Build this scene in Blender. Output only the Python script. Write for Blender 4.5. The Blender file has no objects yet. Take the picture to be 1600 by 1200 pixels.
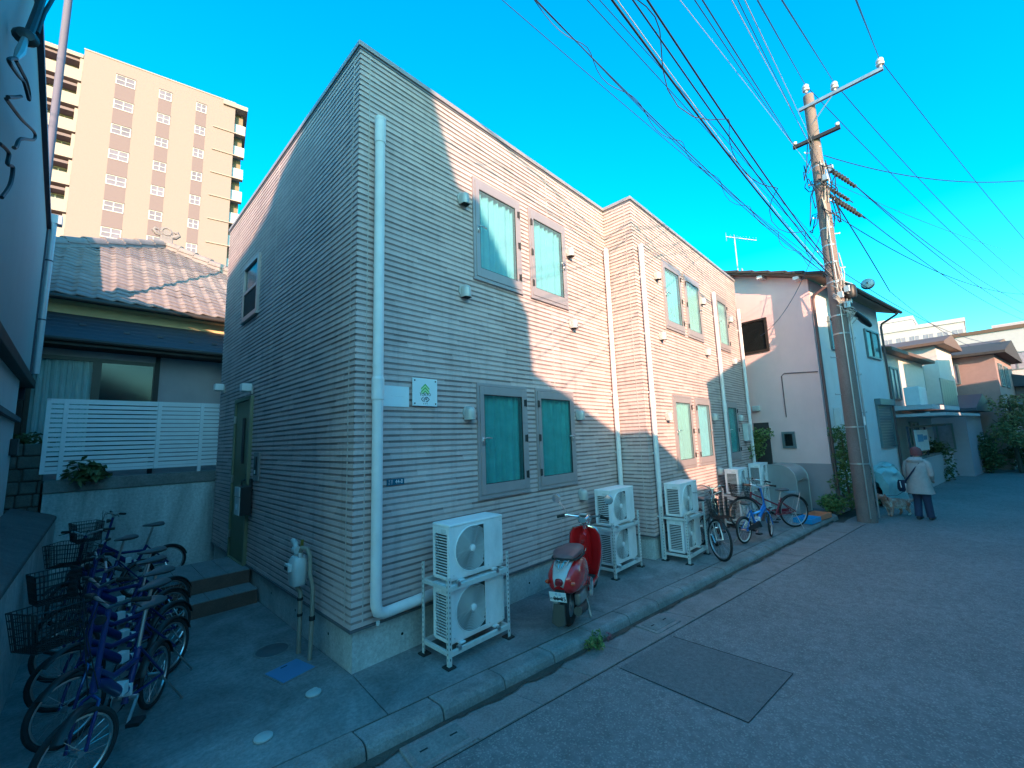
import bpy, bmesh, math, random
from mathutils import Vector, Matrix
random.seed(7)
R = math.radians
scene = bpy.context.scene
COL = scene.collection

# ------------------------------------------------------------------ camera
CAM = Vector((-1.833, -3.867, 2.05))
YAW, PITCH, ROLL = 0.807276, 0.131247, -0.033073
fw = Vector((math.sin(YAW)*math.cos(PITCH), math.cos(YAW)*math.cos(PITCH), math.sin(PITCH)))
r0 = Vector((math.cos(YAW), -math.sin(YAW), 0)); u0 = r0.cross(fw)
rt = r0*math.cos(ROLL)+u0*math.sin(ROLL); up = -r0*math.sin(ROLL)+u0*math.cos(ROLL)
cd = bpy.data.cameras.new('camera'); cam = bpy.data.objects.new('camera', cd); COL.objects.link(cam)
cd.sensor_width = 36; cd.sensor_fit = 'HORIZONTAL'; cd.lens = 650.77/1600*36
cd.clip_start = 0.05; cd.clip_end = 2000
m = Matrix((rt, up, -fw)).transposed().to_4x4(); m.translation = CAM
cam.matrix_world = m
scene.camera = cam

# ------------------------------------------------------------------ light
SUN_PHI, SUN_EL = R(35.0), R(18.5)          # sun stands in front-left of the street facade, low
to_sun = Vector((-math.sin(SUN_PHI)*math.cos(SUN_EL), -math.cos(SUN_PHI)*math.cos(SUN_EL), math.sin(SUN_EL)))
ld = bpy.data.lights.new('sun', 'SUN'); sun = bpy.data.objects.new('sun', ld); COL.objects.link(sun)
ld.energy = 2.8; ld.angle = R(0.55); ld.color = (1.0, 0.64, 0.43)
sun.rotation_euler = to_sun.to_track_quat('Z', 'Y').to_euler(); sun.location = to_sun*60
world = bpy.data.worlds.new('World'); scene.world = world; world.use_nodes = True
wn = world.node_tree; wn.nodes.clear()
sky = wn.nodes.new('ShaderNodeTexSky'); sky.sky_type = 'NISHITA'; sky.sun_disc = False
sky.sun_elevation = SUN_EL; sky.sun_rotation = math.atan2(to_sun.x, to_sun.y)
sky.air_density = 1.0; sky.dust_density = 1.5; sky.ozone_density = 1.0; sky.altitude = 30
hs = wn.nodes.new('ShaderNodeHueSaturation'); hs.inputs['Saturation'].default_value = 1.75; hs.inputs['Value'].default_value = 1.0; hs.inputs['Hue'].default_value = 0.48
bg = wn.nodes.new('ShaderNodeBackground'); bg.inputs['Strength'].default_value = 0.15
out = wn.nodes.new('ShaderNodeOutputWorld')
tint = wn.nodes.new('ShaderNodeMix'); tint.data_type = 'RGBA'; tint.blend_type = 'MULTIPLY'; tint.inputs[0].default_value = 1.0; tint.inputs[7].default_value = (0.36, 0.94, 1.05, 1)
wn.links.new(sky.outputs[0], hs.inputs['Color']); wn.links.new(hs.outputs[0], tint.inputs[6]); wn.links.new(tint.outputs[2], bg.inputs[0]); wn.links.new(bg.outputs[0], out.inputs[0])
scene.view_settings.view_transform = 'Standard'; scene.view_settings.look = 'None'
scene.view_settings.exposure = 1.92; scene.view_settings.gamma = 1.0
scene.view_settings.use_curve_mapping = False
scene.render.engine = 'CYCLES'
scene.cycles.max_bounces = 8; scene.cycles.transparent_max_bounces = 12
scene.cycles.use_denoising = True

# ------------------------------------------------------------------ materials
MATS = {}
def nmat(name):
    mt = bpy.data.materials.new(name); mt.use_nodes = True
    nt = mt.node_tree; b = nt.nodes['Principled BSDF']
    MATS[name] = mt
    return mt, nt, b
def N(nt, t, **kw):
    n = nt.nodes.new(t)
    for k, v in kw.items():
        if k.startswith('i_'):
            n.inputs[k[2:]].default_value = v
        else: setattr(n, k, v)
    return n
def mat(name, col, rough=0.6, metal=0.0, var=0.12, scale=6.0, bump=0.0, bscale=60.0, coord='obj', spec=0.5, coat=0.0, col2=None, dirt=0.0, dscale=1.5, emit=None):
    """paint/metal/plastic with fine tonal variation, optional second colour blotches, dirt and relief"""
    mt, nt, b = nmat(name)
    c4 = (*col, 1)
    b.inputs['Roughness'].default_value = rough; b.inputs['Metallic'].default_value = metal
    b.inputs['Specular IOR Level'].default_value = spec; b.inputs['Coat Weight'].default_value = coat
    if coord == 'pos':
        co = N(nt, 'ShaderNodeNewGeometry').outputs['Position']
    else:
        co = N(nt, 'ShaderNodeTexCoord').outputs['Object']
    n1 = N(nt, 'ShaderNodeTexNoise', i_Scale=scale, i_Detail=6.0, i_Roughness=0.6)
    nt.links.new(co, n1.inputs['Vector'])
    cr = N(nt, 'ShaderNodeMapRange'); cr.inputs['From Min'].default_value = 0.3; cr.inputs['From Max'].default_value = 0.7
    cr.inputs['To Min'].default_value = 1-var; cr.inputs['To Max'].default_value = 1+var*0.6
    nt.links.new(n1.outputs['Fac'], cr.inputs['Value'])
    hv = N(nt, 'ShaderNodeHueSaturation'); hv.inputs['Color'].default_value = c4
    if col2:
        mx = N(nt, 'ShaderNodeMix', data_type='RGBA'); mx.inputs[6].default_value = c4; mx.inputs[7].default_value = (*col2, 1)
        n3 = N(nt, 'ShaderNodeTexNoise', i_Scale=scale*0.4, i_Detail=5.0, i_Roughness=0.65)
        nt.links.new(co, n3.inputs['Vector'])
        r3 = N(nt, 'ShaderNodeMapRange'); r3.inputs['From Min'].default_value = 0.4; r3.inputs['From Max'].default_value = 0.62
        nt.links.new(n3.outputs['Fac'], r3.inputs['Value']); nt.links.new(r3.outputs[0], mx.inputs[0])
        nt.links.new(mx.outputs[2], hv.inputs['Color'])
    nt.links.new(cr.outputs[0], hv.inputs['Value'])
    last = hv.outputs[0]
    if dirt > 0:
        n2 = N(nt, 'ShaderNodeTexNoise', i_Scale=dscale, i_Detail=8.0, i_Roughness=0.7)
        mp = N(nt, 'ShaderNodeMapping'); mp.inputs['Scale'].default_value = (1, 1, 0.35)
        nt.links.new(co, mp.inputs[0]); nt.links.new(mp.outputs[0], n2.inputs['Vector'])
        r2 = N(nt, 'ShaderNodeMapRange'); r2.inputs['From Min'].default_value = 0.48; r2.inputs['From Max'].default_value = 0.75; r2.inputs['To Max'].default_value = dirt
        nt.links.new(n2.outputs['Fac'], r2.inputs['Value'])
        mx2 = N(nt, 'ShaderNodeMix', data_type='RGBA'); mx2.inputs[7].default_value = (0.05, 0.045, 0.04, 1)
        nt.links.new(last, mx2.inputs[6]); nt.links.new(r2.outputs[0], mx2.inputs[0]); last = mx2.outputs[2]
    nt.links.new(last, b.inputs['Base Color'])
    rr = N(nt, 'ShaderNodeMapRange'); rr.inputs['To Min'].default_value = max(0.02, rough-0.08); rr.inputs['To Max'].default_value = min(1, rough+0.1)
    nt.links.new(n1.outputs['Fac'], rr.inputs['Value']); nt.links.new(rr.outputs[0], b.inputs['Roughness'])
    if bump > 0:
        nb = N(nt, 'ShaderNodeTexNoise', i_Scale=bscale, i_Detail=4.0)
        nt.links.new(co, nb.inputs['Vector'])
        bp = N(nt, 'ShaderNodeBump', i_Strength=bump, i_Distance=0.01)
        nt.links.new(nb.outputs['Fac'], bp.inputs['Height']); nt.links.new(bp.outputs[0], b.inputs['Normal'])
    if emit:
        b.inputs['Emission Color'].default_value = (*emit[0], 1); b.inputs['Emission Strength'].default_value = emit[1]
    return mt

def siding_mat(name, c_lo, c_hi, brick=0.42, contrast=1.0):
    """long thin bricks moulded into each siding course: every brick its own tone"""
    mt, nt, b = nmat(name)
    g = N(nt, 'ShaderNodeNewGeometry'); sp = N(nt, 'ShaderNodeSeparateXYZ'); nt.links.new(g.outputs['Position'], sp.inputs[0])
    def M(op, a, c=None, v=None):
        n = N(nt, 'ShaderNodeMath', operation=op)
        if hasattr(a, 'is_output'): nt.links.new(a, n.inputs[0])
        else: n.inputs[0].default_value = a
        if c is not None:
            if hasattr(c, 'is_output'): nt.links.new(c, n.inputs[1])
            else: n.inputs[1].default_value = c
        return n.outputs[0]
    row = M('FLOOR', M('DIVIDE', M('SUBTRACT', sp.outputs['Z'], 0.385), 0.0625))
    al = M('ADD', sp.outputs['X'], sp.outputs['Y'])
    wr = N(nt, 'ShaderNodeTexWhiteNoise', noise_dimensions='1D'); nt.links.new(row, wr.inputs['W'])
    k = M('FLOOR', M('ADD', M('DIVIDE', al, brick), M('MULTIPLY', wr.outputs[0], 7.3)))
    cb = N(nt, 'ShaderNodeCombineXYZ'); nt.links.new(k, cb.inputs[0]); nt.links.new(row, cb.inputs[1])
    wn2 = N(nt, 'ShaderNodeTexWhiteNoise', noise_dimensions='2D'); nt.links.new(cb.outputs[0], wn2.inputs['Vector'])
    pw = M('POWER', wn2.outputs['Value'], 1.6)
    mx = N(nt, 'ShaderNodeMix', data_type='RGBA'); mx.inputs[6].default_value = (*c_lo, 1); mx.inputs[7].default_value = (*c_hi, 1)
    nt.links.new(pw, mx.inputs[0])
    n1 = N(nt, 'ShaderNodeTexNoise', i_Scale=18.0, i_Detail=5.0, i_Roughness=0.7); nt.links.new(g.outputs['Position'], n1.inputs['Vector'])
    n2 = N(nt, 'ShaderNodeTexNoise', i_Scale=0.7, i_Detail=4.0); nt.links.new(g.outputs['Position'], n2.inputs['Vector'])
    hv = N(nt, 'ShaderNodeHueSaturation'); nt.links.new(mx.outputs[2], hv.inputs['Color'])
    mp = N(nt, 'ShaderNodeMapping'); mp.inputs['Scale'].default_value = (7.0, 7.0, 0.55); nt.links.new(g.outputs['Position'], mp.inputs[0])
    n3 = N(nt, 'ShaderNodeTexNoise', i_Scale=1.0, i_Detail=6.0, i_Roughness=0.65); nt.links.new(mp.outputs[0], n3.inputs['Vector'])
    stn = N(nt, 'ShaderNodeMapRange'); stn.inputs['From Min'].default_value = 0.5; stn.inputs['From Max'].default_value = 0.75; stn.inputs['To Min'].default_value = 0.0; stn.inputs['To Max'].default_value = 0.22; nt.links.new(n3.outputs['Fac'], stn.inputs['Value'])
    s = M('SUBTRACT', M('ADD', M('MULTIPLY', n1.outputs['Fac'], 0.34), M('ADD', M('MULTIPLY', n2.outputs['Fac'], 0.30), 0.72)), stn.outputs[0]); nt.links.new(s, hv.inputs['Value'])
    nt.links.new(hv.outputs[0], b.inputs['Base Color'])
    b.inputs['Roughness'].default_value = 0.72; b.inputs['Specular IOR Level'].default_value = 0.3
    nb = N(nt, 'ShaderNodeTexNoise', i_Scale=90.0, i_Detail=3.0); nt.links.new(g.outputs['Position'], nb.inputs['Vector'])
    bp = N(nt, 'ShaderNodeBump', i_Strength=0.35, i_Distance=0.004); nt.links.new(nb.outputs['Fac'], bp.inputs['Height']); nt.links.new(bp.outputs[0], b.inputs['Normal'])
    return mt

def concrete_mat(name, col, dark, scale=1.0, bump=0.3, stain=0.6, rough=0.85, speck=0.0, vert=1.0):
    mt, nt, b = nmat(name)
    g = N(nt, 'ShaderNodeNewGeometry'); co = g.outputs['Position']
    mp = N(nt, 'ShaderNodeMapping'); mp.inputs['Scale'].default_value = (1, 1, vert); nt.links.new(co, mp.inputs[0])
    n1 = N(nt, 'ShaderNodeTexNoise', i_Scale=1.7*scale, i_Detail=9.0, i_Roughness=0.68, i_Distortion=0.6); nt.links.new(mp.outputs[0], n1.inputs['Vector'])
    n2 = N(nt, 'ShaderNodeTexNoise', i_Scale=34*scale, i_Detail=6.0, i_Roughness=0.7); nt.links.new(co, n2.inputs['Vector'])
    r1 = N(nt, 'ShaderNodeMapRange'); r1.inputs['From Min'].default_value = 0.35; r1.inputs['From Max'].default_value = 0.7; r1.inputs['To Max'].default_value = stain
    nt.links.new(n1.outputs['Fac'], r1.inputs['Value'])
    mx = N(nt, 'ShaderNodeMix', data_type='RGBA'); mx.inputs[6].default_value = (*col, 1); mx.inputs[7].default_value = (*dark, 1); nt.links.new(r1.outputs[0], mx.inputs[0])
    r2 = N(nt, 'ShaderNodeMapRange'); r2.inputs['From Min'].default_value = 0.3; r2.inputs['From Max'].default_value = 0.7; r2.inputs['To Min'].default_value = 0.72; r2.inputs['To Max'].default_value = 1.2
    nt.links.new(n2.outputs['Fac'], r2.inputs['Value'])
    hv = N(nt, 'ShaderNodeHueSaturation'); nt.links.new(mx.outputs[2], hv.inputs['Color']); nt.links.new(r2.outputs[0], hv.inputs['Value'])
    last = hv.outputs[0]
    if speck > 0:
        vo = N(nt, 'ShaderNodeTexVoronoi', i_Scale=95.0); nt.links.new(co, vo.inputs['Vector'])
        sv = N(nt, 'ShaderNodeSeparateColor'); nt.links.new(vo.outputs['Color'], sv.inputs[0])
        gt = N(nt, 'ShaderNodeMapRange'); gt.inputs['From Min'].default_value = 0.72; gt.inputs['From Max'].default_value = 1.0; gt.inputs['To Max'].default_value = speck
        nt.links.new(sv.outputs[0], gt.inputs['Value'])
        m3 = N(nt, 'ShaderNodeMix', data_type='RGBA'); m3.inputs[7].default_value = (0.42, 0.40, 0.37, 1)
        nt.links.new(last, m3.inputs[6]); nt.links.new(gt.outputs[0], m3.inputs[0]); last = m3.outputs[2]
    nt.links.new(last, b.inputs['Base Color']); b.inputs['Roughness'].default_value = rough; b.inputs['Specular IOR Level'].default_value = 0.35
    nb = N(nt, 'ShaderNodeTexNoise', i_Scale=70*scale if speck == 0 else 140.0, i_Detail=5.0); nt.links.new(co, nb.inputs['Vector'])
    bp = N(nt, 'ShaderNodeBump', i_Strength=bump, i_Distance=0.012); nt.links.new(nb.outputs['Fac'], bp.inputs['Height']); nt.links.new(bp.outputs[0], b.inputs['Normal'])
    return mt

def glass_mat(name, tint, gloss_col, fac, rough):
    mt, nt, b = nmat(name)
    b.inputs['Base Color'].default_value = (*gloss_col, 1); b.inputs['Roughness'].default_value = rough; b.inputs['Specular IOR Level'].default_value = 0.9
    tr = N(nt, 'ShaderNodeBsdfTransparent'); tr.inputs[0].default_value = (*tint, 1)
    ms = N(nt, 'ShaderNodeMixShader')
    lw = N(nt, 'ShaderNodeFresnel'); lw.inputs['IOR'].default_value = 1.5
    ad = N(nt, 'ShaderNodeMath', operation='ADD'); ad.inputs[1].default_value = fac; ad.use_clamp = True
    nt.links.new(lw.outputs[0], ad.inputs[0])
    gb = N(nt, 'ShaderNodeNewGeometry'); iv = N(nt, 'ShaderNodeMath', operation='SUBTRACT'); iv.inputs[0].default_value = 1.0; nt.links.new(gb.outputs['Backfacing'], iv.inputs[1])
    mu = N(nt, 'ShaderNodeMath', operation='MULTIPLY'); nt.links.new(ad.outputs[0], mu.inputs[0]); nt.links.new(iv.outputs[0], mu.inputs[1]); nt.links.new(mu.outputs[0], ms.inputs[0])
    nt.links.new(tr.outputs[0], ms.inputs[1]); nt.links.new(b.outputs[0], ms.inputs[2])
    nt.links.new(ms.outputs[0], nt.nodes['Material Output'].inputs[0])
    nb = N(nt, 'ShaderNodeTexNoise', i_Scale=160.0, i_Detail=2.0); tc = N(nt, 'ShaderNodeTexCoord'); nt.links.new(tc.outputs['Object'], nb.inputs['Vector'])
    bp = N(nt, 'ShaderNodeBump', i_Strength=0.12, i_Distance=0.002); nt.links.new(nb.outputs['Fac'], bp.inputs['Height']); nt.links.new(bp.outputs[0], b.inputs['Normal'])
    return mt

def leaf_mat(name, col, col2):
    mt, nt, b = nmat(name)
    g = N(nt, 'ShaderNodeNewGeometry')
    n1 = N(nt, 'ShaderNodeTexNoise', i_Scale=9.0, i_Detail=3.0); nt.links.new(g.outputs['Position'], n1.inputs['Vector'])
    ad = N(nt, 'ShaderNodeMath', operation='ADD'); nt.links.new(g.outputs['Random Per Island'], ad.inputs[0]); nt.links.new(n1.outputs['Fac'], ad.inputs[1])
    r = N(nt, 'ShaderNodeMapRange'); r.inputs['From Min'].default_value = 0.4; r.inputs['From Max'].default_value = 1.4; nt.links.new(ad.outputs[0], r.inputs['Value'])
    mx = N(nt, 'ShaderNodeMix', data_type='RGBA'); mx.inputs[6].default_value = (*col, 1); mx.inputs[7].default_value = (*col2, 1); nt.links.new(r.outputs[0], mx.inputs[0])
    nt.links.new(mx.outputs[2], b.inputs['Base Color']); b.inputs['Roughness'].default_value = 0.6
    b.inputs['Subsurface Weight'].default_value = 0.0
    return mt

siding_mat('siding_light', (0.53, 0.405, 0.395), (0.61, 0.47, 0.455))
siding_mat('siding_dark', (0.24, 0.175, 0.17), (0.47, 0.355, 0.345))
mat('core', (0.30, 0.26, 0.25), 0.8)
mat('seal', (0.50, 0.42, 0.40), 0.6)
mat('flash', (0.16, 0.15, 0.16), 0.45, 0.3)
mat('coping', (0.38, 0.32, 0.32), 0.4, 0.2, bump=0.0)
concrete_mat('foundation', (0.52, 0.57, 0.57), (0.28, 0.30, 0.30), 1.2, 0.25, 0.8, vert=0.5)
concrete_mat('slab', (0.27, 0.275, 0.275), (0.10, 0.105, 0.105), 0.9, 0.5, 0.95)
concrete_mat('kerb', (0.30, 0.295, 0.29), (0.12, 0.12, 0.115), 1.6, 0.7, 0.8)
concrete_mat('gutter', (0.33, 0.275, 0.265), (0.17, 0.145, 0.14), 1.6, 0.7, 0.8, speck=0.25)
concrete_mat('asphalt', (0.225, 0.212, 0.212), (0.15, 0.147, 0.148), 0.35, 0.55, 0.9, rough=0.75, speck=0.55)
concrete_mat('asphalt_new', (0.185, 0.182, 0.182), (0.14, 0.14, 0.141), 0.8, 0.8, 0.7, rough=0.8, speck=0.22)
concrete_mat('retaining', (0.66, 0.72, 0.72), (0.16, 0.175, 0.175), 0.8, 0.4, 0.95, vert=0.25)
concrete_mat('cap_concrete', (0.26, 0.26, 0.25), (0.12, 0.12, 0.115), 1.2, 0.6, 0.8)
concrete_mat('low_wall', (0.60, 0.66, 0.66), (0.22, 0.24, 0.24), 0.8, 0.4, 0.8, vert=0.4)
concrete_mat('low_wall_top', (0.13, 0.13, 0.13), (0.07, 0.07, 0.07), 1.2, 0.7, 0.8)
concrete_mat('rubble', (0.2, 0.19, 0.17), (0.08, 0.08, 0.07), 2.0, 0.9, 0.9)
concrete_mat('soil', (0.10, 0.085, 0.07), (0.05, 0.045, 0.04), 1.5, 0.9, 0.9)
concrete_mat('step_tile', (0.24, 0.24, 0.24), (0.15, 0.15, 0.155), 1.6, 0.2, 0.7)
concrete_mat('step_edge', (0.17, 0.10, 0.08), (0.10, 0.065, 0.055), 2.5, 0.3, 0.7)
mat('win_frame', (0.38, 0.32, 0.325), 0.38, 0.25, var=0.06)
mat('win_gasket', (0.03, 0.028, 0.03), 0.6)
glass_mat('frost', (0.58, 0.88, 0.88), (0.16, 0.40, 0.40), 0.10, 0.10)
glass_mat('frost_blue', (0.78, 0.96, 0.97), (0.30, 0.46, 0.50), 0.20, 0.07)
glass_mat('clear', (0.82, 0.88, 0.88), (0.03, 0.04, 0.045), 0.10, 0.03)
glass_mat('dark_glass', (0.2, 0.25, 0.25), (0.02, 0.028, 0.03), 0.45, 0.04)
mat('curtain_teal', (0.30, 0.50, 0.50), 0.9, var=0.2)
mat('curtain_white', (0.36, 0.52, 0.58), 0.9, var=0.1)
mat('curtain_bright', (0.93, 0.96, 0.96), 0.9, var=0.06)
mat('curtain_beige', (0.50, 0.50, 0.46), 0.9, var=0.1)
mat('steel', (0.55, 0.55, 0.55), 0.3, 1.0, var=0.05)
mat('chrome', (0.75, 0.75, 0.75), 0.12, 1.0, var=0.03)
mat('white_pipe', (0.74, 0.70, 0.70), 0.4, var=0.08, dirt=0.2)
mat('hood', (0.46, 0.44, 0.43), 0.4, 0.25, var=0.06, dirt=0.1)
mat('dark_hole', (0.012, 0.012, 0.012), 0.8)
mat('ac_white', (0.82, 0.80, 0.80), 0.42, var=0.06, dirt=0.26, dscale=2.5)
mat('ac_grille', (0.66, 0.66, 0.65), 0.45, var=0.05)
mat('ac_dark', (0.035, 0.035, 0.035), 0.7)
mat('ac_fan', (0.10, 0.10, 0.10), 0.5)
mat('rack_paint', (0.66, 0.66, 0.64), 0.45, 0.2, var=0.08, dirt=0.22, dscale=5)
mat('rubber', (0.018, 0.018, 0.018), 0.75, var=0.1)
mat('tyre', (0.022, 0.022, 0.023), 0.8, var=0.2, scale=30)
mat('black_plastic', (0.02, 0.02, 0.021), 0.45)
mat('blue_frame', (0.004, 0.022, 0.13), 0.3, 0.1, coat=0.5)
mat('sky_frame', (0.01, 0.16, 0.50), 0.3, 0.1, coat=0.5)
mat('red_frame', (0.22, 0.012, 0.03), 0.3, 0.1, coat=0.4)
mat('grey_frame', (0.12, 0.13, 0.14), 0.3, 0.5)
mat('saddle', (0.10, 0.10, 0.105), 0.42)
mat('label_white', (0.75, 0.75, 0.75), 0.5)
mat('scooter_red', (0.66, 0.012, 0.014), 0.18, 0.0, var=0.04, coat=0.9, dirt=0.04)
mat('scooter_grey', (0.50, 0.46, 0.45), 0.3, 0.1, var=0.05)
mat('seat_vinyl', (0.20, 0.085, 0.09), 0.42, var=0.12)
mat('lens_red', (0.28, 0.01, 0.015), 0.15, coat=0.6)
mat('lens_orange', (0.65, 0.07, 0.02), 0.15, coat=0.6)
mat('plate_white', (0.80, 0.80, 0.80), 0.35, var=0.03)
mat('ink', (0.015, 0.02, 0.03), 0.6, var=0.02)
mat('ink_blue', (0.10, 0.33, 0.55), 0.6, var=0.02)
mat('ink_green', (0.12, 0.42, 0.10), 0.5, var=0.02)
mat('ink_lime', (0.50, 0.78, 0.38), 0.5, var=0.02)
mat('plate_teal', (0.005, 0.10, 0.16), 0.4, var=0.04)
mat('sign_white', (0.74, 0.78, 0.80), 0.3, var=0.03)
mat('door_olive', (0.14, 0.145, 0.07), 0.45, 0.15, var=0.1)
mat('door_frame', (0.22, 0.22, 0.14), 0.45, 0.2, var=0.08)
mat('gas_grey', (0.60, 0.60, 0.58), 0.5, var=0.08, dirt=0.25, dscale=6)
mat('gas_pipe', (0.33, 0.28, 0.22), 0.55, var=0.15, dirt=0.3, dscale=8)
mat('valve_gold', (0.35, 0.26, 0.06), 0.4, 0.5)
mat('lid_blue', (0.07, 0.22, 0.40), 0.5, var=0.1, dirt=0.1, coord='obj')
mat('lid_pale', (0.45, 0.47, 0.46), 0.55, var=0.15, dirt=0.2, dscale=6)
mat('lid_iron', (0.11, 0.11, 0.115), 0.6, 0.2, var=0.2)
mat('fence_white', (0.84, 0.82, 0.84), 0.4, var=0.04, dirt=0.06)
mat('tile_clay', (0.235, 0.195, 0.20), 0.6, 0.0, var=0.22, scale=2.2, coord='pos', bump=0.2, bscale=40, dirt=0.12, dscale=3)
mat('tile_ridge', (0.26, 0.215, 0.215), 0.6, 0.0, var=0.2, scale=4, coord='pos', bump=0.2, bscale=40)
mat('house_beige', (0.66, 0.48, 0.26), 0.85, var=0.1, scale=3, coord='pos', bump=0.2, bscale=120)
mat('house_pinkwall', (0.42, 0.36, 0.38), 0.85, var=0.08, scale=3, coord='pos', bump=0.2, bscale=120)
mat('wood_dark', (0.035, 0.026, 0.022), 0.6, var=0.2, coord='pos')
mat('canopy_blue', (0.05, 0.06, 0.08), 0.5, 0.2, var=0.1, coord='pos')
mat('tower_wall', (0.275, 0.21, 0.205), 0.85, var=0.06, scale=9, coord='pos', bump=0.25, bscale=14)
mat('tower_panel', (0.19, 0.135, 0.15), 0.8, var=0.05, coord='pos')
mat('tower_trim', (0.36, 0.285, 0.26), 0.8, var=0.05, coord='pos')
mat('tower_dark', (0.26, 0.19, 0.13), 0.8, var=0.1, coord='pos')
mat('tower_white', (0.42, 0.42, 0.45), 0.5, var=0.03)
mat('tower_glass', (0.17, 0.155, 0.22), 0.5, 0.0, var=0.3, scale=0.4, coord='pos', spec=0.2)
mat('balcony_panel', (0.55, 0.58, 0.60), 0.25, var=0.06, coord='pos')
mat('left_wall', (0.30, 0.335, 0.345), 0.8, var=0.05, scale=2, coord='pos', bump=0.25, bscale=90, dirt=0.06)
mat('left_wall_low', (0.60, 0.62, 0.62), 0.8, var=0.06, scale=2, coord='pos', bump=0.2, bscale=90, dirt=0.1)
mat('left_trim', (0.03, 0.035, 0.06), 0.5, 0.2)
mat('pipe_grey', (0.40, 0.42, 0.46), 0.4, 0.2, var=0.05)
mat('cable', (0.012, 0.013, 0.018), 0.6)
mat('cable_blue', (0.012, 0.025, 0.06), 0.5)
mat('cable_pale', (0.45, 0.42, 0.38), 0.6)
mat('porcelain', (0.62, 0.58, 0.58), 0.25, var=0.05)
concrete_mat('pole_concrete', (0.25, 0.185, 0.17), (0.15, 0.115, 0.105), 1.5, 0.3, 0.7, vert=0.4)
mat('galv', (0.42, 0.42, 0.42), 0.4, 0.7, var=0.12)
mat('pink_glow_wall', (0.90, 0.56, 0.53), 0.85, var=0.06, scale=1.2, coord='pos', bump=0.2, bscale=110, dirt=0.06)  # pink carries warm light on the white house side; plain paint on the stucco house
mat('white_wall', (0.82, 0.76, 0.74), 0.85, var=0.06, scale=1.2, coord='pos', bump=0.2, bscale=110, dirt=0.08)
mat('mauve_base', (0.36, 0.28, 0.29), 0.85, var=0.1, scale=2, coord='pos')
mat('roof_dark', (0.05, 0.045, 0.045), 0.9, var=0.2, coord='pos')
mat('roof_brown', (0.16, 0.09, 0.06), 0.6, var=0.1, coord='pos')
mat('drain_brown', (0.16, 0.09, 0.085), 0.45, 0.1)
mat('alu_dark', (0.05, 0.04, 0.035), 0.4, 0.4)
mat('alu_teal', (0.16, 0.21, 0.22), 0.4, 0.3)
mat('bin_metal', (0.42, 0.42, 0.42), 0.35, 0.55, var=0.06, dirt=0.1)
mat('tray_blue', (0.01, 0.30, 0.60), 0.4)
mat('tray_orange', (0.65, 0.22, 0.12), 0.5)
mat('tarp', (0.30, 0.48, 0.48), 0.35, var=0.15, coord='pos')
mat('brown_wall', (0.34, 0.22, 0.20), 0.85, var=0.08, coord='pos')
mat('cream_wall', (0.72, 0.62, 0.55), 0.85, var=0.06, coord='pos')
mat('far_white', (0.52, 0.48, 0.49), 0.7, var=0.05, coord='pos')
mat('far_glass', (0.30, 0.28, 0.34), 0.2, var=0.2, coord='pos')
mat('far_mauve', (0.46, 0.38, 0.42), 0.7, var=0.05, coord='pos')
mat('occluder_wall', (0.45, 0.42, 0.38), 0.85, var=0.06, coord='pos')
mat('bark', (0.10, 0.07, 0.05), 0.9, var=0.3, scale=14)
leaf_mat('leaf_green', (0.05, 0.10, 0.025), (0.17, 0.24, 0.07))
leaf_mat('leaf_dark', (0.03, 0.06, 0.02), (0.11, 0.14, 0.05))
leaf_mat('leaf_olive', (0.12, 0.12, 0.04), (0.28, 0.24, 0.09))
leaf_mat('leaf_red', (0.20, 0.03, 0.05), (0.35, 0.10, 0.12))
mat('flue_shaded', (0.16, 0.14, 0.19), 0.8, var=0.06, coord='pos')  # dark mauve puts shade into the flue's colour
mat('skin', (0.50, 0.32, 0.25), 0.55)
mat('coat', (0.40, 0.36, 0.35), 0.85, var=0.1, scale=14, bump=0.3, bscale=40)
mat('jeans', (0.03, 0.05, 0.10), 0.85, var=0.15, scale=20)
mat('knit', (0.24, 0.075, 0.08), 0.95, var=0.25, scale=40, bump=0.6, bscale=90)
mat('bag', (0.015, 0.025, 0.06), 0.6)
mat('shoe', (0.06, 0.05, 0.05), 0.6)
mat('dog_tan', (0.42, 0.17, 0.12), 0.9, var=0.25, scale=9, bump=0.5, bscale=60, col2=(0.70, 0.60, 0.55))
mat('dog_white', (0.70, 0.64, 0.60), 0.9, var=0.15, scale=20, bump=0.5, bscale=60)

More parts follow.
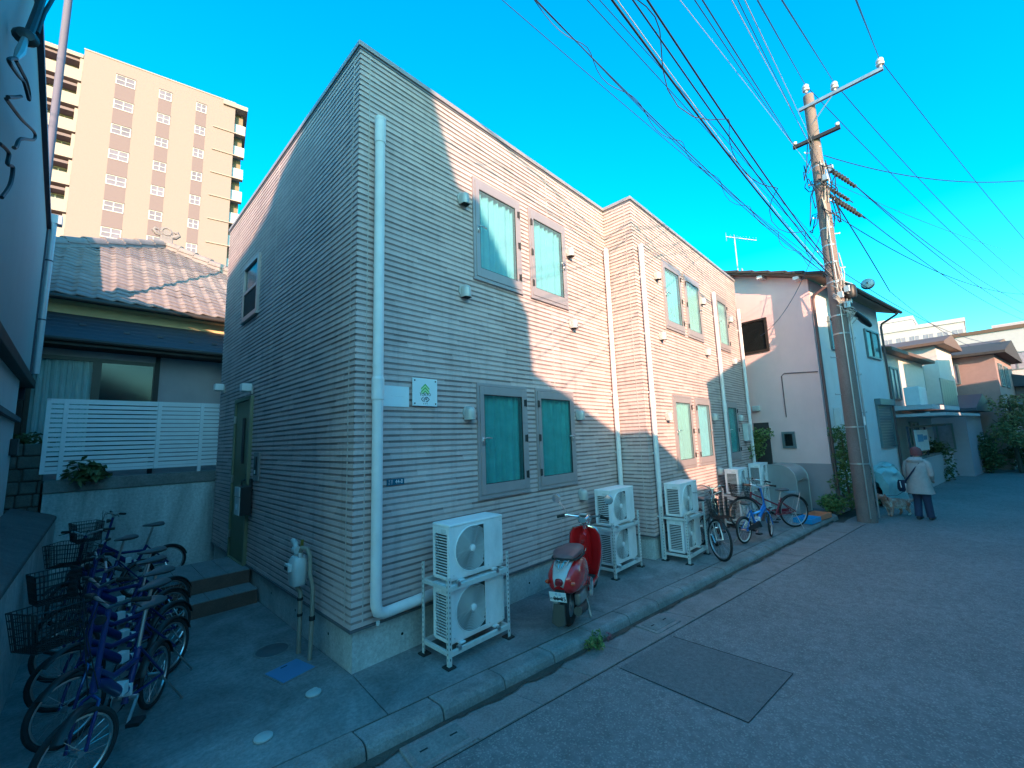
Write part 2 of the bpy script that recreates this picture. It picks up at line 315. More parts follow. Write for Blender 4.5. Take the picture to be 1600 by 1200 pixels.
# ------------------------------------------------------------------ mesh builder
SPLIT = {'socket_ring', 'sealing_joint', 'tie_hole', 'bracket', 'louvre', 'pedal', 'grip', 'foot', 'screw', 'standoff', 'pipe_band', 'steel_band', 'step_bolt', 'connector', 'snow_guard', 'pipe_collar', 'strap', 'wall_post', 'slot_cover', 'tail', 'jumper_cable', 'cable_tail', 'brake_cable', 'rib'}
class MB:
    def __init__(s): s.v = []; s.f = []; s.mi = []; s.prims = []
    def add(s, vs, fs, mi=0):
        o = len(s.v); s.prims.append((vs, fs, mi)); s.v += [tuple(p) for p in vs]; s.f += [tuple(i+o for i in f) for f in fs]; s.mi += [mi]*len(fs); return s
    def box(s, x0, y0, z0, x1, y1, z1, mi=0):
        return s.add([(x0,y0,z0),(x1,y0,z0),(x1,y1,z0),(x0,y1,z0),(x0,y0,z1),(x1,y0,z1),(x1,y1,z1),(x0,y1,z1)],
                     [(0,3,2,1),(4,5,6,7),(0,1,5,4),(1,2,6,5),(2,3,7,6),(3,0,4,7)], mi)
    def bar(s, p, q, w, h=None, mi=0, upv=(0,0,1)):
        h = h or w; p = Vector(p); q = Vector(q); d = (q-p).normalized(); u = Vector(upv)
        if abs(d.dot(u)) > 0.98: u = Vector((1,0,0))
        a = d.cross(u).normalized()*w/2; b = a.cross(d).normalized()*h/2
        vs = [p-a-b, p+a-b, p+a+b, p-a+b, q-a-b, q+a-b, q+a+b, q-a+b]
        return s.add(vs, [(0,1,2,3),(7,6,5,4),(0,4,5,1),(1,5,6,2),(2,6,7,3),(3,7,4,0)], mi)
    def tube(s, pts, r, n=8, mi=0, closed=False, caps=True):
        pts = [Vector(p) for p in pts]; k = len(pts); rs = r if isinstance(r, (list, tuple)) else [r]*k
        prev = None; rings = []
        for i, p in enumerate(pts):
            if closed: d = pts[(i+1) % k]-pts[i-1]
            else: d = pts[min(i+1, k-1)]-pts[max(i-1, 0)]
            if d.length < 1e-9: d = Vector((0,0,1))
            d.normalize()
            if prev is None:
                a = d.orthogonal().normalized()
            else:
                a = prev-d*prev.dot(d)
                a = a.normalized() if a.length > 1e-6 else d.orthogonal().normalized()
            prev = a; b = d.cross(a)
            rings.append([p+(a*math.cos(2*math.pi*j/n)+b*math.sin(2*math.pi*j/n))*rs[i] for j in range(n)])
        vs = [q for ring in rings for q in ring]; fs = []
        for i in range(k if closed else k-1):
            for j in range(n):
                i2 = (i+1) % k
                fs.append((i*n+j, i*n+(j+1) % n, i2*n+(j+1) % n, i2*n+j))
        if caps and not closed:
            fs.append(tuple(range(n))[::-1]); fs.append(tuple((k-1)*n+j for j in range(n)))
        return s.add(vs, fs, mi)
    def cyl(s, p, q, r, r2=None, n=16, mi=0): return s.tube([p, q], [r, r if r2 is None else r2], n, mi)
    def lathe(s, prof, c=(0,0,0), axis='z', n=24, mi=0):
        c = Vector(c); vs = []; fs = []
        for (r, z) in prof:
            for j in range(n):
                a = 2*math.pi*j/n; x, y = r*math.cos(a), r*math.sin(a)
                vs.append(c+Vector({'z': (x, y, z), 'y': (x, z, y), 'x': (z, x, y)}[axis]))
        for i in range(len(prof)-1):
            for j in range(n): fs.append((i*n+j, i*n+(j+1) % n, (i+1)*n+(j+1) % n, (i+1)*n+j))
        if prof[0][0] > 1e-6: fs.append(tuple(range(n))[::-1])
        if prof[-1][0] > 1e-6: fs.append(tuple((len(prof)-1)*n+j for j in range(n)))
        return s.add(vs, fs, mi)
    def prism(s, poly, a, b, fn, mi=0):
        """poly: 2D points; fn(u, v, w) -> 3D; extruded from w=a to w=b"""
        n = len(poly); vs = [fn(u, v, a) for u, v in poly]+[fn(u, v, b) for u, v in poly]
        fs = [tuple(range(n))[::-1], tuple(range(n, 2*n))]+[(i, (i+1) % n, n+(i+1) % n, n+i) for i in range(n)]
        return s.add(vs, fs, mi)
    def loft(s, rings, mi=0, closed=True, caps=True):
        n = len(rings[0]); vs = [p for r_ in rings for p in r_]; fs = []
        for i in range(len(rings)-1):
            for j in range(n if closed else n-1): fs.append((i*n+j, i*n+(j+1) % n, (i+1)*n+(j+1) % n, (i+1)*n+j))
        if caps and closed: fs.append(tuple(range(n))[::-1]); fs.append(tuple((len(rings)-1)*n+j for j in range(n)))
        return s.add(vs, fs, mi)
    def mesh(s, name, mats, smooth=False):
        me = bpy.data.meshes.new(name); me.from_pydata(s.v, [], s.f)
        mats = mats if isinstance(mats, (list, tuple)) else [mats]
        for mm in mats: me.materials.append(MATS[mm])
        me.polygons.foreach_set('material_index', s.mi)
        if smooth: me.polygons.foreach_set('use_smooth', [True]*len(me.polygons))
        bmx = bmesh.new(); bmx.from_mesh(me); bmesh.ops.recalc_face_normals(bmx, faces=bmx.faces); bmx.to_mesh(me); bmx.free()
        me.update(); return me
    def build(s, name, mats, parent=None, smooth=False, bevel=0, loc=None):
        if name in SPLIT and len(s.prims) > 1:      # alike pieces that can be told apart: one object each
            for (vs, fs, mi) in s.prims:
                q = MB(); q.add(vs, fs, 0); o = q.build(name, mats, parent, smooth, bevel, loc)
            return o
        return mesh_obj(name, s.mesh(name, mats, smooth), parent, bevel, smooth, loc)
def mesh_obj(name, me, parent=None, bevel=0, smooth=False, loc=None):
    o = bpy.data.objects.new(name, me); COL.objects.link(o)
    if parent: o.parent = parent
    if loc: o.location = loc
    if bevel:
        b = o.modifiers.new('bevel', 'BEVEL'); b.width = bevel; b.segments = 2; b.limit_method = 'ANGLE'; b.angle_limit = R(35)
    if smooth:
        set_auto(o)
    return o
def set_auto(o, ang=40):
    me = o.data
    if hasattr(me, 'set_sharp_from_angle'): me.set_sharp_from_angle(angle=R(ang))
def tag(o, label, cat, group=None, kind=None):
    o['label'] = label; o['category'] = cat
    if group: o['group'] = group
    if kind: o['kind'] = kind
    return o
def struct(o): o['kind'] = 'structure'; return o
def thing(name, label, cat, loc=(0,0,0), rz=0, group=None):
    o = bpy.data.objects.new(name, None); COL.objects.link(o); o.location = loc; o.rotation_euler = (0,0,rz); o.empty_display_size = 0.1
    return tag(o, label, cat, group)
def part(name, parent, loc=(0,0,0)):
    o = bpy.data.objects.new(name, None); COL.objects.link(o); o.parent = parent; o.location = loc; return o
def kids(o): return [c for c in CHILD.get(o.name, [])] if False else list(o.children)
def copy_tree(o, parent=None):
    c = o.copy(); COL.objects.link(c)
    if parent: c.parent = parent
    for ch in o.children: copy_tree(ch, c)
    return c
def dup(o, label, loc, rz=None):
    c = copy_tree(o); c['label'] = label; c.location = loc
    if rz is not None: c.rotation_euler = (0,0,rz)
    return c
def text_obj(name, body, size, matn, parent, mw, sx=1.0, align='CENTER', extr=0.0008, bold=0.0):
    cu = bpy.data.curves.new(name, 'FONT'); cu.body = body; cu.size = size; cu.align_x = align; cu.align_y = 'CENTER'; cu.extrude = extr; cu.offset = bold
    cu.materials.append(MATS[matn])
    tmp = bpy.data.objects.new(name, cu); COL.objects.link(tmp); me = bpy.data.meshes.new_from_object(tmp); bpy.data.objects.remove(tmp)
    o = bpy.data.objects.new(name, me); COL.objects.link(o); o.parent = parent
    o.matrix_local = mw @ Matrix.Diagonal((sx, 1, 1, 1)); return o
def smooth_path(pts, n=6):
    P_ = [Vector(p) for p in pts]; out_ = []
    for i in range(len(P_)-1):
        a, b, c, d = P_[max(i-1, 0)], P_[i], P_[i+1], P_[min(i+2, len(P_)-1)]
        for k in range(n):
            u = k/n; out_.append(0.5*((2*b)+(c-a)*u+(2*a-5*b+4*c-d)*u*u+(3*b-a-3*c+d)*u**3))
    return out_+[P_[-1]]
FACE_S = Matrix(((1,0,0,0),(0,0,-1,0),(0,1,0,0),(0,0,0,1)))   # text lying in XZ, read from -Y
# ================================================================== SETTING: ground, road, kerb
def ky(x): return -0.95-0.118*x           # outer top edge of the kerb
def gy(x): return -1.30-0.142*x           # outer edge of the gutter stones
m_ = MB().add([(-400,-400,-0.135),(600,-400,-0.135),(600,600,-0.135),(-400,600,-0.135)], [(0,1,2,3)])
struct(m_.build('ground', 'soil'))
# road sheet follows the street: along the gutter, then bending with the houses
left = [(-30, gy(-30)), (-3, gy(-3)), (2, gy(2)), (6, gy(6)), (11, -2.45), (12, -2.62), (15, -3.1), (19.9, -4.2), (25.9, -5.0), (30.7, -6.9), (45, -13), (80, -30)]
right = [(80, -42), (45, -22), (30, -13.0), (20, -9.3), (10, -8.2), (-30, -6.0)]
mb = MB(); L2 = left; n_ = len(L2)
mb.add([(x, y, -0.104) for x, y in left+right], [tuple(range(len(left)+len(right)))])
struct(mb.build('road', 'asphalt'))
mb = MB().add([(1.84,-1.62,-0.1),(1.79,-2.72,-0.1),(2.74,-2.83,-0.1),(2.75,-1.745,-0.1)], [(0,1,2,3)])
pr = struct(mb.build('road_patch', 'asphalt_new')); 
# dark sealed joint round the patch
mb = MB()
for a, b in (((1.84,-1.62),(1.79,-2.72)), ((1.79,-2.72),(2.74,-2.83)), ((2.74,-2.83),(2.75,-1.745))):
    mb.bar((*a,-0.0995), (*b,-0.0995), 0.005, 0.003)
mb.build('joint', 'rubber', pr)
# forecourt slabs (concrete apron between the facade, alley and kerb), joints left open between them
fore = bpy.data.objects.new('forecourt', None); COL.objects.link(fore); struct(fore)
def strip(x0, x1, name='slab'):
    mb = MB(); g = 0.004
    ya0, ya1 = ky(x0)+0.235, ky(x1)+0.235
    mb.prism([(x0+g, ya0), (x1-g, ya1), (x1-g, 0.2), (x0+g, 0.2)], -0.14, 0.0, lambda u, v, w: (u, v, w))
    mb.build(name, 'slab', fore, bevel=0.004)
mb = MB(); mb.prism([(-2.3, ky(-2.3)+0.235), (-0.036, ky(0)+0.235), (0.03, 0.0), (0.03, 6.0), (-2.3, 6.0)], -0.14, 0.0, lambda u, v, w: (u, v, w)); mb.build('slab', 'slab', fore, bevel=0.004)
mb = MB(); mb.prism([(-0.028, ky(0)+0.235), (2.6, ky(2.6)+0.235), (2.6, 0.2), (0.04, 0.2), (0.038, 0)], -0.14, -0.001, lambda u, v, w: (u, v, w)); mb.build('slab', 'slab', fore, bevel=0.004)
strip(2.6, 5.2); strip(5.2, 7.6); strip(7.6, 10.2); strip(10.2, 13.2)
mb = MB(); mb.box(-0.04, 0.0, -0.14, 0.04, 0.19, -0.003); mb.build('joint', 'slab', fore)
mb = MB()
for x in range(-3, 12): mb.prism([(x, ky(x)+0.24), (x+1, ky(x+1)+0.24), (x+1, ky(x+1)+0.215), (x, ky(x)+0.215)], -0.14, -0.006, lambda u, v, w: (u, v, w))
mb.build('joint', 'soil', fore)
# kerb: stones of about 0.6 m with rounded shoulder
kerb = bpy.data.objects.new('kerb', None); COL.objects.link(kerb); struct(kerb)
xs = [-3.3+0.6*i for i in range(25)]
rk = random.Random(3)
for x0 in xs:
    x1 = x0+0.6-0.008
    if x1 > 11.2: break
    mb = MB(); dz = rk.uniform(-0.006, 0.004); t0, t1 = 0.0, 1.0
    prof = [(0.218, -0.15), (0.218, 0.0), (0.06, 0.004), (0.028, -0.006), (0.008, -0.03), (0.0, -0.06), (-0.012, -0.15)]
    if x0 > 5.5: prof = [(0.218, -0.15), (0.218, 0.0), (0.08, -0.012), (0.03, -0.03), (0.008, -0.05), (0.0, -0.07), (-0.012, -0.15)]
    rings = []
    for x in (x0+0.004, x1):
        yy = ky(x)+rk.uniform(-0.003, 0.003)
        rings.append([(x, yy+a, b+dz) for a, b in prof])
    mb.loft(rings); o = mb.build('kerb_stone', 'kerb' if x0 > -0.6 else 'kerb', kerb, bevel=0.006)
# gutter stones
gut = bpy.data.objects.new('gutter', None); COL.objects.link(gut); struct(gut)
for x0 in [-3.3+0.6*i for i in range(24)]:
    x1 = x0+0.594; 
    if x1 > 10.6: break
    mb = MB(); z = -0.094+rk.uniform(-0.002, 0.003)
    wi = 0.0 if x0 < 4.6 else 0.0
    mb.prism([(x0, ky(x0)-0.013), (x1, ky(x1)-0.013), (x1+0.05, gy(x1)), (x0+0.05, gy(x0))], -0.16, z, lambda u, v, w: (u, v, w-(0.012 if v > gy(u)+0.2 else 0)))
    mb.build('gutter_stone', 'gutter', gut, bevel=0.005)
# grit washed against the kerb foot and a tar line along the gutter edge
mb = MB(); rq = random.Random(9); pv = None
for i in range(220):
    x = -3.2+i*0.063; wv = 0.02+0.05*abs(math.sin(i*0.37)*math.sin(i*0.113))+rq.uniform(0, 0.02)
    c_ = [(x, ky(x)-0.004, -0.088), (x, ky(x)-0.012-wv, -0.0905)]
    if pv: mb.add([pv[0], pv[1], c_[1], c_[0]], [(0, 1, 2, 3)])
    pv = c_
o = mb.build('grit', 'soil', gut); o['kind'] = 'stuff'
mb = MB()
for i in range(14): mb.bar((-3.2+i, gy(-3.2+i)-0.003, -0.0995), (-2.2+i, gy(-2.2+i)-0.003, -0.1005), 0.003, 0.003)
mb.build('tar_line', 'rubber', gut)
# drain covers in the gutter: recessed frame with lift slots
for (cx, cy, label) in ((2.93, -1.5, 'concrete drain cover with slots in the gutter beside the weed tuft'), (0.12, -1.16, 'stained concrete drain cover in the gutter at the bottom edge')):
    t = thing('drain_cover', label, 'drain cover', (cx, cy, -0.09), R(-7), 'concrete drain covers in the gutter')
    mb = MB(); mb.box(-0.24, -0.14, -0.03, 0.24, 0.14, 0.008); mb.build('frame', 'gutter', t, bevel=0.006)
    mb = MB(); mb.box(-0.20, -0.10, 0.0, 0.20, 0.10, 0.014); mb.build('lid', 'cap_concrete', t, bevel=0.006)
    mb = MB()
    for k in (-1, 1): mb.box(k*0.12-0.03, -0.007, 0.01, k*0.12+0.03, 0.007, 0.0155)
    mb.build('slot', 'dark_hole', t)
# lids in the alley floor
def disc_thing(name, label, x, y, r, mt, group, h=0.012, knob=False, el=1.0):
    t = thing(name, label, 'lid', (x, y, 0.001), 0, group)
    mb = MB(); mb.lathe([(r*1.12, 0), (r*1.12, 0.004), (r*1.02, 0.005)], n=28); mb.build('rim', 'cap_concrete', t)
    mb = MB(); mb.lathe([(r, 0), (r, h), (r*0.93, h+0.003), (0.0001, h+0.004)], n=28); 
    if knob: mb.lathe([(r*0.35, h), (r*0.35, h+0.006)], c=(r*0.4, r*0.55, 0), n=14)
    mb.build('cover', mt, t, smooth=True)
disc_thing('pipe_cap', 'pale round pipe cap nearest the camera on the alley floor', -0.76, -0.28, 0.06, 'lid_pale', 'pipe caps in the paving')
disc_thing('pipe_cap', 'pale notched pipe cap between blue square lid and building corner', -0.31, 0.0, 0.06, 'lid_pale', 'pipe caps in the paving', knob=True)
disc_thing('manhole_cover', 'dark round iron manhole cover below the gas meter', -0.30, 1.10, 0.15, 'lid_iron', None, h=0.004)
t = thing('meter_box_lid', 'blue square meter box lid set in the alley floor', 'lid', (-0.315, 0.53, 0.001), R(12))
mb = MB(); mb.box(-0.165, -0.165, 0, 0.165, 0.165, 0.005); mb.build('frame', 'cap_concrete', t)
mb = MB(); mb.box(-0.15, -0.15, 0.004, 0.15, 0.15, 0.010); mb.build('cover', 'lid_blue', t, bevel=0.003)
mb = MB(); mb.box(-0.03, 0.10, 0.0095, 0.03, 0.115, 0.0105); mb.build('finger_slot', 'dark_hole', t)

# ================================================================== APARTMENT BUILDING
APT = thing('apartment_building', 'two storey apartment house with ribbed beige siding and flat roof', 'building', (0,0,0))
HT = 6.36; XI = 4.885; YB = -0.57; XE = 11.0; YR = 5.56; P0 = 0.385; PIT = 0.0625; NC = 95
mb = MB(); T = 0.03
TC = 0.11
poly = [(TC, TC), (XI+TC, TC), (XI+TC, YB+TC), (XE-TC, YB+TC), (XE-TC, YR), (TC, YR)]
mb.prism(poly, 0.30, HT, lambda u, v, w: (u, v, w)); mb.build('wall', 'core', APT)
poly2 = [(0.035, 0.036), (XI+0.036, 0.036), (XI+0.036, YB+0.036), (XE-0.03, YB+0.036), (XE-0.03, YR-0.03), (0.035, YR-0.03)]
mb = MB(); mb.prism(poly2, -0.15, 0.372, lambda u, v, w: (u, v, w)); fo = mb.build('foundation', 'foundation', APT)
mb = MB()
for x in (0.55, 1.75, 2.45, 3.2, 4.1): mb.cyl((x, 0.0345, 0.19+0.03*math.sin(x*7)), (x, 0.05, 0.19+0.03*math.sin(x*7)), 0.014, n=12)
for y in (0.55, 1.45, 2.3): mb.cyl((0.0335, y, 0.2), (0.05, y, 0.2), 0.014, n=12)
mb.build('tie_hole', 'dark_hole', fo)
mb = MB()   # drip flashing under the siding
def ring(mb, off, z0, z1, th):
    mb.box(-off, -off, z0, XI-off, -off+th, z1); mb.box(-off, -off+th, z0, -off+th, YR, z1)
    mb.box(XI-off, YB-off, z0, XI-off+th, -off+th+0.001, z1); mb.box(XI-off+th, YB-off, z0, XE+off, YB-off+th, z1); mb.box(XE+off-th, YB-off+th, z0, XE+off, YR, z1)
ring(mb, 0.012, 0.362, 0.382, 0.06); mb.build('drip_flashing', 'flash', APT)
mb = MB(); ring(mb, 0.022, HT-0.03, HT+0.03, 0.16); mb.build('coping', 'coping', APT, bevel=0.006)
mb = MB(); ring(mb, 0.008, HT-0.06, HT-0.036, 0.03); mb.build('coping_underside', 'flash', APT)
mb = MB(); mb.box(0.15, 0.15, HT-0.05, XE-0.15, YR-0.1, HT-0.02); mb.box(XI+0.15, YB+0.15, HT-0.05, XE-0.15, 0.2, HT-0.02); mb.build('roof', 'cap_concrete', APT)
WINS = [(1.56, 4.115, 'L', 0), (2.665, 4.115, 'R', 0), (1.56, 1.35, 'L', 0), (2.665, 1.35, 'R', 0),
        (6.02, 4.115, 'L', 1), (7.12, 4.115, 'R', 1), (9.12, 4.115, 'L', 1), (6.02, 1.385, 'L', 1), (7.12, 1.385, 'R', 1), (9.12, 1.385, 'L', 1)]
WW, WH = 0.915, 1.41
front_open = [(x, x+WW, z, z+WH) for x, z, s_, b in WINS if b == 0]
b2_open = [(x, x+(WW if x < 9 else 0.86), z, z+WH) for x, z, s_, b in WINS if b == 1]
alley_open = [(3.34, 4.26, 0.2, 2.84), (3.33, 4.19, 4.16, 5.13)]
def spans(a, b, z, opens):
    segs = [(a, b)]
    for (o0, o1, q0, q1) in opens:
        if q0+0.02 < z < q1-0.02:
            new = []
            for s0, s1 in segs:
                if o0+0.02 > s0 and o0+0.02 < s1: new.append((s0, o0+0.02))
                if o1-0.02 < s1 and o1-0.02 > s0: new.append((o1-0.02, s1))
                if not (o0 < s1 and o1 > s0): new.append((s0, s1))
            segs = new
    return segs
def course_spans(kind, i):
    zc = P0+PIT*i+PIT/2
    return spans(0.0, XI, zc, front_open) if kind == 'front' else spans(T, YR, zc, alley_open)
def course(mb, kind, i, sg):
    z = P0+PIT*i; zc = z+PIT/2; lt = z+0.040
    if kind == 'front':
        for a, b in (sg,):
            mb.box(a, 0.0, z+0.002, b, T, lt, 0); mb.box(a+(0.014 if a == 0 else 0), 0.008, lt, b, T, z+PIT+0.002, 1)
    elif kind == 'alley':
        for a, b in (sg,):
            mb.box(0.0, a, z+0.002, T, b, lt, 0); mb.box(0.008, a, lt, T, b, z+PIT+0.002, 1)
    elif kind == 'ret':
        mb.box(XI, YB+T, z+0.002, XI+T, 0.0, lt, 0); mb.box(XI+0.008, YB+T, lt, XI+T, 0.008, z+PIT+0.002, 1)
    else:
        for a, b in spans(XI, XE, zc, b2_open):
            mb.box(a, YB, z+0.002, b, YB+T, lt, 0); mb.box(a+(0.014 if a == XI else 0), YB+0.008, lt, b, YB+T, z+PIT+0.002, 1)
nparts = 0; rest_m = MB()
for kind in ('front', 'alley'):
    for i in range(NC):
        for sg in (course_spans(kind, i)):
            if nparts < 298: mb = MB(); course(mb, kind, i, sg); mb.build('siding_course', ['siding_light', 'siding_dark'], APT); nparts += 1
            else: course(rest_m, kind, i, sg)
mb = rest_m
for kind in ('ret', 'b2'):
    for i in range(NC): course(mb, kind, i, None)
o = mb.build('siding_courses', ['siding_light', 'siding_dark'], APT); o['kind'] = 'stuff'
mb = MB()   # vertical sealing joints
for x, z0, z1 in ((0.115, P0, HT-0.06), (3.15, P0, 1.33), (3.15, 2.78, 4.09), (3.15, 5.54, HT-0.06)): mb.box(x-0.005, -0.0015, z0, x+0.005, 0.02, z1)
mb.box(-0.0015, 0.13, P0, 0.02, 0.14, HT-0.06); mb.box(-0.0015, 2.6, 2.9, 0.02, 2.608, HT-0.06)
mb.box(XI-0.0015, YB+0.13, P0, XI+0.02, YB+0.138, HT-0.06)
for x in (8.95,): mb.box(x-0.005, YB-0.0015, P0, x+0.005, YB+0.02, HT-0.06)
# cut the long joint where the windows stand
mb.build('sealing_joint', 'seal', APT)

# --- windows: outer frame > sash, pane, curtain, handle, hinges
def win_meshes(W, H):
    d = {}
    mb = MB(); t = 0.036
    for (a, b, c, e) in ((0,0,t,H), (W-t,0,W,H), (t,0,W-t,t), (t,H-t,W-t,H)): mb.box(a, -0.022, b, c, 0.109, e)
    mb.box(-0.012, -0.03, -0.014, W+0.012, 0.0, -0.0005)
    d['frame'] = mb.mesh('window_frame', 'win_frame')
    mb = MB(); i = 0.04; s = 0.066; tp = 0.105; bt = 0.12
    for (a, b, c, e) in ((i,i,i+s,H-i), (W-i-s,i,W-i,H-i), (i+s,i,W-i-s,i+bt), (i+s,H-i-tp,W-i-s,H-i)): mb.box(a, -0.03, b, c, 0.012, e)
    d['sash'] = mb.mesh('sash', 'win_frame')
    gx0, gx1, gz0, gz1 = i+s, W-i-s, i+bt, H-i-tp
    mb = MB(); g = 0.008
    for (a, b, c, e) in ((gx0,gz0,gx0+g,gz1), (gx1-g,gz0,gx1,gz1), (gx0+g,gz0,gx1-g,gz0+g), (gx0+g,gz1-g,gx1-g,gz1)): mb.box(a, -0.024, b, c, -0.006, e)
    d['gasket'] = mb.mesh('gasket', 'win_gasket')
    mb = MB(); mb.box(gx0+g, -0.016, gz0+g, gx1-g, -0.012, gz1-g); d['pane'] = mb.mesh('pane', 'frost')
    mb = MB(); mb.box(gx0+g, -0.016, gz0+g, gx1-g, -0.012, gz1-g); d['pane2'] = mb.mesh('pane', 'frost_blue')
    def cur(ph, lo, mt):
        mb = MB(); n = 64; vs = []; fs = []
        for k in range(n+1):
            x = gx0+0.004+(gx1-gx0-0.008)*k/n
            y = 0.050+0.026*math.sin(k*0.62+ph+0.9*math.sin(k*.21))+0.006*math.sin(k*1.7+ph*2)
            vs += [(x, y, gz0+lo), (x+0.01*math.sin(k*.4+ph), y*0.9, gz1+0.02)]
        for k in range(n): fs.append((2*k, 2*k+2, 2*k+3, 2*k+1))
        mb.add(vs, fs); return mb.mesh('curtain', mt, True)
    d['cur'] = [cur(0.2, -0.02, 'curtain_teal'), cur(1.7, -0.02, 'curtain_teal'), cur(0.7, -0.02, 'curtain_white'), cur(2.7, -0.02, 'curtain_beige')]
    for side in 'LR':
        hx = i+0.035 if side == 'L' else W-i-0.035; sg = 1 if side == 'L' else -1
        mb = MB(); mb.box(hx-0.013, -0.036, H*0.5-0.07, hx+0.013, -0.0295, H*0.5+0.03)
        mb.tube([(hx, -0.034, H*0.5), (hx, -0.06, H*0.5+0.01), (hx+sg*0.03, -0.066, H*0.5+0.02), (hx+sg*0.12, -0.064, H*0.5+0.012)], 0.008, 8)
        d['h'+side] = mb.mesh('handle', 'steel', True)
        mb = MB(); ox = W-i-0.012 if side == 'L' else i+0.012
        mb.box(ox-0.02, -0.038, -0.045, ox+0.02, -0.029, 0.045); mb.cyl((ox+sg*0.015, -0.04, -0.05), (ox+sg*0.015, -0.04, 0.05), 0.009, n=8)
        d['g'+side] = mb.mesh('hinge', 'win_gasket')
    return d
WM = win_meshes(WW, WH); WM2 = win_meshes(0.86, WH)
for k, (x, z, sd, blk) in enumerate(WINS):
    M_ = WM2 if x > 9 else WM
    w = mesh_obj('window', M_['frame'], APT, loc=(x, YB if blk else 0.0, z))
    mesh_obj('sash', M_['sash'], w, bevel=0.003); mesh_obj('gasket', M_['gasket'], w); mesh_obj('pane', M_['pane' if k in (2, 3, 9) else 'pane2'], w)
    ci = {0: 2, 1: 2, 2: 0, 3: 1, 4: 2, 5: 3, 6: 3, 7: 3, 8: 2, 9: 0}[k]
    mesh_obj('curtain', M_['cur'][ci], w)
    mesh_obj('handle', M_['h'+sd], w); [mesh_obj('hinge', M_['g'+sd], w, loc=(0, 0, WH*zz)) for zz in (0.16, 0.5, 0.84)]
# alley window (sliding up sash, dark lower half)
w = part('window', APT, (0, 3.33, 4.16)); W_, H_ = 0.86, 0.97
mb = MB(); t = 0.06
for (a, b, c, e) in ((0,0,t,H_), (W_-t,0,W_,H_), (t,0,W_-t,t), (t,H_-t,W_-t,H_)): mb.box(-0.035, a, b, 0.109, c, e)
mb.box(-0.05, -0.01, -0.03, 0.0, W_+0.01, -0.001); mb.build('frame', 'win_frame', w)
mb = MB(); mb.box(-0.03, t, H_*0.47, 0.0, W_-t, H_*0.52); mb.build('meeting_rail', 'win_frame', w)
mb = MB(); mb.box(-0.005, t, H_*0.52, 0.0, W_-t, H_-t); mb.build('pane', 'clear', w)
mb = MB(); mb.box(0.012, t, H_*0.5, 0.016, W_-t, H_-t); mb.build('blind', 'curtain_white', w)
mb = MB(); mb.box(-0.018, t, t, -0.012, W_-t, H_*0.47); mb.build('screen', 'dark_hole', w)
# door: olive steel door with frame, letterbox, handle, hinges
d_ = part('door', APT, (0, 3.34, 0.36)); W_, H_ = 0.92, 2.48; t = 0.055
mb = MB()
for (a, b, c, e) in ((0,0,t,H_), (W_-t,0,W_,H_), (t,H_-t,W_-t,H_)): mb.box(-0.045, a, b, 0.109, c, e)
mb.box(-0.05, t, -0.02, 0.03, W_-t, 0.015); mb.build('frame', 'door_frame', d_, bevel=0.004)
mb = MB(); mb.box(-0.022, t, 0.016, 0.025, W_-t, H_-t-0.002); mb.build('leaf', 'door_olive', d_, bevel=0.004)
mb = MB(); mb.box(-0.026, 0.30, 1.45, -0.020, 0.44, 2.15); mb.build('glazing_slit', 'dark_hole', d_)
mb = MB()
for k in range(5): mb.box(-0.034, 0.305+k*0.028, 1.45, -0.027, 0.318+k*0.028, 2.15)
mb.build('grille', 'black_plastic', d_)
mb = MB(); mb.tube([(-0.02, 0.12, 0.8), (-0.075, 0.12, 0.82), (-0.085, 0.12, 1.0), (-0.075, 0.12, 1.2), (-0.02, 0.12, 1.22)], 0.012, 8); mb.box(-0.03, 0.085, 1.18, -0.02, 0.155, 1.30); mb.build('handle', 'black_plastic', d_, smooth=True)
for z in (0.35, 1.2, 2.15):
    mb = MB(); mb.box(-0.052, W_-0.075, z-0.06, -0.024, W_-0.045, z+0.06); mb.build('hinge', 'steel', d_)
# downpipes
def downpipe(x, y, ztop, zbot, r, mt='white_pipe', elbow=None, joint=None):
    mb = MB(); pts = [(x, y, ztop)]
    if elbow:
        pts += [(x, y, zbot+0.14), (x, y, zbot+0.10), (x+0.02, y, zbot+0.03), (x+0.08, y, zbot), (x+0.14, y, zbot), (x+elbow, y, zbot+0.02)]
    else: pts += [(x, y, zbot)]
    mb.tube(pts, r, 16); p = mb.build('downpipe', mt, APT, smooth=True)
    mb = MB(); mb.tube([(x, y, ztop-0.02), (x, y, ztop+0.015)], r*1.16, 16); mb.tube([(x, y, ztop-0.28), (x, y, ztop-0.02)], [r*1.12, r*1.12], 16)
    mb.build('socket', mt, p, smooth=True)
    if joint:
        mb = MB(); mb.tube([(x, y, joint-0.2), (x, y, joint)], r*1.18, 16); mb.tube([(x, y, joint), (x, y, joint+0.03)], [r*1.18, r*1.02], 16); mb.build('socket', mt, p, smooth=True)
    mb = MB(); z = ztop-0.6
    while z > zbot+0.2:
        mb.box(x-r*0.5, y, z, x+r*0.5, y+r+0.03, z+0.025); z -= 1.05
    mb.build('bracket', mt, p)
downpipe(0.205, -0.075, 5.52, 0.47, 0.052, elbow=0.62, joint=2.68)
mb = MB(); mb.tube([(0.205+0.6, -0.075, 0.49), (1.5, -0.06, 0.52)], 0.052, 14); mb.build('downpipe', 'white_pipe', APT, smooth=True)
mb = MB(); mb.cyl((0.225, -0.08, 0.42), (0.225, -0.08, 0.385), 0.018, n=10); mb.build('drain_spout', 'gas_grey', APT)
downpipe(4.805, -0.06, 5.50, 0.0, 0.042, joint=2.72)
downpipe(5.06, -0.63, 5.47, 0.0, 0.042, joint=2.72)
downpipe(8.87, -0.63, 5.47, 0.0, 0.042, joint=2.72)
downpipe(10.88, -0.63, 5.45, 0.0, 0.042, joint=2.72)
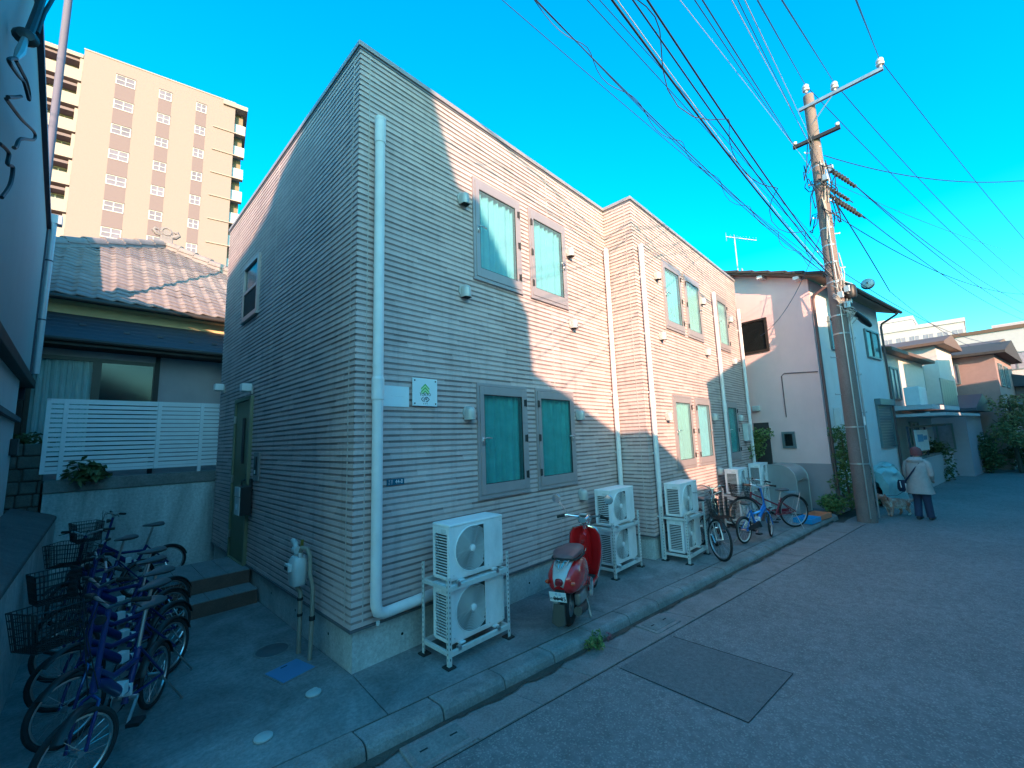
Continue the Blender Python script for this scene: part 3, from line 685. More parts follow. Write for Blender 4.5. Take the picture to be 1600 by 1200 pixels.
# vent hoods
mb = MB(); rr_ = 0.062; rings = []
for k in range(9):
    a = math.pi*k/8*0.5
    # quarter dome front over a short tube
    pass
def hood_mesh():
    mb = MB(); n = 14; rings = []
    for (z, s) in ((-0.085, 1.0), (0.0, 1.0), (0.03, 0.96), (0.055, 0.82), (0.072, 0.55), (0.08, 0.15)):
        rings.append([(rr_*math.cos(math.pi*(k/n))*s, -0.02-0.095*math.sin(math.pi*(k/n))*s, z) for k in range(n+1)]+[(-rr_*s, 0.0, z), (rr_*s, 0.0, z)])
    mb.loft(rings); return mb.mesh('vent_hood', 'hood', True)
HM = hood_mesh()
mb = MB(); mb.box(-0.05, -0.095, -0.0875, 0.05, -0.012, -0.0862); HD = mb.mesh('opening', 'dark_hole')
mb = MB(); mb.lathe([(0.085, -0.012), (0.085, 0.004)], axis='y', n=20); HF = mb.mesh('flange', 'hood')
for (x, z, b) in [(1.39,5.12,0),(1.39,3.89,0),(3.67,5.12,0),(3.67,3.89,0),(1.42,2.38,0),(3.72,2.40,0),(3.68,1.17,0),
                  (5.73,5.09,1),(5.74,3.9,1),(8.12,5.11,1),(8.13,3.9,1),(10.12,5.05,1),(5.73,2.38,1),(8.19,2.40,1),(10.15,2.41,1),(8.2,1.2,1),(10.12,3.9,1)]:
    h = mesh_obj('vent_hood', HM, APT, smooth=True, loc=(x, (YB if b else 0)-0.005, z)); mesh_obj('opening', HD, h); mesh_obj('flange', HF, h)
# electric meter box at far end
mb = MB(); mb.box(10.32, YB-0.13, 1.80, 10.62, YB-0.01, 2.25); o = mb.build('meter_cabinet', 'gas_grey', APT, bevel=0.01)

# --- steps at the door
st = thing('door_steps', 'two tiled brown-edged steps up to the olive door', 'steps', (0, 0, 0))
def tread(x0, y0, x1, y1, z, nm, nx):
    mb = MB(); mb.box(x0, y0, z-0.185, x1, y1, z-0.012); mb.build('riser', 'step_edge', st)
    w = (x1-x0)/nx
    for k in range(nx):
        mb = MB(); mb.box(x0+k*w+0.003, y0+0.0, z-0.0118, x0+(k+1)*w-0.003, y1-0.003, z); mb.build('tile', 'step_tile', st, bevel=0.002)
tread(-0.80, 2.72, -0.005, 3.12, 0.18, 'low', 3); 
tread(-1.05, 2.93+0.19, -0.005, 4.15, 0.36, 'high', 4)
mb = MB(); mb.box(-1.05, 3.12, 0.0, -0.005, 4.15, 0.174); mb.build('base', 'step_edge', st)

# --- signs on the facade
t = thing('blank_sign', 'small blank pale sign board beside the downpipe', 'sign', (0.445, -0.004, 2.53))
mb = MB(); mb.box(-0.155, -0.006, -0.107, 0.155, 0.003, 0.107); mb.build('board', 'sign_white', t, bevel=0.001)
text_obj('lettering', '・・・・・・・・・・', 0.016, 'pipe_grey', t, Matrix.Translation((0.02, -0.0066, 0.0)) @ FACE_S)
t = thing('logo_sign', 'square white TOKYO sign plate with green chevrons on standoffs', 'sign', (0.788, -0.03, 2.59))
mb = MB(); mb.box(-0.16, -0.006, -0.152, 0.16, 0.006, 0.152); mb.build('plate', 'sign_white', t, bevel=0.003)
mb = MB()
for sx in (-1, 1):
    for sz in (-1, 1): mb.cyl((sx*0.135, -0.012, sz*0.125), (sx*0.135, 0.03, sz*0.125), 0.008, n=10)
mb.build('standoff', 'win_gasket', t)
for k, mt in ((0, 'ink_green'), (1, 'ink_green'), (2, 'ink_green')):
    mb = MB(); y0 = 0.095-k*0.037; wd = 0.055 if k < 2 else 0.034
    pl = [(-wd, y0-wd*0.95), (0, y0), (wd, y0-wd*0.95), (wd, y0-wd*0.95-0.016), (0, y0-0.018), (-wd, y0-wd*0.95-0.016)]
    mb.add([(u, -0.0068, v) for u, v in pl], [(0,1,4,5), (1,2,3,4)]); mb.build('chevron', 'ink_green', t)
    if k < 2:
        mb = MB(); pl = [(-wd*0.95, y0-wd*0.95-0.017), (0, y0-0.019), (wd*0.95, y0-wd*0.95-0.017), (wd*0.9, y0-wd*0.95-0.03), (0, y0-0.035), (-wd*0.9, y0-wd*0.95-0.03)]
        mb.add([(u, -0.0066, v) for u, v in pl], [(0,1,4,5), (1,2,3,4)]); mb.build('chevron', 'ink_lime', t)
text_obj('lettering', 'TOKYO', 0.044, 'ink', t, Matrix.Translation((0, -0.0068, -0.026)) @ FACE_S, 0.95)
mb = MB()
def hexline(pts, w=0.007):
    for a, b in zip(pts[:-1], pts[1:]): mb.bar((a[0], -0.0068, a[1]), (b[0], -0.0068, b[1]), 0.001, w, upv=(0,-1,0)) if False else mb.bar((a[0], -0.0068, a[1]), (b[0], -0.0068, b[1]), w, 0.001, upv=(0,1,0))
hexline([(-0.024,-0.052),(-0.052,-0.078),(-0.024,-0.105)]); hexline([(0.024,-0.052),(0.052,-0.078),(0.026,-0.105),(0.006,-0.105)])
hexline([(-0.012,-0.105),(0.004,-0.055),(0.02,-0.052),(0.022,-0.07),(0.004,-0.076),(0.024,-0.082),(0.02,-0.1)], 0.006); hexline([(-0.022,-0.09),(-0.01,-0.06)], 0.006)
mb.build('emblem', 'ink', t)
text_obj('lettering', 'ト ウ キ', 0.018, 'ink', t, Matrix.Translation((0, -0.0068, -0.128)) @ FACE_S)
t = thing('address_plate', 'small teal address plate reading 44-8', 'sign', (0.446, -0.004, 1.658))
mb = MB(); mb.box(-0.098, -0.004, -0.031, 0.098, 0.003, 0.031); mb.build('plate', 'plate_teal', t)
text_obj('lettering', '44-8', 0.055, 'label_white', t, Matrix.Translation((0.038, -0.0046, 0.0)) @ FACE_S, 0.85)
text_obj('lettering', '千 住', 0.022, 'label_white', t, Matrix.Translation((-0.058, -0.0046, 0.012)) @ FACE_S)
text_obj('lettering', '三 丁', 0.022, 'label_white', t, Matrix.Translation((-0.058, -0.0046, -0.013)) @ FACE_S)

# --- things on the alley wall
def wall_lamp(y, z, label):
    t = thing('wall_lamp', label, 'lamp', (-0.002, y, z), 0, 'lamps on the alley wall')
    mb = MB(); mb.box(-0.03, -0.03, -0.09, 0.0, 0.03, 0.05); mb.build('bracket', 'hood', t)
    mb = MB(); mb.box(-0.16, -0.07, -0.055, -0.03, 0.07, 0.06); mb.build('housing', 'ac_white', t, bevel=0.008)
    mb = MB(); mb.box(-0.145, -0.055, -0.064, -0.045, 0.055, -0.0555); mb.build('lens', 'lid_pale', t)
wall_lamp(3.42, 2.96, 'small white lamp box over the olive door')
wall_lamp(5.22, 3.16, 'small white lamp box at the back end of the alley wall')
t = thing('intercom_panel', 'grey intercom panel beside the olive door', 'intercom', (-0.002, 3.0, 1.78))
mb = MB(); mb.box(-0.02, -0.13, -0.2, 0, 0.13, 0.2); mb.build('plate', 'core', t, bevel=0.004)
mb = MB(); mb.box(-0.032, -0.05, -0.12, -0.0195, 0.05, 0.14); mb.build('panel', 'black_plastic', t, bevel=0.004)
mb = MB(); mb.box(-0.036, -0.025, -0.10, -0.0325, 0.025, -0.05); mb.build('button', 'label_white', t)
t = thing('key_box', 'grey and black key box hung on the olive door', 'box', (0.03, 3.24, 1.30))
mb = MB(); mb.box(-0.20, -0.13, -0.20, -0.055, 0.13, 0.20); mb.build('body', 'black_plastic', t, bevel=0.01)
mb = MB(); mb.box(-0.208, -0.125, -0.195, -0.2005, 0.125, 0.05); mb.build('front', 'gas_grey', t)
mb = MB(); mb.box(-0.215, -0.125, 0.06, -0.2005, 0.125, 0.195); mb.build('flap', 'gas_grey', t, bevel=0.004)
mb = MB(); mb.box(-0.212, -0.04, -0.12, -0.2085, 0.05, -0.04); mb.build('tag', 'label_white', t)
mb = MB(); mb.box(-0.055, -0.05, 0.1, 0.0, 0.05, 0.3); mb.build('hook', 'black_plastic', t)
# gas meter
t = thing('gas_meter', 'pale grey gas meter on pipes at the alley wall', 'gas meter', (0, 0, 0))
mb = MB(); rings = []
for (z, s) in ((0.66, 0.8), (0.69, 0.95), (0.80, 1.0), (0.84, 1.0), (0.90, 0.92), (0.93, 0.7)):
    rings.append([(-0.17-0.075*s*math.copysign(abs(math.cos(a))**0.6, math.cos(a)), 0.84+0.11*s*math.copysign(abs(math.sin(a))**0.6, math.sin(a)), z) for a in [2*math.pi*k/20 for k in range(20)]])
mb.loft(rings); mb.build('body', 'gas_grey', t, smooth=True)
mb = MB(); mb.box(-0.275, 0.80, 0.80, -0.235, 0.92, 0.87); mb.build('counter', 'gas_grey', t, bevel=0.006)
mb = MB(); mb.box(-0.279, 0.82, 0.815, -0.2745, 0.90, 0.85); mb.build('dial', 'black_plastic', t)
mb = MB(); mb.cyl((-0.17, 0.78, 0.90), (-0.17, 0.78, 1.0), 0.022); mb.cyl((-0.17, 0.90, 0.90), (-0.17, 0.90, 1.0), 0.022)
mb.tube([(-0.17, 0.90, 0.99), (-0.17, 0.92, 1.04), (-0.15, 1.02, 1.05), (-0.15, 1.06, 1.05)], 0.026, 10); mb.cyl((-0.17, 0.86, 0.985), (-0.17, 0.94, 0.985), 0.036)
mb.build('union', 'gas_grey', t, smooth=True)
mb = MB(); mb.tube([(-0.17, 0.78, 0.98), (-0.17, 0.74, 1.03), (-0.14, 0.68, 1.02), (-0.12, 0.66, 0.95), (-0.12, 0.65, 0.78), (-0.10, 0.62, 0.66), (-0.10, 0.62, 0.35), (-0.12, 0.60, 0.0)], 0.021, 10)
mb.tube([(-0.16, 0.86, 0.66), (-0.16, 0.86, 0.62), (-0.14, 0.83, 0.58), (-0.14, 0.83, 0.0)], 0.022, 10)
mb.build('pipe', 'gas_pipe', t, smooth=True)
mb = MB()
for z in (0.35, 0.50): mb.cyl((-0.14, 0.83, z), (-0.14, 0.83, z+0.025), 0.027)
mb.cyl((-0.10, 0.62, 0.35), (-0.10, 0.62, 0.39), 0.027); mb.build('pipe_band', 'rubber', t)
mb = MB(); mb.bar((-0.15, 0.80, 1.02), (-0.16, 0.77, 1.10), 0.03, 0.01); mb.build('valve_lever', 'valve_gold', t)
# ================================================================== AIR CONDITIONERS AND RACKS
def make_ac():
    """front faces -Y, louvred side faces -X; origin at the front left foot"""
    t = thing('air_conditioner', '', 'air conditioner', (0,0,0), 0, 'air conditioner outdoor units on racks')
    W, D, H = 0.72, 0.27, 0.54
    mb = MB()
    mb.box(0, 0.0, 0.03, W, 0.012, H-0.03); mb.box(W-0.012, 0.012, 0.03, W, D, H-0.03); mb.box(0.012, D-0.012, 0.03, W-0.012, D, H-0.03)
    mb.box(0, 0.012, 0.03, 0.012, 0.04, H-0.03); mb.box(0, D-0.04, 0.03, 0.012, D, H-0.03); mb.box(0, 0.04, H-0.09, 0.012, D-0.04, H-0.03); mb.box(0, 0.04, 0.03, 0.012, D-0.04, 0.05)
    mb.build('casing', 'ac_white', t, bevel=0.004)
    mb = MB(); mb.box(0.05, 0.03, 0.05, 0.09, D-0.03, H-0.06); mb.build('coil', 'ac_dark', t)
    mb = MB(); mb.box(-0.004, -0.005, H-0.032, W+0.004, D+0.004, H); mb.build('lid', 'ac_white', t, bevel=0.012)
    mb = MB(); mb.box(0.01, 0.01, 0.012, W-0.01, D-0.005, 0.034); mb.build('base_pan', 'ac_white', t)
    mb = MB()
    for k in range(15):
        z = 0.070+k*0.0265; mb.box(-0.003, 0.035, z, 0.010, D-0.035, z+0.0075)
    mb.build('louvre', 'ac_white', t)
    mb = MB(); mb.box(-0.004, 0.05, H-0.085, 0.002, 0.13, H-0.05); mb.build('carry_handle', 'ac_grille', t, bevel=0.004)
    # fan opening: disc cut by a straight right side
    cx, cz, rr, cut = 0.285, 0.275, 0.215, 0.165
    def outline(r, n=44):
        pts = []
        for k in range(n):
            a = 2*math.pi*k/n; x, z = r*math.cos(a), r*math.sin(a)
            pts.append((x, z))
        return pts
    def dshape(r):
        c = min(cut*r/0.215, r); a0 = math.acos(c/r); pts = []
        for k in range(33):
            a = a0+(2*math.pi-2*a0)*k/32; pts.append((cx+r*math.cos(a), cz+r*math.sin(a)))
        pts.append((cx+c, cz-r*0.97)); pts.append((cx+c, cz+r*0.97)) if False else None
        return [p for p in pts if p]
    # panel plate filling the D
    dd = [(cx+cut, cz+rr*0.985)]+[(cx+rr*math.cos(a), cz+rr*math.sin(a)) for a in [R(90)+R(180)*k/24 for k in range(25)]]+[(cx+cut, cz-rr*0.985)]
    mb = MB(); mb.prism(dd, -0.002, 0.004, lambda u, v, w: (u, w, v)); fo = mb.build('fan_opening', 'ac_dark', t)
    mb = MB(); mb.tube([(u, -0.006, v) for u, v in dd], 0.006, 6, closed=True); mb.build('rim', 'ac_white', fo)
    mb = MB()
    for b in range(4):
        a = b*math.pi/2+0.4; pts = []
        for (r, da) in ((0.05, -0.35), (0.12, -0.5), (0.195, -0.42), (0.195, 0.35), (0.12, 0.25), (0.05, 0.3)): pts.append((cx+r*math.cos(a+da), cz+r*math.sin(a+da)))
        pts = [(min(u, cx+cut-0.01), v) for u, v in pts]
        mb.add([(u, -0.0035, v) for u, v in pts], [(0,1,4,5), (1,2,3,4)])
    mb.build('fan_blade', 'ac_fan', fo)
    mb = MB()
    for k in range(1, 14):
        r = 0.03+0.0142*k; pts = []
        for j in range(41):
            a = 2*math.pi*j/40; x, z = cx+r*math.cos(a), cz+r*math.sin(a)
            if x > cx+cut-0.004: 
                if len(pts) > 1: mb.tube(pts, 0.0036, 4, caps=False)
                pts = []; continue
            pts.append((x, -0.012+0.006*(r/rr), z))
        if len(pts) > 1: mb.tube(pts, 0.0036, 4, caps=False)
    for k in range(6):
        a = k*math.pi/3+0.1; r1 = rr if math.cos(a) <= cut/rr else cut/math.cos(a)
        mb.tube([(cx+0.03*math.cos(a), -0.010, cz+0.03*math.sin(a)), (cx+r1*math.cos(a), -0.006, cz+r1*math.sin(a))], 0.0016, 4)
    mb.build('wire_guard', 'ac_grille', t)
    mb = MB(); mb.lathe([(0.034, -0.004), (0.034, -0.018), (0.028, -0.022), (0.0001, -0.023)], c=(cx, 0, cz), axis='y', n=20); mb.build('hub_cap', 'ac_white', t, smooth=True)
    mb = MB()
    for x in (0.1, 0.55): mb.box(x, -0.03, 0.0, x+0.06, D+0.03, 0.014)
    mb.build('foot', 'ac_white', t)
    mb = MB()
    for (x, z) in ((0.05, 0.06), (0.5, 0.06), (0.69, 0.06), (0.69, 0.48)): mb.cyl((x, 0.0, z), (x, -0.004, z), 0.005, n=8)
    mb.build('screw', 'steel', t)
    return t
def make_rack(W=0.80, D=0.43, H=0.86, shelves=(0.135, 0.70)):
    t = thing('unit_rack', '', 'rack', (0,0,0), 0, 'steel racks under the air conditioners')
    for (x, y, hh) in ((0, 0, 0.78), (W, 0, H), (0, D, H), (W, D, H)):
        sx = 1 if x == 0 else -1; sy = 1 if y == 0 else -1
        mb = MB(); mb.box(min(x, x+sx*0.035), min(y, y+sy*0.003), 0.01, max(x, x+sx*0.035), max(y, y+sy*0.003), hh)
        mb.box(min(x, x+sx*0.003), min(y+sy*0.003, y+sy*0.035), 0.01, max(x, x+sx*0.003), max(y+sy*0.003, y+sy*0.035), hh)
        l = mb.build('leg', 'rack_paint', t)
        mb = MB(); z = 0.06
        while z < hh-0.03:
            mb.box(x+sx*0.013, y-sy*0.0008, z, x+sx*0.021, y+sy*0.001, z+0.02); mb.box(x-sx*0.0008, y+sy*0.015, z, x+sx*0.001, y+sy*0.022, z+0.02); z += 0.045
        mb.build('slot', 'dark_hole', l)
        mb = MB(); mb.box(x-0.045+sx*0.015, y-0.05+sy*0.02, -0.001, x+0.045+sx*0.015, y+0.05+sy*0.02, 0.012); mb.build('foot_pad', 'rubber', l)
    for z in shelves:
        for y in (-0.002, D-0.028):
            mb = MB(); mb.box(0.004, y, z-0.045, W-0.004, y+0.03, z); mb.build('rail', 'rack_paint', t, bevel=0.002)
        for x in (0.0036, W-0.0336):
            mb = MB(); mb.box(x, 0.03, z-0.04, x+0.03, D-0.03, z-0.004); mb.build('rail', 'rack_paint', t, bevel=0.002)
        for x in (0.11, 0.62):
            mb = MB(); mb.box(x, -0.004, z-0.02, x+0.035, 0.03, z+0.02); mb.cyl((x+0.018, 0.012, z+0.012), (x+0.018, 0.012, z+0.03), 0.012, n=8); mb.build('clamp', 'steel', t)
    return t
ac0 = make_ac(); rk0 = make_rack()
spots = [((0.66, -0.575), (0.735, -0.50), 'nearest the downpipe', 'at the near corner'),
         ((3.68, -0.53), (3.76, -0.46), 'behind the red scooter', 'behind the red scooter'),
         ((4.99, -1.08), (5.02, -1.0), 'behind the basket bicycle', 'between the wall recess and the basket bicycle'),
         ((8.06, -1.08), (8.10, -1.0), 'behind the blue folding bicycle', 'behind the blue folding bicycle'),
         ((9.84, -1.08), (9.90, -1.0), 'beside the domed metal bin', 'beside the domed metal bin')]
for k, (rp, ap, where, rw) in enumerate(spots):
    for lv, zz in (('upper', 0.70), ('lower', 0.135)):
        lab = f'{lv} of two white air conditioner units stacked {where}'
        if k == 0 and lv == 'upper': ac0.location = (*ap, zz+0.001); ac0['label'] = lab
        else: dup(ac0, lab, (*ap, zz+0.001))
    lab = f'white slotted steel rack holding air conditioners {rw}'
    if k == 0: rk0.location = (*rp, 0); rk0['label'] = lab
    else: dup(rk0, lab, (*rp, 0))

# ================================================================== BICYCLES
def circ(cx, cy, cz, r, n=32, a0=0, a1=2*math.pi, closed=True):
    k = n if closed else n+1
    return [(cx+r*math.cos(a0+(a1-a0)*i/n), cy, cz+r*math.sin(a0+(a1-a0)*i/n)) for i in range(k)]
def wheel(parent, x, r, steer=0.0, rimmat='steel', tw=0.019, nsp=20):
    w = part('wheel', parent, (x, 0, r)); w.rotation_euler = (0, 0, steer)
    mb = MB(); mb.tube(circ(0, 0, 0, r-tw, 36), tw, 8, closed=True); mb.build('tyre', 'tyre', w, smooth=True)
    mb = MB(); mb.tube(circ(0, 0, 0, r-2*tw-0.004, 36), 0.0105, 6, closed=True); mb.build('rim', rimmat, w, smooth=True)
    mb = MB()
    for k in range(nsp):
        a = 2*math.pi*k/nsp; s = 1 if k % 2 else -1; da = 0.28*(1 if (k//2) % 2 else -1)
        mb.tube([(0.02*math.cos(a+da*2), s*0.028, 0.02*math.sin(a+da*2)), ((r-2*tw)*math.cos(a), 0, (r-2*tw)*math.sin(a))], 0.0014, 3, caps=False)
    mb.build('spokes', 'steel', w)
    mb = MB(); mb.cyl((0, -0.045, 0), (0, 0.045, 0), 0.018, n=10); mb.build('hub', 'steel', w)
    return w
def saddle(parent, x, z, mt='saddle'):
    mb = MB(); rings = []
    for (dx, hw, zt, zb) in ((-0.13, 0.05, 0.0, -0.03), (-0.115, 0.085, 0.02, -0.045), (-0.06, 0.095, 0.026, -0.05), (0.0, 0.07, 0.016, -0.045), (0.07, 0.035, 0.012, -0.035), (0.13, 0.02, 0.006, -0.025), (0.145, 0.008, -0.004, -0.018)):
        rings.append([(x+dx, hw*math.cos(a), z+(zt+zb)/2+(zt-zb)/2*math.sin(a)) for a in [2*math.pi*k/14 for k in range(14)]])
    mb.loft(rings); return mb.build('saddle', mt, parent, smooth=True)
def basket(parent, x0, x1, hw, z0, z1, mt, step=0.026):
    mb = MB(); r = 0.0034
    def P(u, s, z):  # taper
        k = 0.82+0.18*(z-z0)/(z1-z0); c = (x0+x1)/2
        return (c+(u-c)*k, s*hw*k, z)
    for z in [z0+(z1-z0)*k/5 for k in range(6)]:
        mb.tube([P(x0, -1, z), P(x1, -1, z), P(x1, 1, z), P(x0, 1, z)], r if z < z1 else 0.005, 4, closed=True)
    n = int((x1-x0)/step)
    for k in range(n+1):
        u = x0+(x1-x0)*k/n
        for s in (-1, 1): mb.tube([P(u, s, z0), P(u, s, z1)], r, 3)
        mb.tube([P(u, -1, z0), P(u, 1, z0)], r, 3)
    n = int(2*hw/step)
    for k in range(n+1):
        s = -1+2*k/n
        for u in (x0, x1): mb.tube([P(u, s, z0), P(u, s, z1)], r, 3)
        mb.tube([P(x0, s, z0), P(x1, s, z0)], r, 3)
    return mb.build('basket', mt, parent)
def fender(parent, x, r, a0, a1, mt):
    mb = MB(); rings = []
    n = 16
    for k in range(n+1):
        a = a0+(a1-a0)*k/n; ca, sa = math.cos(a), math.sin(a)
        rings.append([(x+(r+dr)*ca, dy, r_c+(r+dr)*sa) for (dr, dy) in ((0.004, -0.032), (0.016, -0.02), (0.02, 0), (0.016, 0.02), (0.004, 0.032), (0.001, 0.03), (0.013, 0.018), (0.016, 0), (0.013, -0.018), (0.001, -0.03))])
    mb.loft(rings); return mb.build('mudguard', mt, parent, smooth=True)
r_c = 0.25
def make_bike(label, loc, rz, style='fold', r=0.235, wb=0.94, mt='blue_frame', rim='steel', seat=0.86, bar=1.05, steer=0.0, bask=None, group=None, fend='black_plastic', gname=None, bar_up='steel'):
    global r_c
    r_c = r
    t = thing('bicycle', label, 'bicycle', (loc[0], loc[1], loc[2] if len(loc) > 2 else 0.0), rz, group)
    xr, xf = -wb/2, wb/2
    wheel(t, xr, r, 0, rim); wheel(t, xf, r, steer, rim)
    bbx, bbz = -0.06 if style == 'fold' else -wb/2+0.42, 0.27
    hx, hz0, hz1 = xf-0.13, r+0.30, r+0.42
    if style == 'city': hx, hz0, hz1 = xf-0.17, r+0.30, r+0.44
    stx = bbx-0.10
    mb = MB()
    if style == 'fold':
        mb.tube([(hx, 0, hz0+0.03), (hx-0.10, 0, hz0-0.02), (bbx+0.10, 0, bbz+0.09), (bbx-0.02, 0, bbz+0.06)], [0.030, 0.034, 0.034, 0.030], 10)
        mb.tube([(bbx+0.02, 0, bbz-0.03), (stx-0.02, 0, bbz+0.30)], 0.022, 10)
        mb.tube([(hx-0.01, 0, hz1-0.02), (bbx+0.2, 0, bbz+0.24), (stx+0.01, 0, bbz+0.22)], 0.021, 10)
    else:
        mb.tube([(hx, 0, hz0+0.02), (bbx, 0, bbz)], 0.018, 10)
        mb.tube([(hx-0.01, 0, hz1-0.03), (stx+0.03, 0, bbz+0.20)], 0.016, 10)
        mb.tube([(bbx, 0, bbz), (stx-0.06, 0, seat-0.18)], 0.017, 10)
    for s in (-1, 1):
        mb.tube([(bbx, s*0.02, bbz), (xr, s*0.055, r)], 0.010, 8); mb.tube([(stx, s*0.015, bbz+0.30), (xr, s*0.055, r)], 0.009, 8)
    mb.tube([(hx+0.012, 0, hz0-0.02), (hx-0.018, 0, hz1)], 0.022, 10)
    mb.build('frame', mt, t, smooth=True)
    if style == 'fold':
        mb = MB(); mb.box(bbx+0.06, -0.036, bbz+0.07, bbx+0.13, 0.036, bbz+0.15); mb.box(bbx+0.0, -0.0355, bbz+0.02, bbx+0.03, 0.0355, bbz+0.10); mb.build('hinge_plate', 'label_white', t, bevel=0.004)
    mb = MB(); d = (xf-hx)
    fk = []
    for s in (-1, 1):
        mb.tube([(hx+0.02, 0, hz0-0.03), (hx+0.03, s*0.045, hz0-0.06), (hx+d*0.75, s*0.05, r+0.10), (xf, s*0.05, r)], 0.0105, 8)
    mb.build('fork', mt if style == 'fold' else 'steel', t, smooth=True)
    bx = hx-0.05 if style == 'fold' else hx-0.03
    mb = MB(); mb.tube([(hx-0.01, 0, hz1-0.02), (hx-0.03, 0, hz1+0.1), (bx-0.03, 0, bar-0.06)], 0.016, 10); mb.build('stem', 'blue_frame' if mt == 'blue_frame' else bar_up, t, smooth=True)
    cs, sn = math.cos(steer), math.sin(steer); px = bx-0.03
    def S(x, y, z): return (px+(x-px)*cs-y*sn, (x-px)*sn+y*cs, z)
    mb = MB()
    if style == 'fold': pts = [S(px-0.05, -0.27, bar), S(px-0.02, -0.14, bar), S(px, 0, bar-0.05), S(px-0.02, 0.14, bar), S(px-0.05, 0.27, bar)]
    else: pts = [S(px-0.24, -0.27, bar-0.03), S(px-0.10, -0.26, bar+0.01), S(px+0.03, -0.15, bar+0.03), S(px+0.0, 0, bar-0.04), S(px+0.03, 0.15, bar+0.03), S(px-0.10, 0.26, bar+0.01), S(px-0.24, 0.27, bar-0.03)]
    mb.tube(pts, 0.011, 8); hb = mb.build('handlebar', 'steel', t, smooth=True)
    mb = MB()
    for a, b in ((pts[0], pts[1]), (pts[-1], pts[-2])):
        a, b = Vector(a), Vector(b); dd = (b-a).normalized(); mb.tube([a-dd*0.004, a+dd*0.11], 0.0165, 8); mb.tube([a+dd*0.10+Vector((0.03, 0, -0.01)), a+dd*0.02+Vector((0.055, 0, -0.03))], 0.005, 5)
    mb.build('grip', 'rubber', hb)
    mb = MB(); c = S(px+0.06, 0.03, bar-0.1); mb.lathe([(0.012, -0.03), (0.03, 0.0), (0.03, 0.02), (0.0001, 0.024)], c=c, axis='x', n=12); mb.build('headlamp', 'black_plastic', t, smooth=True)
    mb = MB(); mb.tube([(stx, 0, bbz+0.26), (stx-0.08, 0, seat-0.03)], 0.014, 8); mb.build('seat_post', 'steel', t)
    saddle(t, stx-0.09, seat)
    fender(t, xr, r, R(20), R(165), fend); fender(t, xf, r, R(40), R(160), fend)
    mb = MB(); mb.lathe([(0.085, -0.004), (0.085, 0.004)], c=(bbx, -0.05, bbz), axis='y', n=24); mb.cyl((bbx, -0.07, bbz), (bbx, 0.07, bbz), 0.016)
    for s in (-1, 1): mb.bar((bbx, s*0.065, bbz), (bbx+s*0.12, s*0.075, bbz-0.11), 0.018, 0.012)
    ck = mb.build('crank', 'steel', t)
    mb = MB()
    for s in (-1, 1): mb.box(bbx+s*0.12-0.045, s*0.08 if s > 0 else s*0.08-0.08, bbz-0.125, bbx+s*0.12+0.045, s*0.08+0.08 if s > 0 else s*0.08, bbz-0.10)
    mb.build('pedal', 'black_plastic', ck)
    mb = MB(); mb.tube([(bbx, -0.052, bbz+0.085), (xr, -0.052, r+0.035)], 0.006, 4); mb.tube([(bbx, -0.052, bbz-0.085), (xr, -0.052, r-0.035)], 0.006, 4); mb.prism([(bbx+0.1, bbz-0.02), (bbx+0.02, bbz+0.10), (xr+0.05, r+0.05), (xr+0.05, r-0.0)], -0.075, -0.068, lambda u, v, w: (u, w, v)); mb.build('chain_guard', 'black_plastic' if style == 'fold' else mt, t)
    mb = MB(); mb.tube([(xr+0.04, 0.06, r), (xr-0.03, 0.19, 0.004)], 0.008, 6); mb.build('kickstand', 'steel', t)
    mb = MB(); mb.tube([S(px, 0.05, bar-0.02), S(px+0.12, 0.08, bar+0.03), S(px+0.14, 0.03, bar-0.16), (hx+0.02, 0.03, hz0)], 0.004, 5); mb.tube([S(px, -0.05, bar-0.02), S(px+0.10, -0.08, bar+0.05), S(px+0.11, -0.03, bar-0.16), (hx+0.02, -0.02, hz0-0.05)], 0.004, 5); mb.build('brake_cable', 'cable', t)
    if bask: 
        b = basket(t, hx+0.06, hx+0.36, 0.17, bar-0.34, bar-0.08, bask); 
        b.matrix_local = Matrix.Translation((px, 0, 0)) @ Matrix.Rotation(steer, 4, 'Z') @ Matrix.Translation((-px, 0, 0))
    if style == 'city':
        mb = MB()
        for s in (-1, 1): mb.tube([(stx-0.06, s*0.06, r*2+0.06), (xr-0.15, s*0.06, r*2+0.06), (xr, s*0.06, r)], 0.006, 5)
        for k in range(4): mb.tube([(stx-0.1-k*0.08, -0.06, r*2+0.06), (stx-0.1-k*0.08, 0.06, r*2+0.06)], 0.005, 4)
        mb.build('carrier', 'steel', t)
    return t
# row of blue folding bicycles along the low wall on the left
def between(fr, re): return ((fr[0]+re[0])/2, (fr[1]+re[1])/2), math.atan2(fr[1]-re[1], fr[0]-re[0])
fb = []
c, a = between((-1.70, 0.05), (-1.25, 0.85))
b0 = make_bike('blue folding bicycle nearest the camera in the alley row', c, a, 'fold', 0.235, 0.92, steer=R(-28), group='blue folding bicycles in the alley row')
rows = [((-1.74, 0.72), (-1.08, 1.38), 'blue folding bicycle second from the camera in the alley row'),
        ((-1.76, 1.36), (-1.02, 1.93), 'blue folding bicycle third from the camera in the alley row'),
        ((-1.76, 2.00), (-0.95, 2.47), 'blue folding bicycle fourth from the camera in the alley row'),
        ((-1.75, 2.72), (-0.90, 3.02), 'blue folding bicycle beside the lower door step')]
c, a = between(*rows[0][:2])
b1 = make_bike(rows[0][2], c, a, 'fold', 0.235, 0.92, steer=R(-18), bask='black_plastic', group='blue folding bicycles in the alley row')
for i, (fr, re, lab) in enumerate(rows):
    c, a = between(fr, re); o = b1 if i == 0 else dup(b1 if i == 2 else b0, lab, (*c, 0), a)
    o.rotation_euler = (R([3, -2, 4, 2][i]), 0, a)
c, a = between((-1.80, 3.9), (-1.12, 4.4))
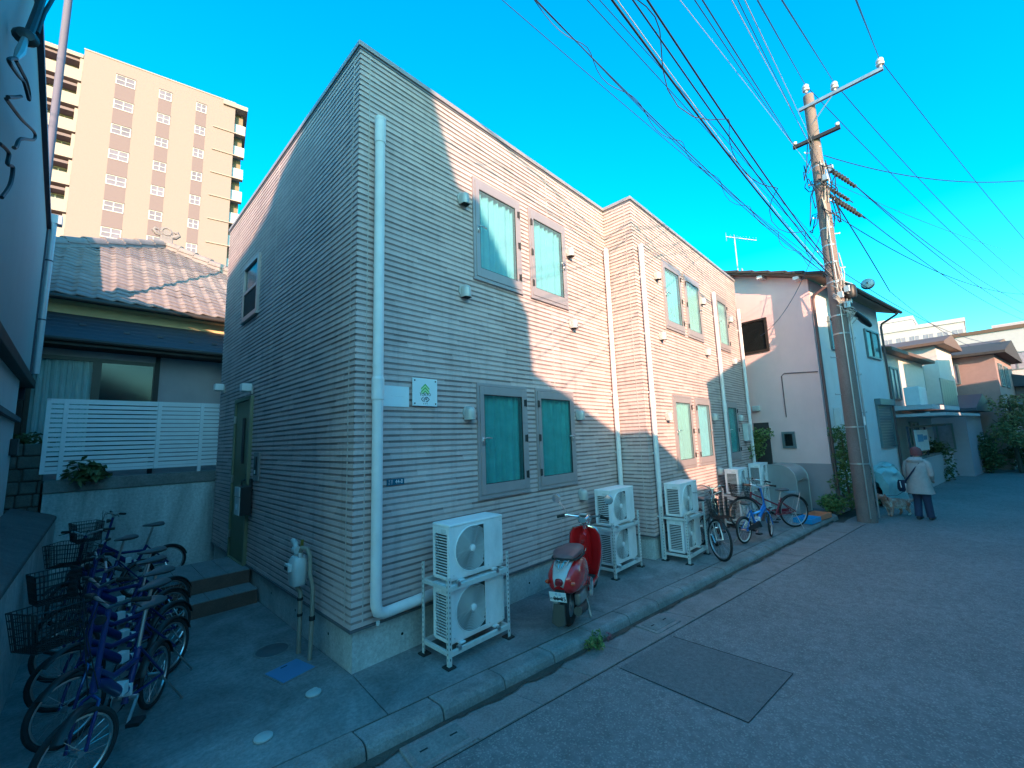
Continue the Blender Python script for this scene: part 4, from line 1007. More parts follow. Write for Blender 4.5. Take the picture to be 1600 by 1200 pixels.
make_bike('blue folding bicycle with wire basket beside the upper door step', c, a, 'fold', 0.235, 0.92, steer=R(25), bask='black_plastic', group='blue folding bicycles in the alley row')
c, a = between((-1.57, 5.12), (-0.65, 5.22))
make_bike('blue folding bicycle with wire basket parked against the retaining wall', c, a, 'fold', 0.25, 0.92, steer=R(8), seat=0.88, bar=1.12, bask='black_plastic', group='blue folding bicycles in the alley row')
# street side
c, a = between((5.52, -1.36), (6.30, -0.80))
make_bike('dark city bicycle with black front basket facing the camera', c, a, 'city', 0.325, 1.04, 'grey_frame', 'steel', 0.86, 1.03, R(14), bask='black_plastic', group='bicycles on the forecourt')
c, a = between((7.72, -1.60), (6.86, -1.36))
make_bike('bright blue folding bicycle with white rims on the forecourt', c, a, 'fold', 0.235, 0.88, 'sky_frame', 'label_white', 0.72, 1.0, R(22), group='bicycles on the forecourt', bar_up='sky_frame')
c, a = between((7.95, -1.00), (8.98, -1.86))
make_bike('maroon city bicycle with dark saddle next to the plastic trays', c, a, 'city', 0.335, 1.12, 'red_frame', 'steel', 0.80, 1.02, R(-10), bask='black_plastic', group='bicycles on the forecourt')
c, a = between((6.42, -1.0), (7.40, -0.72))
make_bike('dark bicycle behind the basket bicycle against the lit wall', c, a, 'city', 0.31, 1.02, 'grey_frame', 'steel', 0.84, 1.02, R(20), group='bicycles on the forecourt')

# ================================================================== SCOOTER
def scooter(loc, rz):
    t = thing('scooter', 'red retro motor scooter with white plate 26-85 parked by the wall', 'scooter', loc, rz)
    def ring(x, hw, zb, zt, n=20, p=0.75):
        out = []
        for k in range(n):
            a = 2*math.pi*k/n; c_, s_ = math.cos(a), math.sin(a)
            out.append((x, hw*math.copysign(abs(c_)**p, c_), (zb+zt)/2+(zt-zb)/2*math.copysign(abs(s_)**p, s_)))
        return out
    mb = MB()
    mb.loft([ring(-0.34, 0.05, 0.50, 0.56), ring(-0.31, 0.11, 0.44, 0.60), ring(-0.22, 0.165, 0.39, 0.665), ring(-0.08, 0.185, 0.36, 0.71), ring(0.08, 0.19, 0.33, 0.725), ring(0.24, 0.18, 0.30, 0.72), ring(0.36, 0.155, 0.27, 0.68), ring(0.42, 0.12, 0.25, 0.58)])
    mb.build('rear_body', 'scooter_red', t, smooth=True)
    mb = MB(); rings = []    # grey tail panel along the crown
    for (x, hw, z) in ((-0.352, 0.05, 0.50), (-0.335, 0.075, 0.585), (-0.26, 0.095, 0.655), (-0.16, 0.108, 0.70), (-0.05, 0.115, 0.728), (0.06, 0.11, 0.742)):
        rings.append([(x, hw*math.sin(q), z+0.012*math.cos(q)-0.006*abs(q)*1.5) for q in [-1.2+2.4*k/8 for k in range(9)]])
    mb.loft(rings, closed=False, caps=False); o = mb.build('tail_panel', 'scooter_grey', t, smooth=True); sm = o.modifiers.new('solid', 'SOLIDIFY'); sm.thickness = 0.012
    mb = MB(); rings = []    # saddle
    for (x, hw, zb, zt) in ((-0.17, 0.05, 0.725, 0.745), (-0.15, 0.115, 0.72, 0.775), (-0.05, 0.145, 0.715, 0.805), (0.08, 0.15, 0.715, 0.805), (0.2, 0.145, 0.71, 0.785), (0.33, 0.12, 0.70, 0.785), (0.42, 0.085, 0.67, 0.765), (0.455, 0.04, 0.66, 0.72)): rings.append(ring(x, hw, zb, zt, 18, 0.7))
    mb.loft(rings); mb.build('saddle', 'seat_vinyl', t, smooth=True)
    mb = MB(); mb.tube([(x, s*h, z) for x, h, z, s in ((0.40, 0.09, 0.69, -1), (0.2, 0.148, 0.715, -1), (0.0, 0.152, 0.72, -1), (-0.12, 0.13, 0.725, -1), (-0.172, 0.05, 0.73, -1), (-0.172, 0.05, 0.73, 1), (-0.12, 0.13, 0.725, 1), (0.0, 0.152, 0.72, 1), (0.2, 0.148, 0.715, 1), (0.40, 0.09, 0.69, 1))], 0.014, 8); mb.build('saddle_piping', 'rubber', t, smooth=True)
    # chrome carrier on the tail
    mb = MB()
    mb.tube([(-0.14, -0.075, 0.735), (-0.26, -0.055, 0.695), (-0.33, 0.0, 0.66), (-0.26, 0.055, 0.695), (-0.14, 0.075, 0.735)], 0.006, 6)
    for y in (-0.025, 0.025): mb.tube([(-0.16, y, 0.735), (-0.31, y*0.7, 0.672)], 0.005, 6)
    mb.tube([(-0.20, -0.06, 0.722), (-0.20, 0.06, 0.722)], 0.005, 6); mb.build('carrier', 'chrome', t, smooth=True)
    mb = MB(); mb.lathe([(0.036, 0.0), (0.036, 0.012), (0.0001, 0.014)], c=(-0.175, 0, 0.722), n=16); mb.build('lock_cap', 'black_plastic', t)
    mb = MB(); mb.loft([ring(-0.375, 0.035, 0.515, 0.57, 12), ring(-0.345, 0.045, 0.505, 0.585, 12)]); mb.build('tail_lamp', 'lens_red', t, smooth=True)
    for s in (-1, 1):
        mb = MB(); mb.loft([[(-0.30+dx, s*(0.125+dy), 0.53+dz) for dx, dz in [(0.03*math.cos(q)*k, 0.022*math.sin(q)*k) for q in [2*math.pi*i/12 for i in range(12)]]] for dy, k in ((0.0, 1.0), (0.025, 0.9), (0.04, 0.4))]); mb.build('turn_signal', 'lens_orange', t, smooth=True)
    # plate
    pl = part('licence_plate', t, (-0.40, 0, 0.42)); pl.rotation_euler = (R(18), 0, R(-90))
    mb = MB(); mb.box(-0.09, -0.002, -0.055, 0.09, 0.002, 0.055); mb.build('plate', 'plate_white', pl, bevel=0.004)
    text_obj('lettering', '26-85', 0.062, 'ink', pl, Matrix.Translation((0.018, -0.0028, -0.018)) @ FACE_S, 0.92)
    text_obj('lettering', 'の', 0.030, 'ink', pl, Matrix.Translation((-0.072, -0.0028, -0.022)) @ FACE_S)
    text_obj('lettering', '足 立', 0.030, 'ink_blue', pl, Matrix.Translation((0.005, -0.0028, 0.033)) @ FACE_S)
    mb = MB(); mb.prism([(-0.06, 0.34), (0.06, 0.34), (0.075, 0.16), (0.0, 0.13), (-0.075, 0.16)], -0.37, -0.355, lambda u, v, w: (w-(0.35-v)*0.2, u, v)); mb.build('mud_flap', 'black_plastic', t, bevel=0.004)
    mb = MB(); mb.bar((-0.30, 0, 0.47), (-0.40, 0, 0.40), 0.10, 0.02); mb.build('plate_bracket', 'black_plastic', t)
    for x, nm in ((-0.02, 'rear'), (1.19, 'front')):
        w = part('wheel', t, (x, 0, 0.215))
        mb = MB(); mb.tube(circ(0, 0, 0, 0.165, 28), 0.05, 10, closed=True); mb.build('tyre', 'tyre', w, smooth=True)
        mb = MB(); mb.lathe([(0.12, -0.03), (0.12, 0.03)], axis='y', n=20); mb.lathe([(0.05, -0.05), (0.05, 0.05)], axis='y', n=16); mb.build('rim', 'galv', w)
    mb = MB(); mb.box(-0.10, 0.08, 0.14, 0.42, 0.17, 0.30); mb.box(0.0, -0.14, 0.20, 0.36, -0.06, 0.33); mb.build('engine', 'galv', t, bevel=0.02)
    mb = MB(); mb.tube([(0.25, -0.12, 0.18), (0.1, -0.15, 0.17), (-0.24, -0.16, 0.24)], [0.02, 0.045, 0.045], 12); mb.build('silencer', 'black_plastic', t, smooth=True)
    mb = MB(); mb.lathe([(0.07, 0.0), (0.06, 0.02), (0.0001, 0.026)], c=(0.30, -0.19, 0.36), axis='y', n=20)
    o = mb.build('side_cover', 'chrome', t, smooth=True)
    o2 = MB(); o2.loft([[(0.36+0.07*math.cos(q)*k, -0.165-dy, 0.30+0.11*math.sin(q)*k) for q in [2*math.pi*i/16 for i in range(16)]] for dy, k in ((0, 1), (0.02, 0.9), (0.028, 0.4))]); o2.build('kick_cover', 'scooter_grey', t, smooth=True)
    mb = MB(); mb.box(0.38, -0.16, 0.235, 0.86, 0.16, 0.285); mb.build('floorboard', 'scooter_red', t, bevel=0.015)
    mb = MB(); mb.box(0.42, -0.13, 0.286, 0.82, 0.13, 0.294); mb.build('floor_mat', 'rubber', t)
    mb = MB(); rings = []    # leg shield
    for (z, hw, x) in ((0.26, 0.15, 0.84), (0.36, 0.18, 0.885), (0.5, 0.205, 0.905), (0.65, 0.215, 0.905), (0.78, 0.20, 0.895), (0.86, 0.15, 0.885), (0.885, 0.06, 0.88)):
        rings.append([(x+0.06*(1-(k/6.0)**2*1.3), hw*k/6.0, z) for k in range(-6, 7)])
    mb.loft(rings, closed=False, caps=False); o = mb.build('leg_shield', 'scooter_red', t, smooth=True); sm = o.modifiers.new('solid', 'SOLIDIFY'); sm.thickness = 0.022
    mb = MB(); mb.tube([r_[0] for r_ in rings]+[rings[-1][6]]+[r_[-1] for r_ in rings[::-1]], 0.012, 8); mb.build('shield_trim', 'chrome', t, smooth=True)
    mb = MB(); mb.loft([ring(0.78, 0.06, 0.34, 0.80, 12), ring(0.90, 0.075, 0.32, 0.86, 12)]); mb.build('glove_box', 'scooter_red', t, smooth=True)
    mb = MB(); mb.tube([(0.775, -0.03, 0.62), (0.745, -0.03, 0.60), (0.745, 0.0, 0.565), (0.745, 0.03, 0.60), (0.775, 0.03, 0.62)], 0.006, 6); mb.lathe([(0.022, 0), (0.022, -0.01)], c=(0.775, 0.0, 0.70), axis='x', n=12); mb.build('bag_hook', 'chrome', t)
    mb = MB(); mb.tube([(0.93, 0, 0.80), (0.86, 0, 1.0)], 0.035, 12); mb.build('steering_column', 'chrome', t, smooth=True)
    mb = MB(); mb.loft([ring(0.80, 0.05, 0.93, 1.0, 12), ring(0.86, 0.085, 0.91, 1.02, 14), ring(0.95, 0.09, 0.90, 1.03, 14), ring(1.0, 0.06, 0.91, 1.01, 12)]); mb.build('headlamp_shell', 'chrome', t, smooth=True)
    mb = MB(); mb.lathe([(0.05, 0.0), (0.05, 0.012), (0.0001, 0.014)], c=(0.86, 0, 1.025), n=18); mb.build('speedometer', 'lid_pale', t)
    mb = MB(); mb.tube([(0.78, -0.33, 1.0), (0.83, -0.22, 1.02), (0.87, -0.1, 1.0), (0.87, 0.1, 1.0), (0.83, 0.22, 1.02), (0.78, 0.33, 1.0)], 0.012, 8); hb = mb.build('handlebar', 'chrome', t, smooth=True)
    mb = MB()
    for s in (-1, 1): mb.tube([(0.775, s*0.34, 0.999), (0.815, s*0.24, 1.017)], 0.019, 10); mb.tube([(0.86, s*0.22, 1.01), (0.84, s*0.34, 0.985)], 0.006, 6)
    mb.build('grip', 'rubber', hb)
    for s in (-1, 1):
        mb = MB(); mb.tube([(0.84, s*0.2, 1.02), (0.845, s*0.24, 1.09), (0.83, s*0.33, 1.19)], 0.006, 6); mm = mb.build('mirror', 'chrome', t, smooth=True)
        mb = MB(); mb.lathe([(0.0001, -0.008), (0.055, -0.006), (0.06, 0.0), (0.05, 0.018), (0.0001, 0.028)], c=(0.82, s*0.35, 1.23), axis='x', n=20); mb.build('glass', 'chrome', mm, smooth=True)
    mb = MB(); mb.loft([[(1.19+0.245*math.cos(a)+dx, y, 0.215+0.245*math.sin(a)) for dx, y in ((0, -0.075), (0.0, -0.04), (0, 0.04), (0, 0.075))] for a in [R(10)+R(150)*k/12 for k in range(13)]], closed=False, caps=False); o = mb.build('front_mudguard', 'scooter_red', t, smooth=True); sm = o.modifiers.new('solid', 'SOLIDIFY'); sm.thickness = 0.012
    mb = MB()
    for s in (-1, 1): mb.tube([(0.96, s*0.05, 0.62), (1.19, s*0.07, 0.215)], 0.018, 8)
    mb.tube([(0.95, 0, 0.82), (0.97, 0, 0.58)], 0.03, 10); mb.build('fork', 'chrome', t, smooth=True)
    mb = MB()
    for s in (-1, 1): mb.tube([(0.35, s*0.10, 0.22), (0.28, s*0.17, 0.01), (0.24, s*0.18, 0.008)], 0.012, 6)
    mb.build('centre_stand', 'galv', t)
    return t
scooter((2.10, -0.87, 0.0), R(21))

# ================================================================== BIN, TRAYS, SMALL THINGS ON THE FORECOURT
t = thing('rubbish_bin', 'domed grey metal rubbish store with front flap beside the pink wall', 'bin', (10.42, -1.62, 0), R(-9))
W_, D_, H_ = 0.78, 0.95, 1.18; prof = [(0, 0.02), (0, H_-0.36)]+[(0.36-0.36*math.cos(a), H_-0.36+0.36*math.sin(a)) for a in [R(90)*k/8 for k in range(1, 9)]]+[(D_-0.36+0.36*math.sin(a), H_-0.36+0.36*math.cos(a)) for a in [R(90)*k/8 for k in range(0, 9)]]+[(D_, 0.02)]
mb = MB(); mb.prism(prof, 0.0, W_, lambda u, v, w: (w, u, v)); mb.build('body', 'bin_metal', t, smooth=True)
for xx in (-0.006, W_-0.012):
    mb = MB(); mb.tube([(xx+0.009, u, v) for u, v in prof], 0.014, 6); mb.build('edge_trim', 'bin_metal', t, smooth=True)
mb = MB(); mb.box(0.03, -0.02, H_-0.40, W_-0.03, 0.012, H_-0.375); mb.build('lid_lip', 'steel', t)
mb = MB(); mb.box(0.25, -0.035, H_-0.36, W_-0.25, -0.015, H_-0.34); mb.build('handle', 'steel', t)
mb = MB(); mb.box(0.0, 0.0, 0.0, W_, D_, 0.02); mb.build('base', 'black_plastic', t)
def tray(label, loc, rz, mt, l=0.55, w=0.36, h=0.06):
    t = thing('plastic_tray', label, 'tray', loc, rz, 'plastic trays by the bin')
    mb = MB(); mb.box(-l/2, -w/2, 0, l/2, w/2, 0.01); mb.build('base', mt, t)
    for (a, b, c, d) in ((-l/2, -w/2, l/2, -w/2+0.012), (-l/2, w/2-0.012, l/2, w/2), (-l/2, -w/2+0.012, -l/2+0.012, w/2-0.012), (l/2-0.012, -w/2+0.012, l/2, w/2-0.012)):
        mb = MB(); mb.box(a, b, 0.01, c, d, h); mb.build('side', mt, t, bevel=0.003)
    mb = MB()
    for k in range(4): mb.box(-l/2+0.08+k*0.12, -w/2+0.02, 0.01, -l/2+0.1+k*0.12, w/2-0.02, 0.018)
    mb.build('rib', mt, t)
tray('shallow blue plastic tray lying behind the maroon bicycle', (9.65, -1.88, 0.001), R(-10), 'tray_blue', h=0.10)
tray('orange plastic tray lying beside the blue tray', (10.33, -1.98, 0.001), R(-14), 'tray_orange', h=0.10)

# ================================================================== FOLIAGE
def leaves(mb, pts_fn, n, s0, s1, rnd, droop=0.3, mi=0):
    for k in range(n):
        p, nrm = pts_fn(rnd); s = rnd.uniform(s0, s1)
        a = Vector((rnd.gauss(0, 1), rnd.gauss(0, 1), rnd.gauss(0, 0.6)-droop)).normalized(); b = a.cross(Vector((rnd.gauss(0, 1), rnd.gauss(0, 1), rnd.gauss(0, 1)))).normalized()
        c = a.cross(b)*0.15*s; p = Vector(p)
        mb.add([p-b*s*0.30, p+a*s*0.5-c, p+a*s, p+a*s*0.5-c+b*s*0.02, p+b*s*0.30] if False else [p, p+a*s*0.5-b*s*0.26-c, p+a*s, p+a*s*0.5+b*s*0.26-c], [(0, 1, 2, 3)], mi)
def clump_fn(centres):
    def fn(rnd):
        c, r = rnd.choice(centres); v = Vector((rnd.gauss(0, 1), rnd.gauss(0, 1), rnd.gauss(0, 1))).normalized()*r*rnd.uniform(0.35, 1.0)**0.5
        return Vector(c)+v, v
    return fn
def plant(name, label, cat, loc, centres, n, s0, s1, mt, stems, seed, bark='bark', group=None, droop=0.3):
    rnd = random.Random(seed); t = thing(name, label, cat, loc, 0, group)
    mb = MB(); leaves(mb, clump_fn(centres), n, s0, s1, rnd, droop); mb.build('crown' if cat == 'tree' else 'foliage', mt, t)
    if stems:
        mb = MB()
        for pts, r in stems: mb.tube(pts, [r*(1-0.6*i/(len(pts)-1)) for i in range(len(pts))], 6)
        mb.build('trunk' if cat == 'tree' else 'stem', bark, t, smooth=True)
    return t
rp = random.Random(5)
plant('weed_tuft', 'small weed tuft growing out of the kerb joint', 'plant', (2.0, -1.27, -0.07), [((rp.uniform(-.12, .12), rp.uniform(-.04, .04), rp.uniform(.02, .07)), 0.05) for _ in range(8)], 150, 0.03, 0.06, 'leaf_green', [([(0, 0, -0.02), (0.02, 0, 0.06)], 0.006), ([(0.03, 0, -0.02), (-0.06, 0.01, 0.05)], 0.005)], 1)
plant('weed_tuft', 'tiny reddish weed beside the green tuft at the kerb', 'plant', (2.19, -1.285, -0.07), [((rp.uniform(-.04, .04), rp.uniform(-.03, .03), rp.uniform(.02, .05)), 0.03) for _ in range(4)], 30, 0.02, 0.04, 'leaf_red', [([(0, 0, -0.02), (0.01, 0, 0.04)], 0.004)], 2)
plant('shrub', 'leafy green potted shrub rising behind the domed bin', 'shrub', (11.15, -0.62, 0), [((rp.gauss(0, .18), rp.gauss(0, .15), 1.62+rp.gauss(0, .20)), 0.18) for _ in range(12)], 900, 0.06, 0.12, 'leaf_green', [([(0, 0, 0), (0.02, 0, 0.8), (-0.02, 0.02, 1.5)], 0.03), ([(0, 0, 0.9), (0.15, 0.05, 1.6)], 0.015)], 3)
plant('climbing_plant', 'tall loose green climber against the white house corner', 'plant', (11.72, -2.48, 0), [((rp.gauss(0, .14)+0.10*(1-z/1.9), rp.gauss(0, .12), z), 0.17) for z in [0.15+1.85*k/26 for k in range(27)]], 1900, 0.05, 0.11, 'leaf_green', [([(0, 0, 0), (0.05, 0.02, 0.9), (-0.04, 0, 1.9)], 0.02), ([(0.1, 0, 0), (0.12, 0.05, 0.7), (0.2, 0, 1.4)], 0.015)], 4)
plant('low_bush', 'low spreading green bush at the foot of the climber', 'shrub', (11.35, -2.15, 0), [((rp.uniform(-.45, .4), rp.uniform(-.2, .15), rp.uniform(.08, .32)), 0.15) for _ in range(18)], 1200, 0.04, 0.09, 'leaf_green', [([(0, 0, 0), (0.1, 0, 0.3)], 0.012), ([(0, 0, 0), (-0.2, 0, 0.3)], 0.012)], 6)
plant('fern_clump', 'strappy green plant poking under the white slat fence', 'plant', (-1.72, 5.62, 1.66), [((rp.uniform(-.18, .28), rp.uniform(-.10, .02), rp.uniform(.04, .22)), 0.09) for _ in range(10)], 170, 0.08, 0.20, 'leaf_dark', [([(0, 0, 0), (0.1, -0.03, 0.2)], 0.008), ([(0, 0, 0), (-0.08, -0.03, 0.18)], 0.008)], 8)
plant('ivy', 'small dark ivy patch on the rubble wall beside the fence', 'plant', (-2.35, 5.95, 2.25), [((rp.uniform(-.2, .25), rp.uniform(-.05, .05), rp.uniform(-.05, .12)), 0.1) for _ in range(8)], 260, 0.05, 0.10, 'leaf_dark', None, 9)
# ================================================================== BACK OF THE ALLEY
t = thing('retaining_wall', 'stained concrete retaining wall closing the alley', 'wall', (0,0,0))
mb = MB(); mb.box(-2.13, 5.70, -0.1, 0.9, 5.95, 1.455); mb.build('wall_face', 'retaining', t)
mb = MB(); mb.box(-2.135, 5.675, 1.462, 0.9, 5.95, 1.655); mb.build('coping', 'cap_concrete', t, bevel=0.01)
mb = MB(); mb.prism([(-6, 5.95), (12, 5.95), (12, 40), (-6, 40)], -0.1, 1.60, lambda u, v, w: (u, v, w)); struct(mb.build('terrace', 'soil'))
t = thing('rubble_wall', 'dark mossy rubble wall beside the fence end', 'wall', (0,0,0))
rs = random.Random(12)
for iz in range(7):
    x = -3.1+rs.uniform(0, .1)
    while x < -2.16:
        w = rs.uniform(0.16, 0.30); mb = MB(); x1 = min(x+w, -2.15)
        mb.box(x, 5.78+rs.uniform(-.02, .02), 0.9+iz*0.19, x1-0.012, 6.2, 0.9+iz*0.19+0.178); mb.build('stone', 'rubble', t, bevel=0.02); x = x1
mb = MB(); mb.box(-3.1, 5.82, 0.0, -2.16, 6.2, 2.2); mb.build('mortar', 'soil', t)
# white slat fence
t = thing('slat_fence', 'white horizontal slat fence on the retaining wall', 'fence', (0,0,0))
z = 1.80; k = 0
while z < 2.88:
    mb = MB(); mb.box(-2.15, 5.70, z, 0.42, 5.716, z+0.056); mb.build('slat', 'fence_white', t, bevel=0.003); z += 0.0735
for x, z0 in ((-1.98, 1.655), (-0.85, 1.75), (-0.24, 1.655), (0.06, 1.75), (-2.165, 1.76)):
    mb = MB(); mb.box(x-0.026, 5.672 if x > -2.1 else 5.695, z0, x+0.026, 5.6985 if x > -2.1 else 5.72, 2.9); mb.build('post', 'fence_white', t, bevel=0.003)
mb = MB(); mb.box(-2.19, 5.695, 2.885, 0.42, 5.72, 2.905); mb.build('top_rail', 'fence_white', t)
mb = MB(); mb.box(-2.19, 5.69, 1.752, 0.42, 5.72, 1.795); mb.build('bottom_rail', 'fence_white', t)
# low alley wall on the left with sloping dark top
t = thing('low_wall', 'low concrete wall with sloping dark top on the alley left side', 'wall', (0,0,0))
a = (-1.97, 5.69); b = (-2.17, -0.62)
def lw(u, v): return (a[0]+(b[0]-a[0])*u, a[1]+(b[1]-a[1])*u)
mb = MB(); rings = []
for q in [i/12 for i in range(13)]:
    x, y = lw(q, 0); rings.append([(x, y, -0.05), (x, y, 1.08), (x-0.03, y, 1.12), (-2.42, y, 1.16), (-2.42, y, -0.05)])
mb.loft([[r_[0], r_[1], (r_[1][0]-0.45, r_[1][1], 1.08), (r_[4][0], r_[4][1], -0.05)] for r_ in rings]); mb.build('wall_face', 'low_wall', t)
mb = MB(); mb.loft([[(r_[1][0]+0.012, r_[1][1], 1.065), (r_[1][0]+0.012, r_[1][1], 1.115), (r_[1][0]-0.05, r_[1][1], 1.15), (-2.43, r_[1][1], 1.30), (-2.43, r_[1][1], 1.065)] for r_ in rings]); mb.build('coping', 'low_wall_top', t, bevel=0.015)

# ================================================================== LEFT BUILDING (edge of the picture)
XL = -2.42; YRR = 6.0
t = thing('neighbour_house', 'grey blue rendered house wall along the left picture edge', 'building', (0,0,0))
prof = [(-0.62, 3.15), (YRR, 3.15), (YRR, 5.70), (1.8, 6.40), (-0.62, 6.5)]
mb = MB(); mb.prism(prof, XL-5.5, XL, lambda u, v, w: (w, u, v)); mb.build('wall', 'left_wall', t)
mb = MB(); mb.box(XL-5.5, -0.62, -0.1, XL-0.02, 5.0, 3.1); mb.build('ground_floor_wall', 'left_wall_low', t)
mb = MB(); mb.prism([(-0.8, 3.02), (YRR+0.05, 3.08), (YRR+0.05, 3.2), (-0.8, 3.16)], XL-0.1, XL+0.075, lambda u, v, w: (w, u, v)); mb.build('ledge', 'wood_dark', t, bevel=0.01)
mb = MB(); mb.box(XL-0.03, -0.7, 2.50, XL+0.03, 5.05, 2.56); mb.build('band', 'left_trim', t)
mb = MB(); mb.bar((XL+0.02, -0.7, 6.55), (XL+0.02, 1.8, 6.44), 0.06, 0.07); mb.bar((XL+0.02, 1.8, 6.44), (XL+0.02, YRR, 5.75), 0.06, 0.07); mb.build('roof_edge', 'left_trim', t)
mb = MB(); mb.tube([(XL-0.06, 5.9, 5.6), (XL-0.06, 5.9, 11.2)], 0.05, 10); mb.build('flue', 'flue_shaded', t, smooth=True)
mb = MB(); mb.box(XL-0.03, YRR+0.0005, 3.2, XL+0.02, YRR+0.03, 5.72); mb.build('corner_trim', 'left_trim', t)
mb = MB(); mb.box(XL-0.02, 4.72, 2.05, XL+0.05, 4.95, 2.27); mb.build('wall_box', 'black_plastic', t, bevel=0.01)
mb = MB(); mb.tube([(XL+0.06, YRR+0.10, 5.88), (XL+0.06, YRR+0.10, 3.32)], 0.045, 12); p = mb.build('downpipe', 'pipe_grey', t, smooth=True)
mb = MB(); mb.box(XL-0.04, YRR+0.055, 5.86, XL+0.16, YRR+0.20, 6.02); mb.build('rainwater_head', 'pipe_grey', p, bevel=0.01)
mb = MB()
for zz in (4.2, 5.2): mb.cyl((XL+0.06, YRR+0.10, zz), (XL+0.06, YRR+0.10, zz+0.02), 0.05, n=12)
mb.build('pipe_collar', 'left_trim', p)
mb = MB(); mb.box(XL-0.3, YRR-0.05, 2.9, XL-0.02, YRR+0.04, 6.2); mb.build('shadow_gap', 'left_trim', t)  # solid dark strip in place of the gap's shade
# service cables with strain insulators on that wall
t = thing('service_cable', 'black service cable with strain insulator at the top left corner', 'cable', (0,0,0))
X_ = -2.33
mb = MB(); mb.tube([(X_, y, z) for y, z in ((1.5, 6.42), (1.18, 5.88), (0.97, 5.54), (0.85, 5.36))], 0.028, 8); mb.tube([(X_+0.03, y, z) for y, z in ((1.7, 6.45), (1.22, 5.88), (0.98, 5.5))], 0.016, 6); mb.build('cable', 'cable', t, smooth=True)
mb = MB(); mb.lathe([(0.0001, -0.05), (0.05, -0.04), (0.075, 0.0), (0.05, 0.04), (0.0001, 0.05)], c=(X_, 0.75, 5.26), axis='y', n=14); mb.build('insulator', 'black_plastic', t, smooth=True)
mb = MB(); mb.tube([(X_, 0.72, 5.22), (X_, 0.60, 5.02), (X_, 0.47, 4.87)], [0.02, 0.028, 0.014], 8); mb.build('clamp', 'galv', t, smooth=True)
mb = MB()
for pl in (((0.47, 4.87), (0.14, 4.62), (0.5, 4.76), (0.66, 4.83), (0.9, 4.85)), ((0.48, 4.86), (0.7, 4.93), (0.86, 4.97), (1.0, 4.95), (0.91, 4.85)), ((0.9, 4.85), (0.55, 4.62), (0.2, 4.4)), ((0.32, 4.45), (0.95, 4.69), (1.69, 5.01), (1.62, 4.9), (0.77, 4.43), (0.5, 4.22), (0.32, 4.12)), ((0.32, 4.12), (0.6, 4.21), (0.53, 4.09), (0.67, 4.14), (0.56, 3.96), (0.2, 3.7))):
    mb.tube(smooth_path([(X_+0.01*i, y, z) for i, (y, z) in enumerate(pl)]), 0.012, 6)
mb.build('tail', 'cable', t, smooth=True)

t = thing('back_shade_caster', 'unseen added house with a rising roof that shades the left of the tiled roof', 'house', (0,0,0))  # unseen block added to cast shade on the tiled roof
mb = MB(); mb.prism([(5.0, 0.0), (12.5, 0.0), (12.5, 10.4), (5.0, 5.75)], -7.0, -3.25, lambda u, v, w: (w, u, v)); mb.build('wall', 'left_wall_low', t)
mb = MB(); mb.prism([(4.8, 5.62), (12.6, 10.46), (12.6, 10.56), (4.8, 5.72)], -7.2, -3.15, lambda u, v, w: (w, u, v)); mb.build('roof', 'roof_dark', t)
# ================================================================== REAR HOUSE WITH TILED ROOF
t = thing('tiled_house', 'old house with grey pink clay tile hip roof behind the fence', 'house', (0,0,0))
AP = Vector((-0.38, 12.0, 8.19)); YE, ZE = 7.2, 5.0; SL = (AP.z-ZE)/(AP.y-YE)
def rz_(y): return ZE+(y-YE)*SL
mb = MB(); hw = AP.y-YE
cA = (AP.x-hw, YE, ZE); cB = (AP.x+hw, YE, ZE); cC = (AP.x+hw, 20, ZE); cD = (AP.x-hw, 20, ZE); rg = (AP.x, 17, AP.z)
dz = -0.03
mb.add([(p[0], p[1], p[2]+dz) for p in (cA, cB, cC, cD, tuple(AP), rg)], [(0,1,4), (1,2,5,4), (2,3,5), (3,0,4,5)])
mb.build('roof_deck', 'tile_clay', t)
# one pan tile: S-profile, slightly lifted at its lower lip
tw, tl = 0.275, 0.30; mb = MB(); nn = 10; vs = []; fs = []
for j, (yy, lift) in enumerate(((0.0, 0.030), (tl, 0.0))):
    for k in range(nn+1):
        u = k/nn; x = u*tw*1.04-0.005; h = 0.016*math.sin(2*math.pi*u+0.6)+0.007*math.cos(4*math.pi*u)
        vs.append((x, yy, h+lift)); 
for k in range(nn): fs.append((k, k+1, nn+2+k, nn+1+k))
base = len(vs); vs += [(vs[k][0], vs[k][1], vs[k][2]-0.022) for k in range(nn+1)]
for k in range(nn): fs.append((k+1, k, base+k, base+k+1))
mb.add(vs, fs); TM = mb.mesh('tile', 'tile_clay', True)
pitch = math.atan(SL); run = 0.245*math.cos(pitch); ntile = 0; rest = MB(); rt_ = random.Random(4)
row = 0; y = YE-0.04
while y < AP.y-0.2:
    for c in range(-14, 14):
        x = AP.x+c*tw; cx = x+tw/2
        if abs(cx-AP.x) > (AP.y-y)-0.12: continue
        if cx < -3.3 or cx > 2.6: continue
        loc = (x, y, rz_(y)+0.005); rot = (pitch+rt_.gauss(0, .008), rt_.gauss(0, .012), rt_.gauss(0, .006))
        if ntile < 298:
            o = mesh_obj('tile', TM, t, loc=loc); o.rotation_euler = rot; ntile += 1
        else:
            Mx = Matrix.Translation(loc) @ Matrix.Rotation(rot[0], 4, 'X'); rest.add([Mx @ Vector(v) for v in vs], fs)
    y += run; row += 1
if rest.v: o = rest.build('tiles', 'tile_clay', t, smooth=True); o['kind'] = 'stuff'
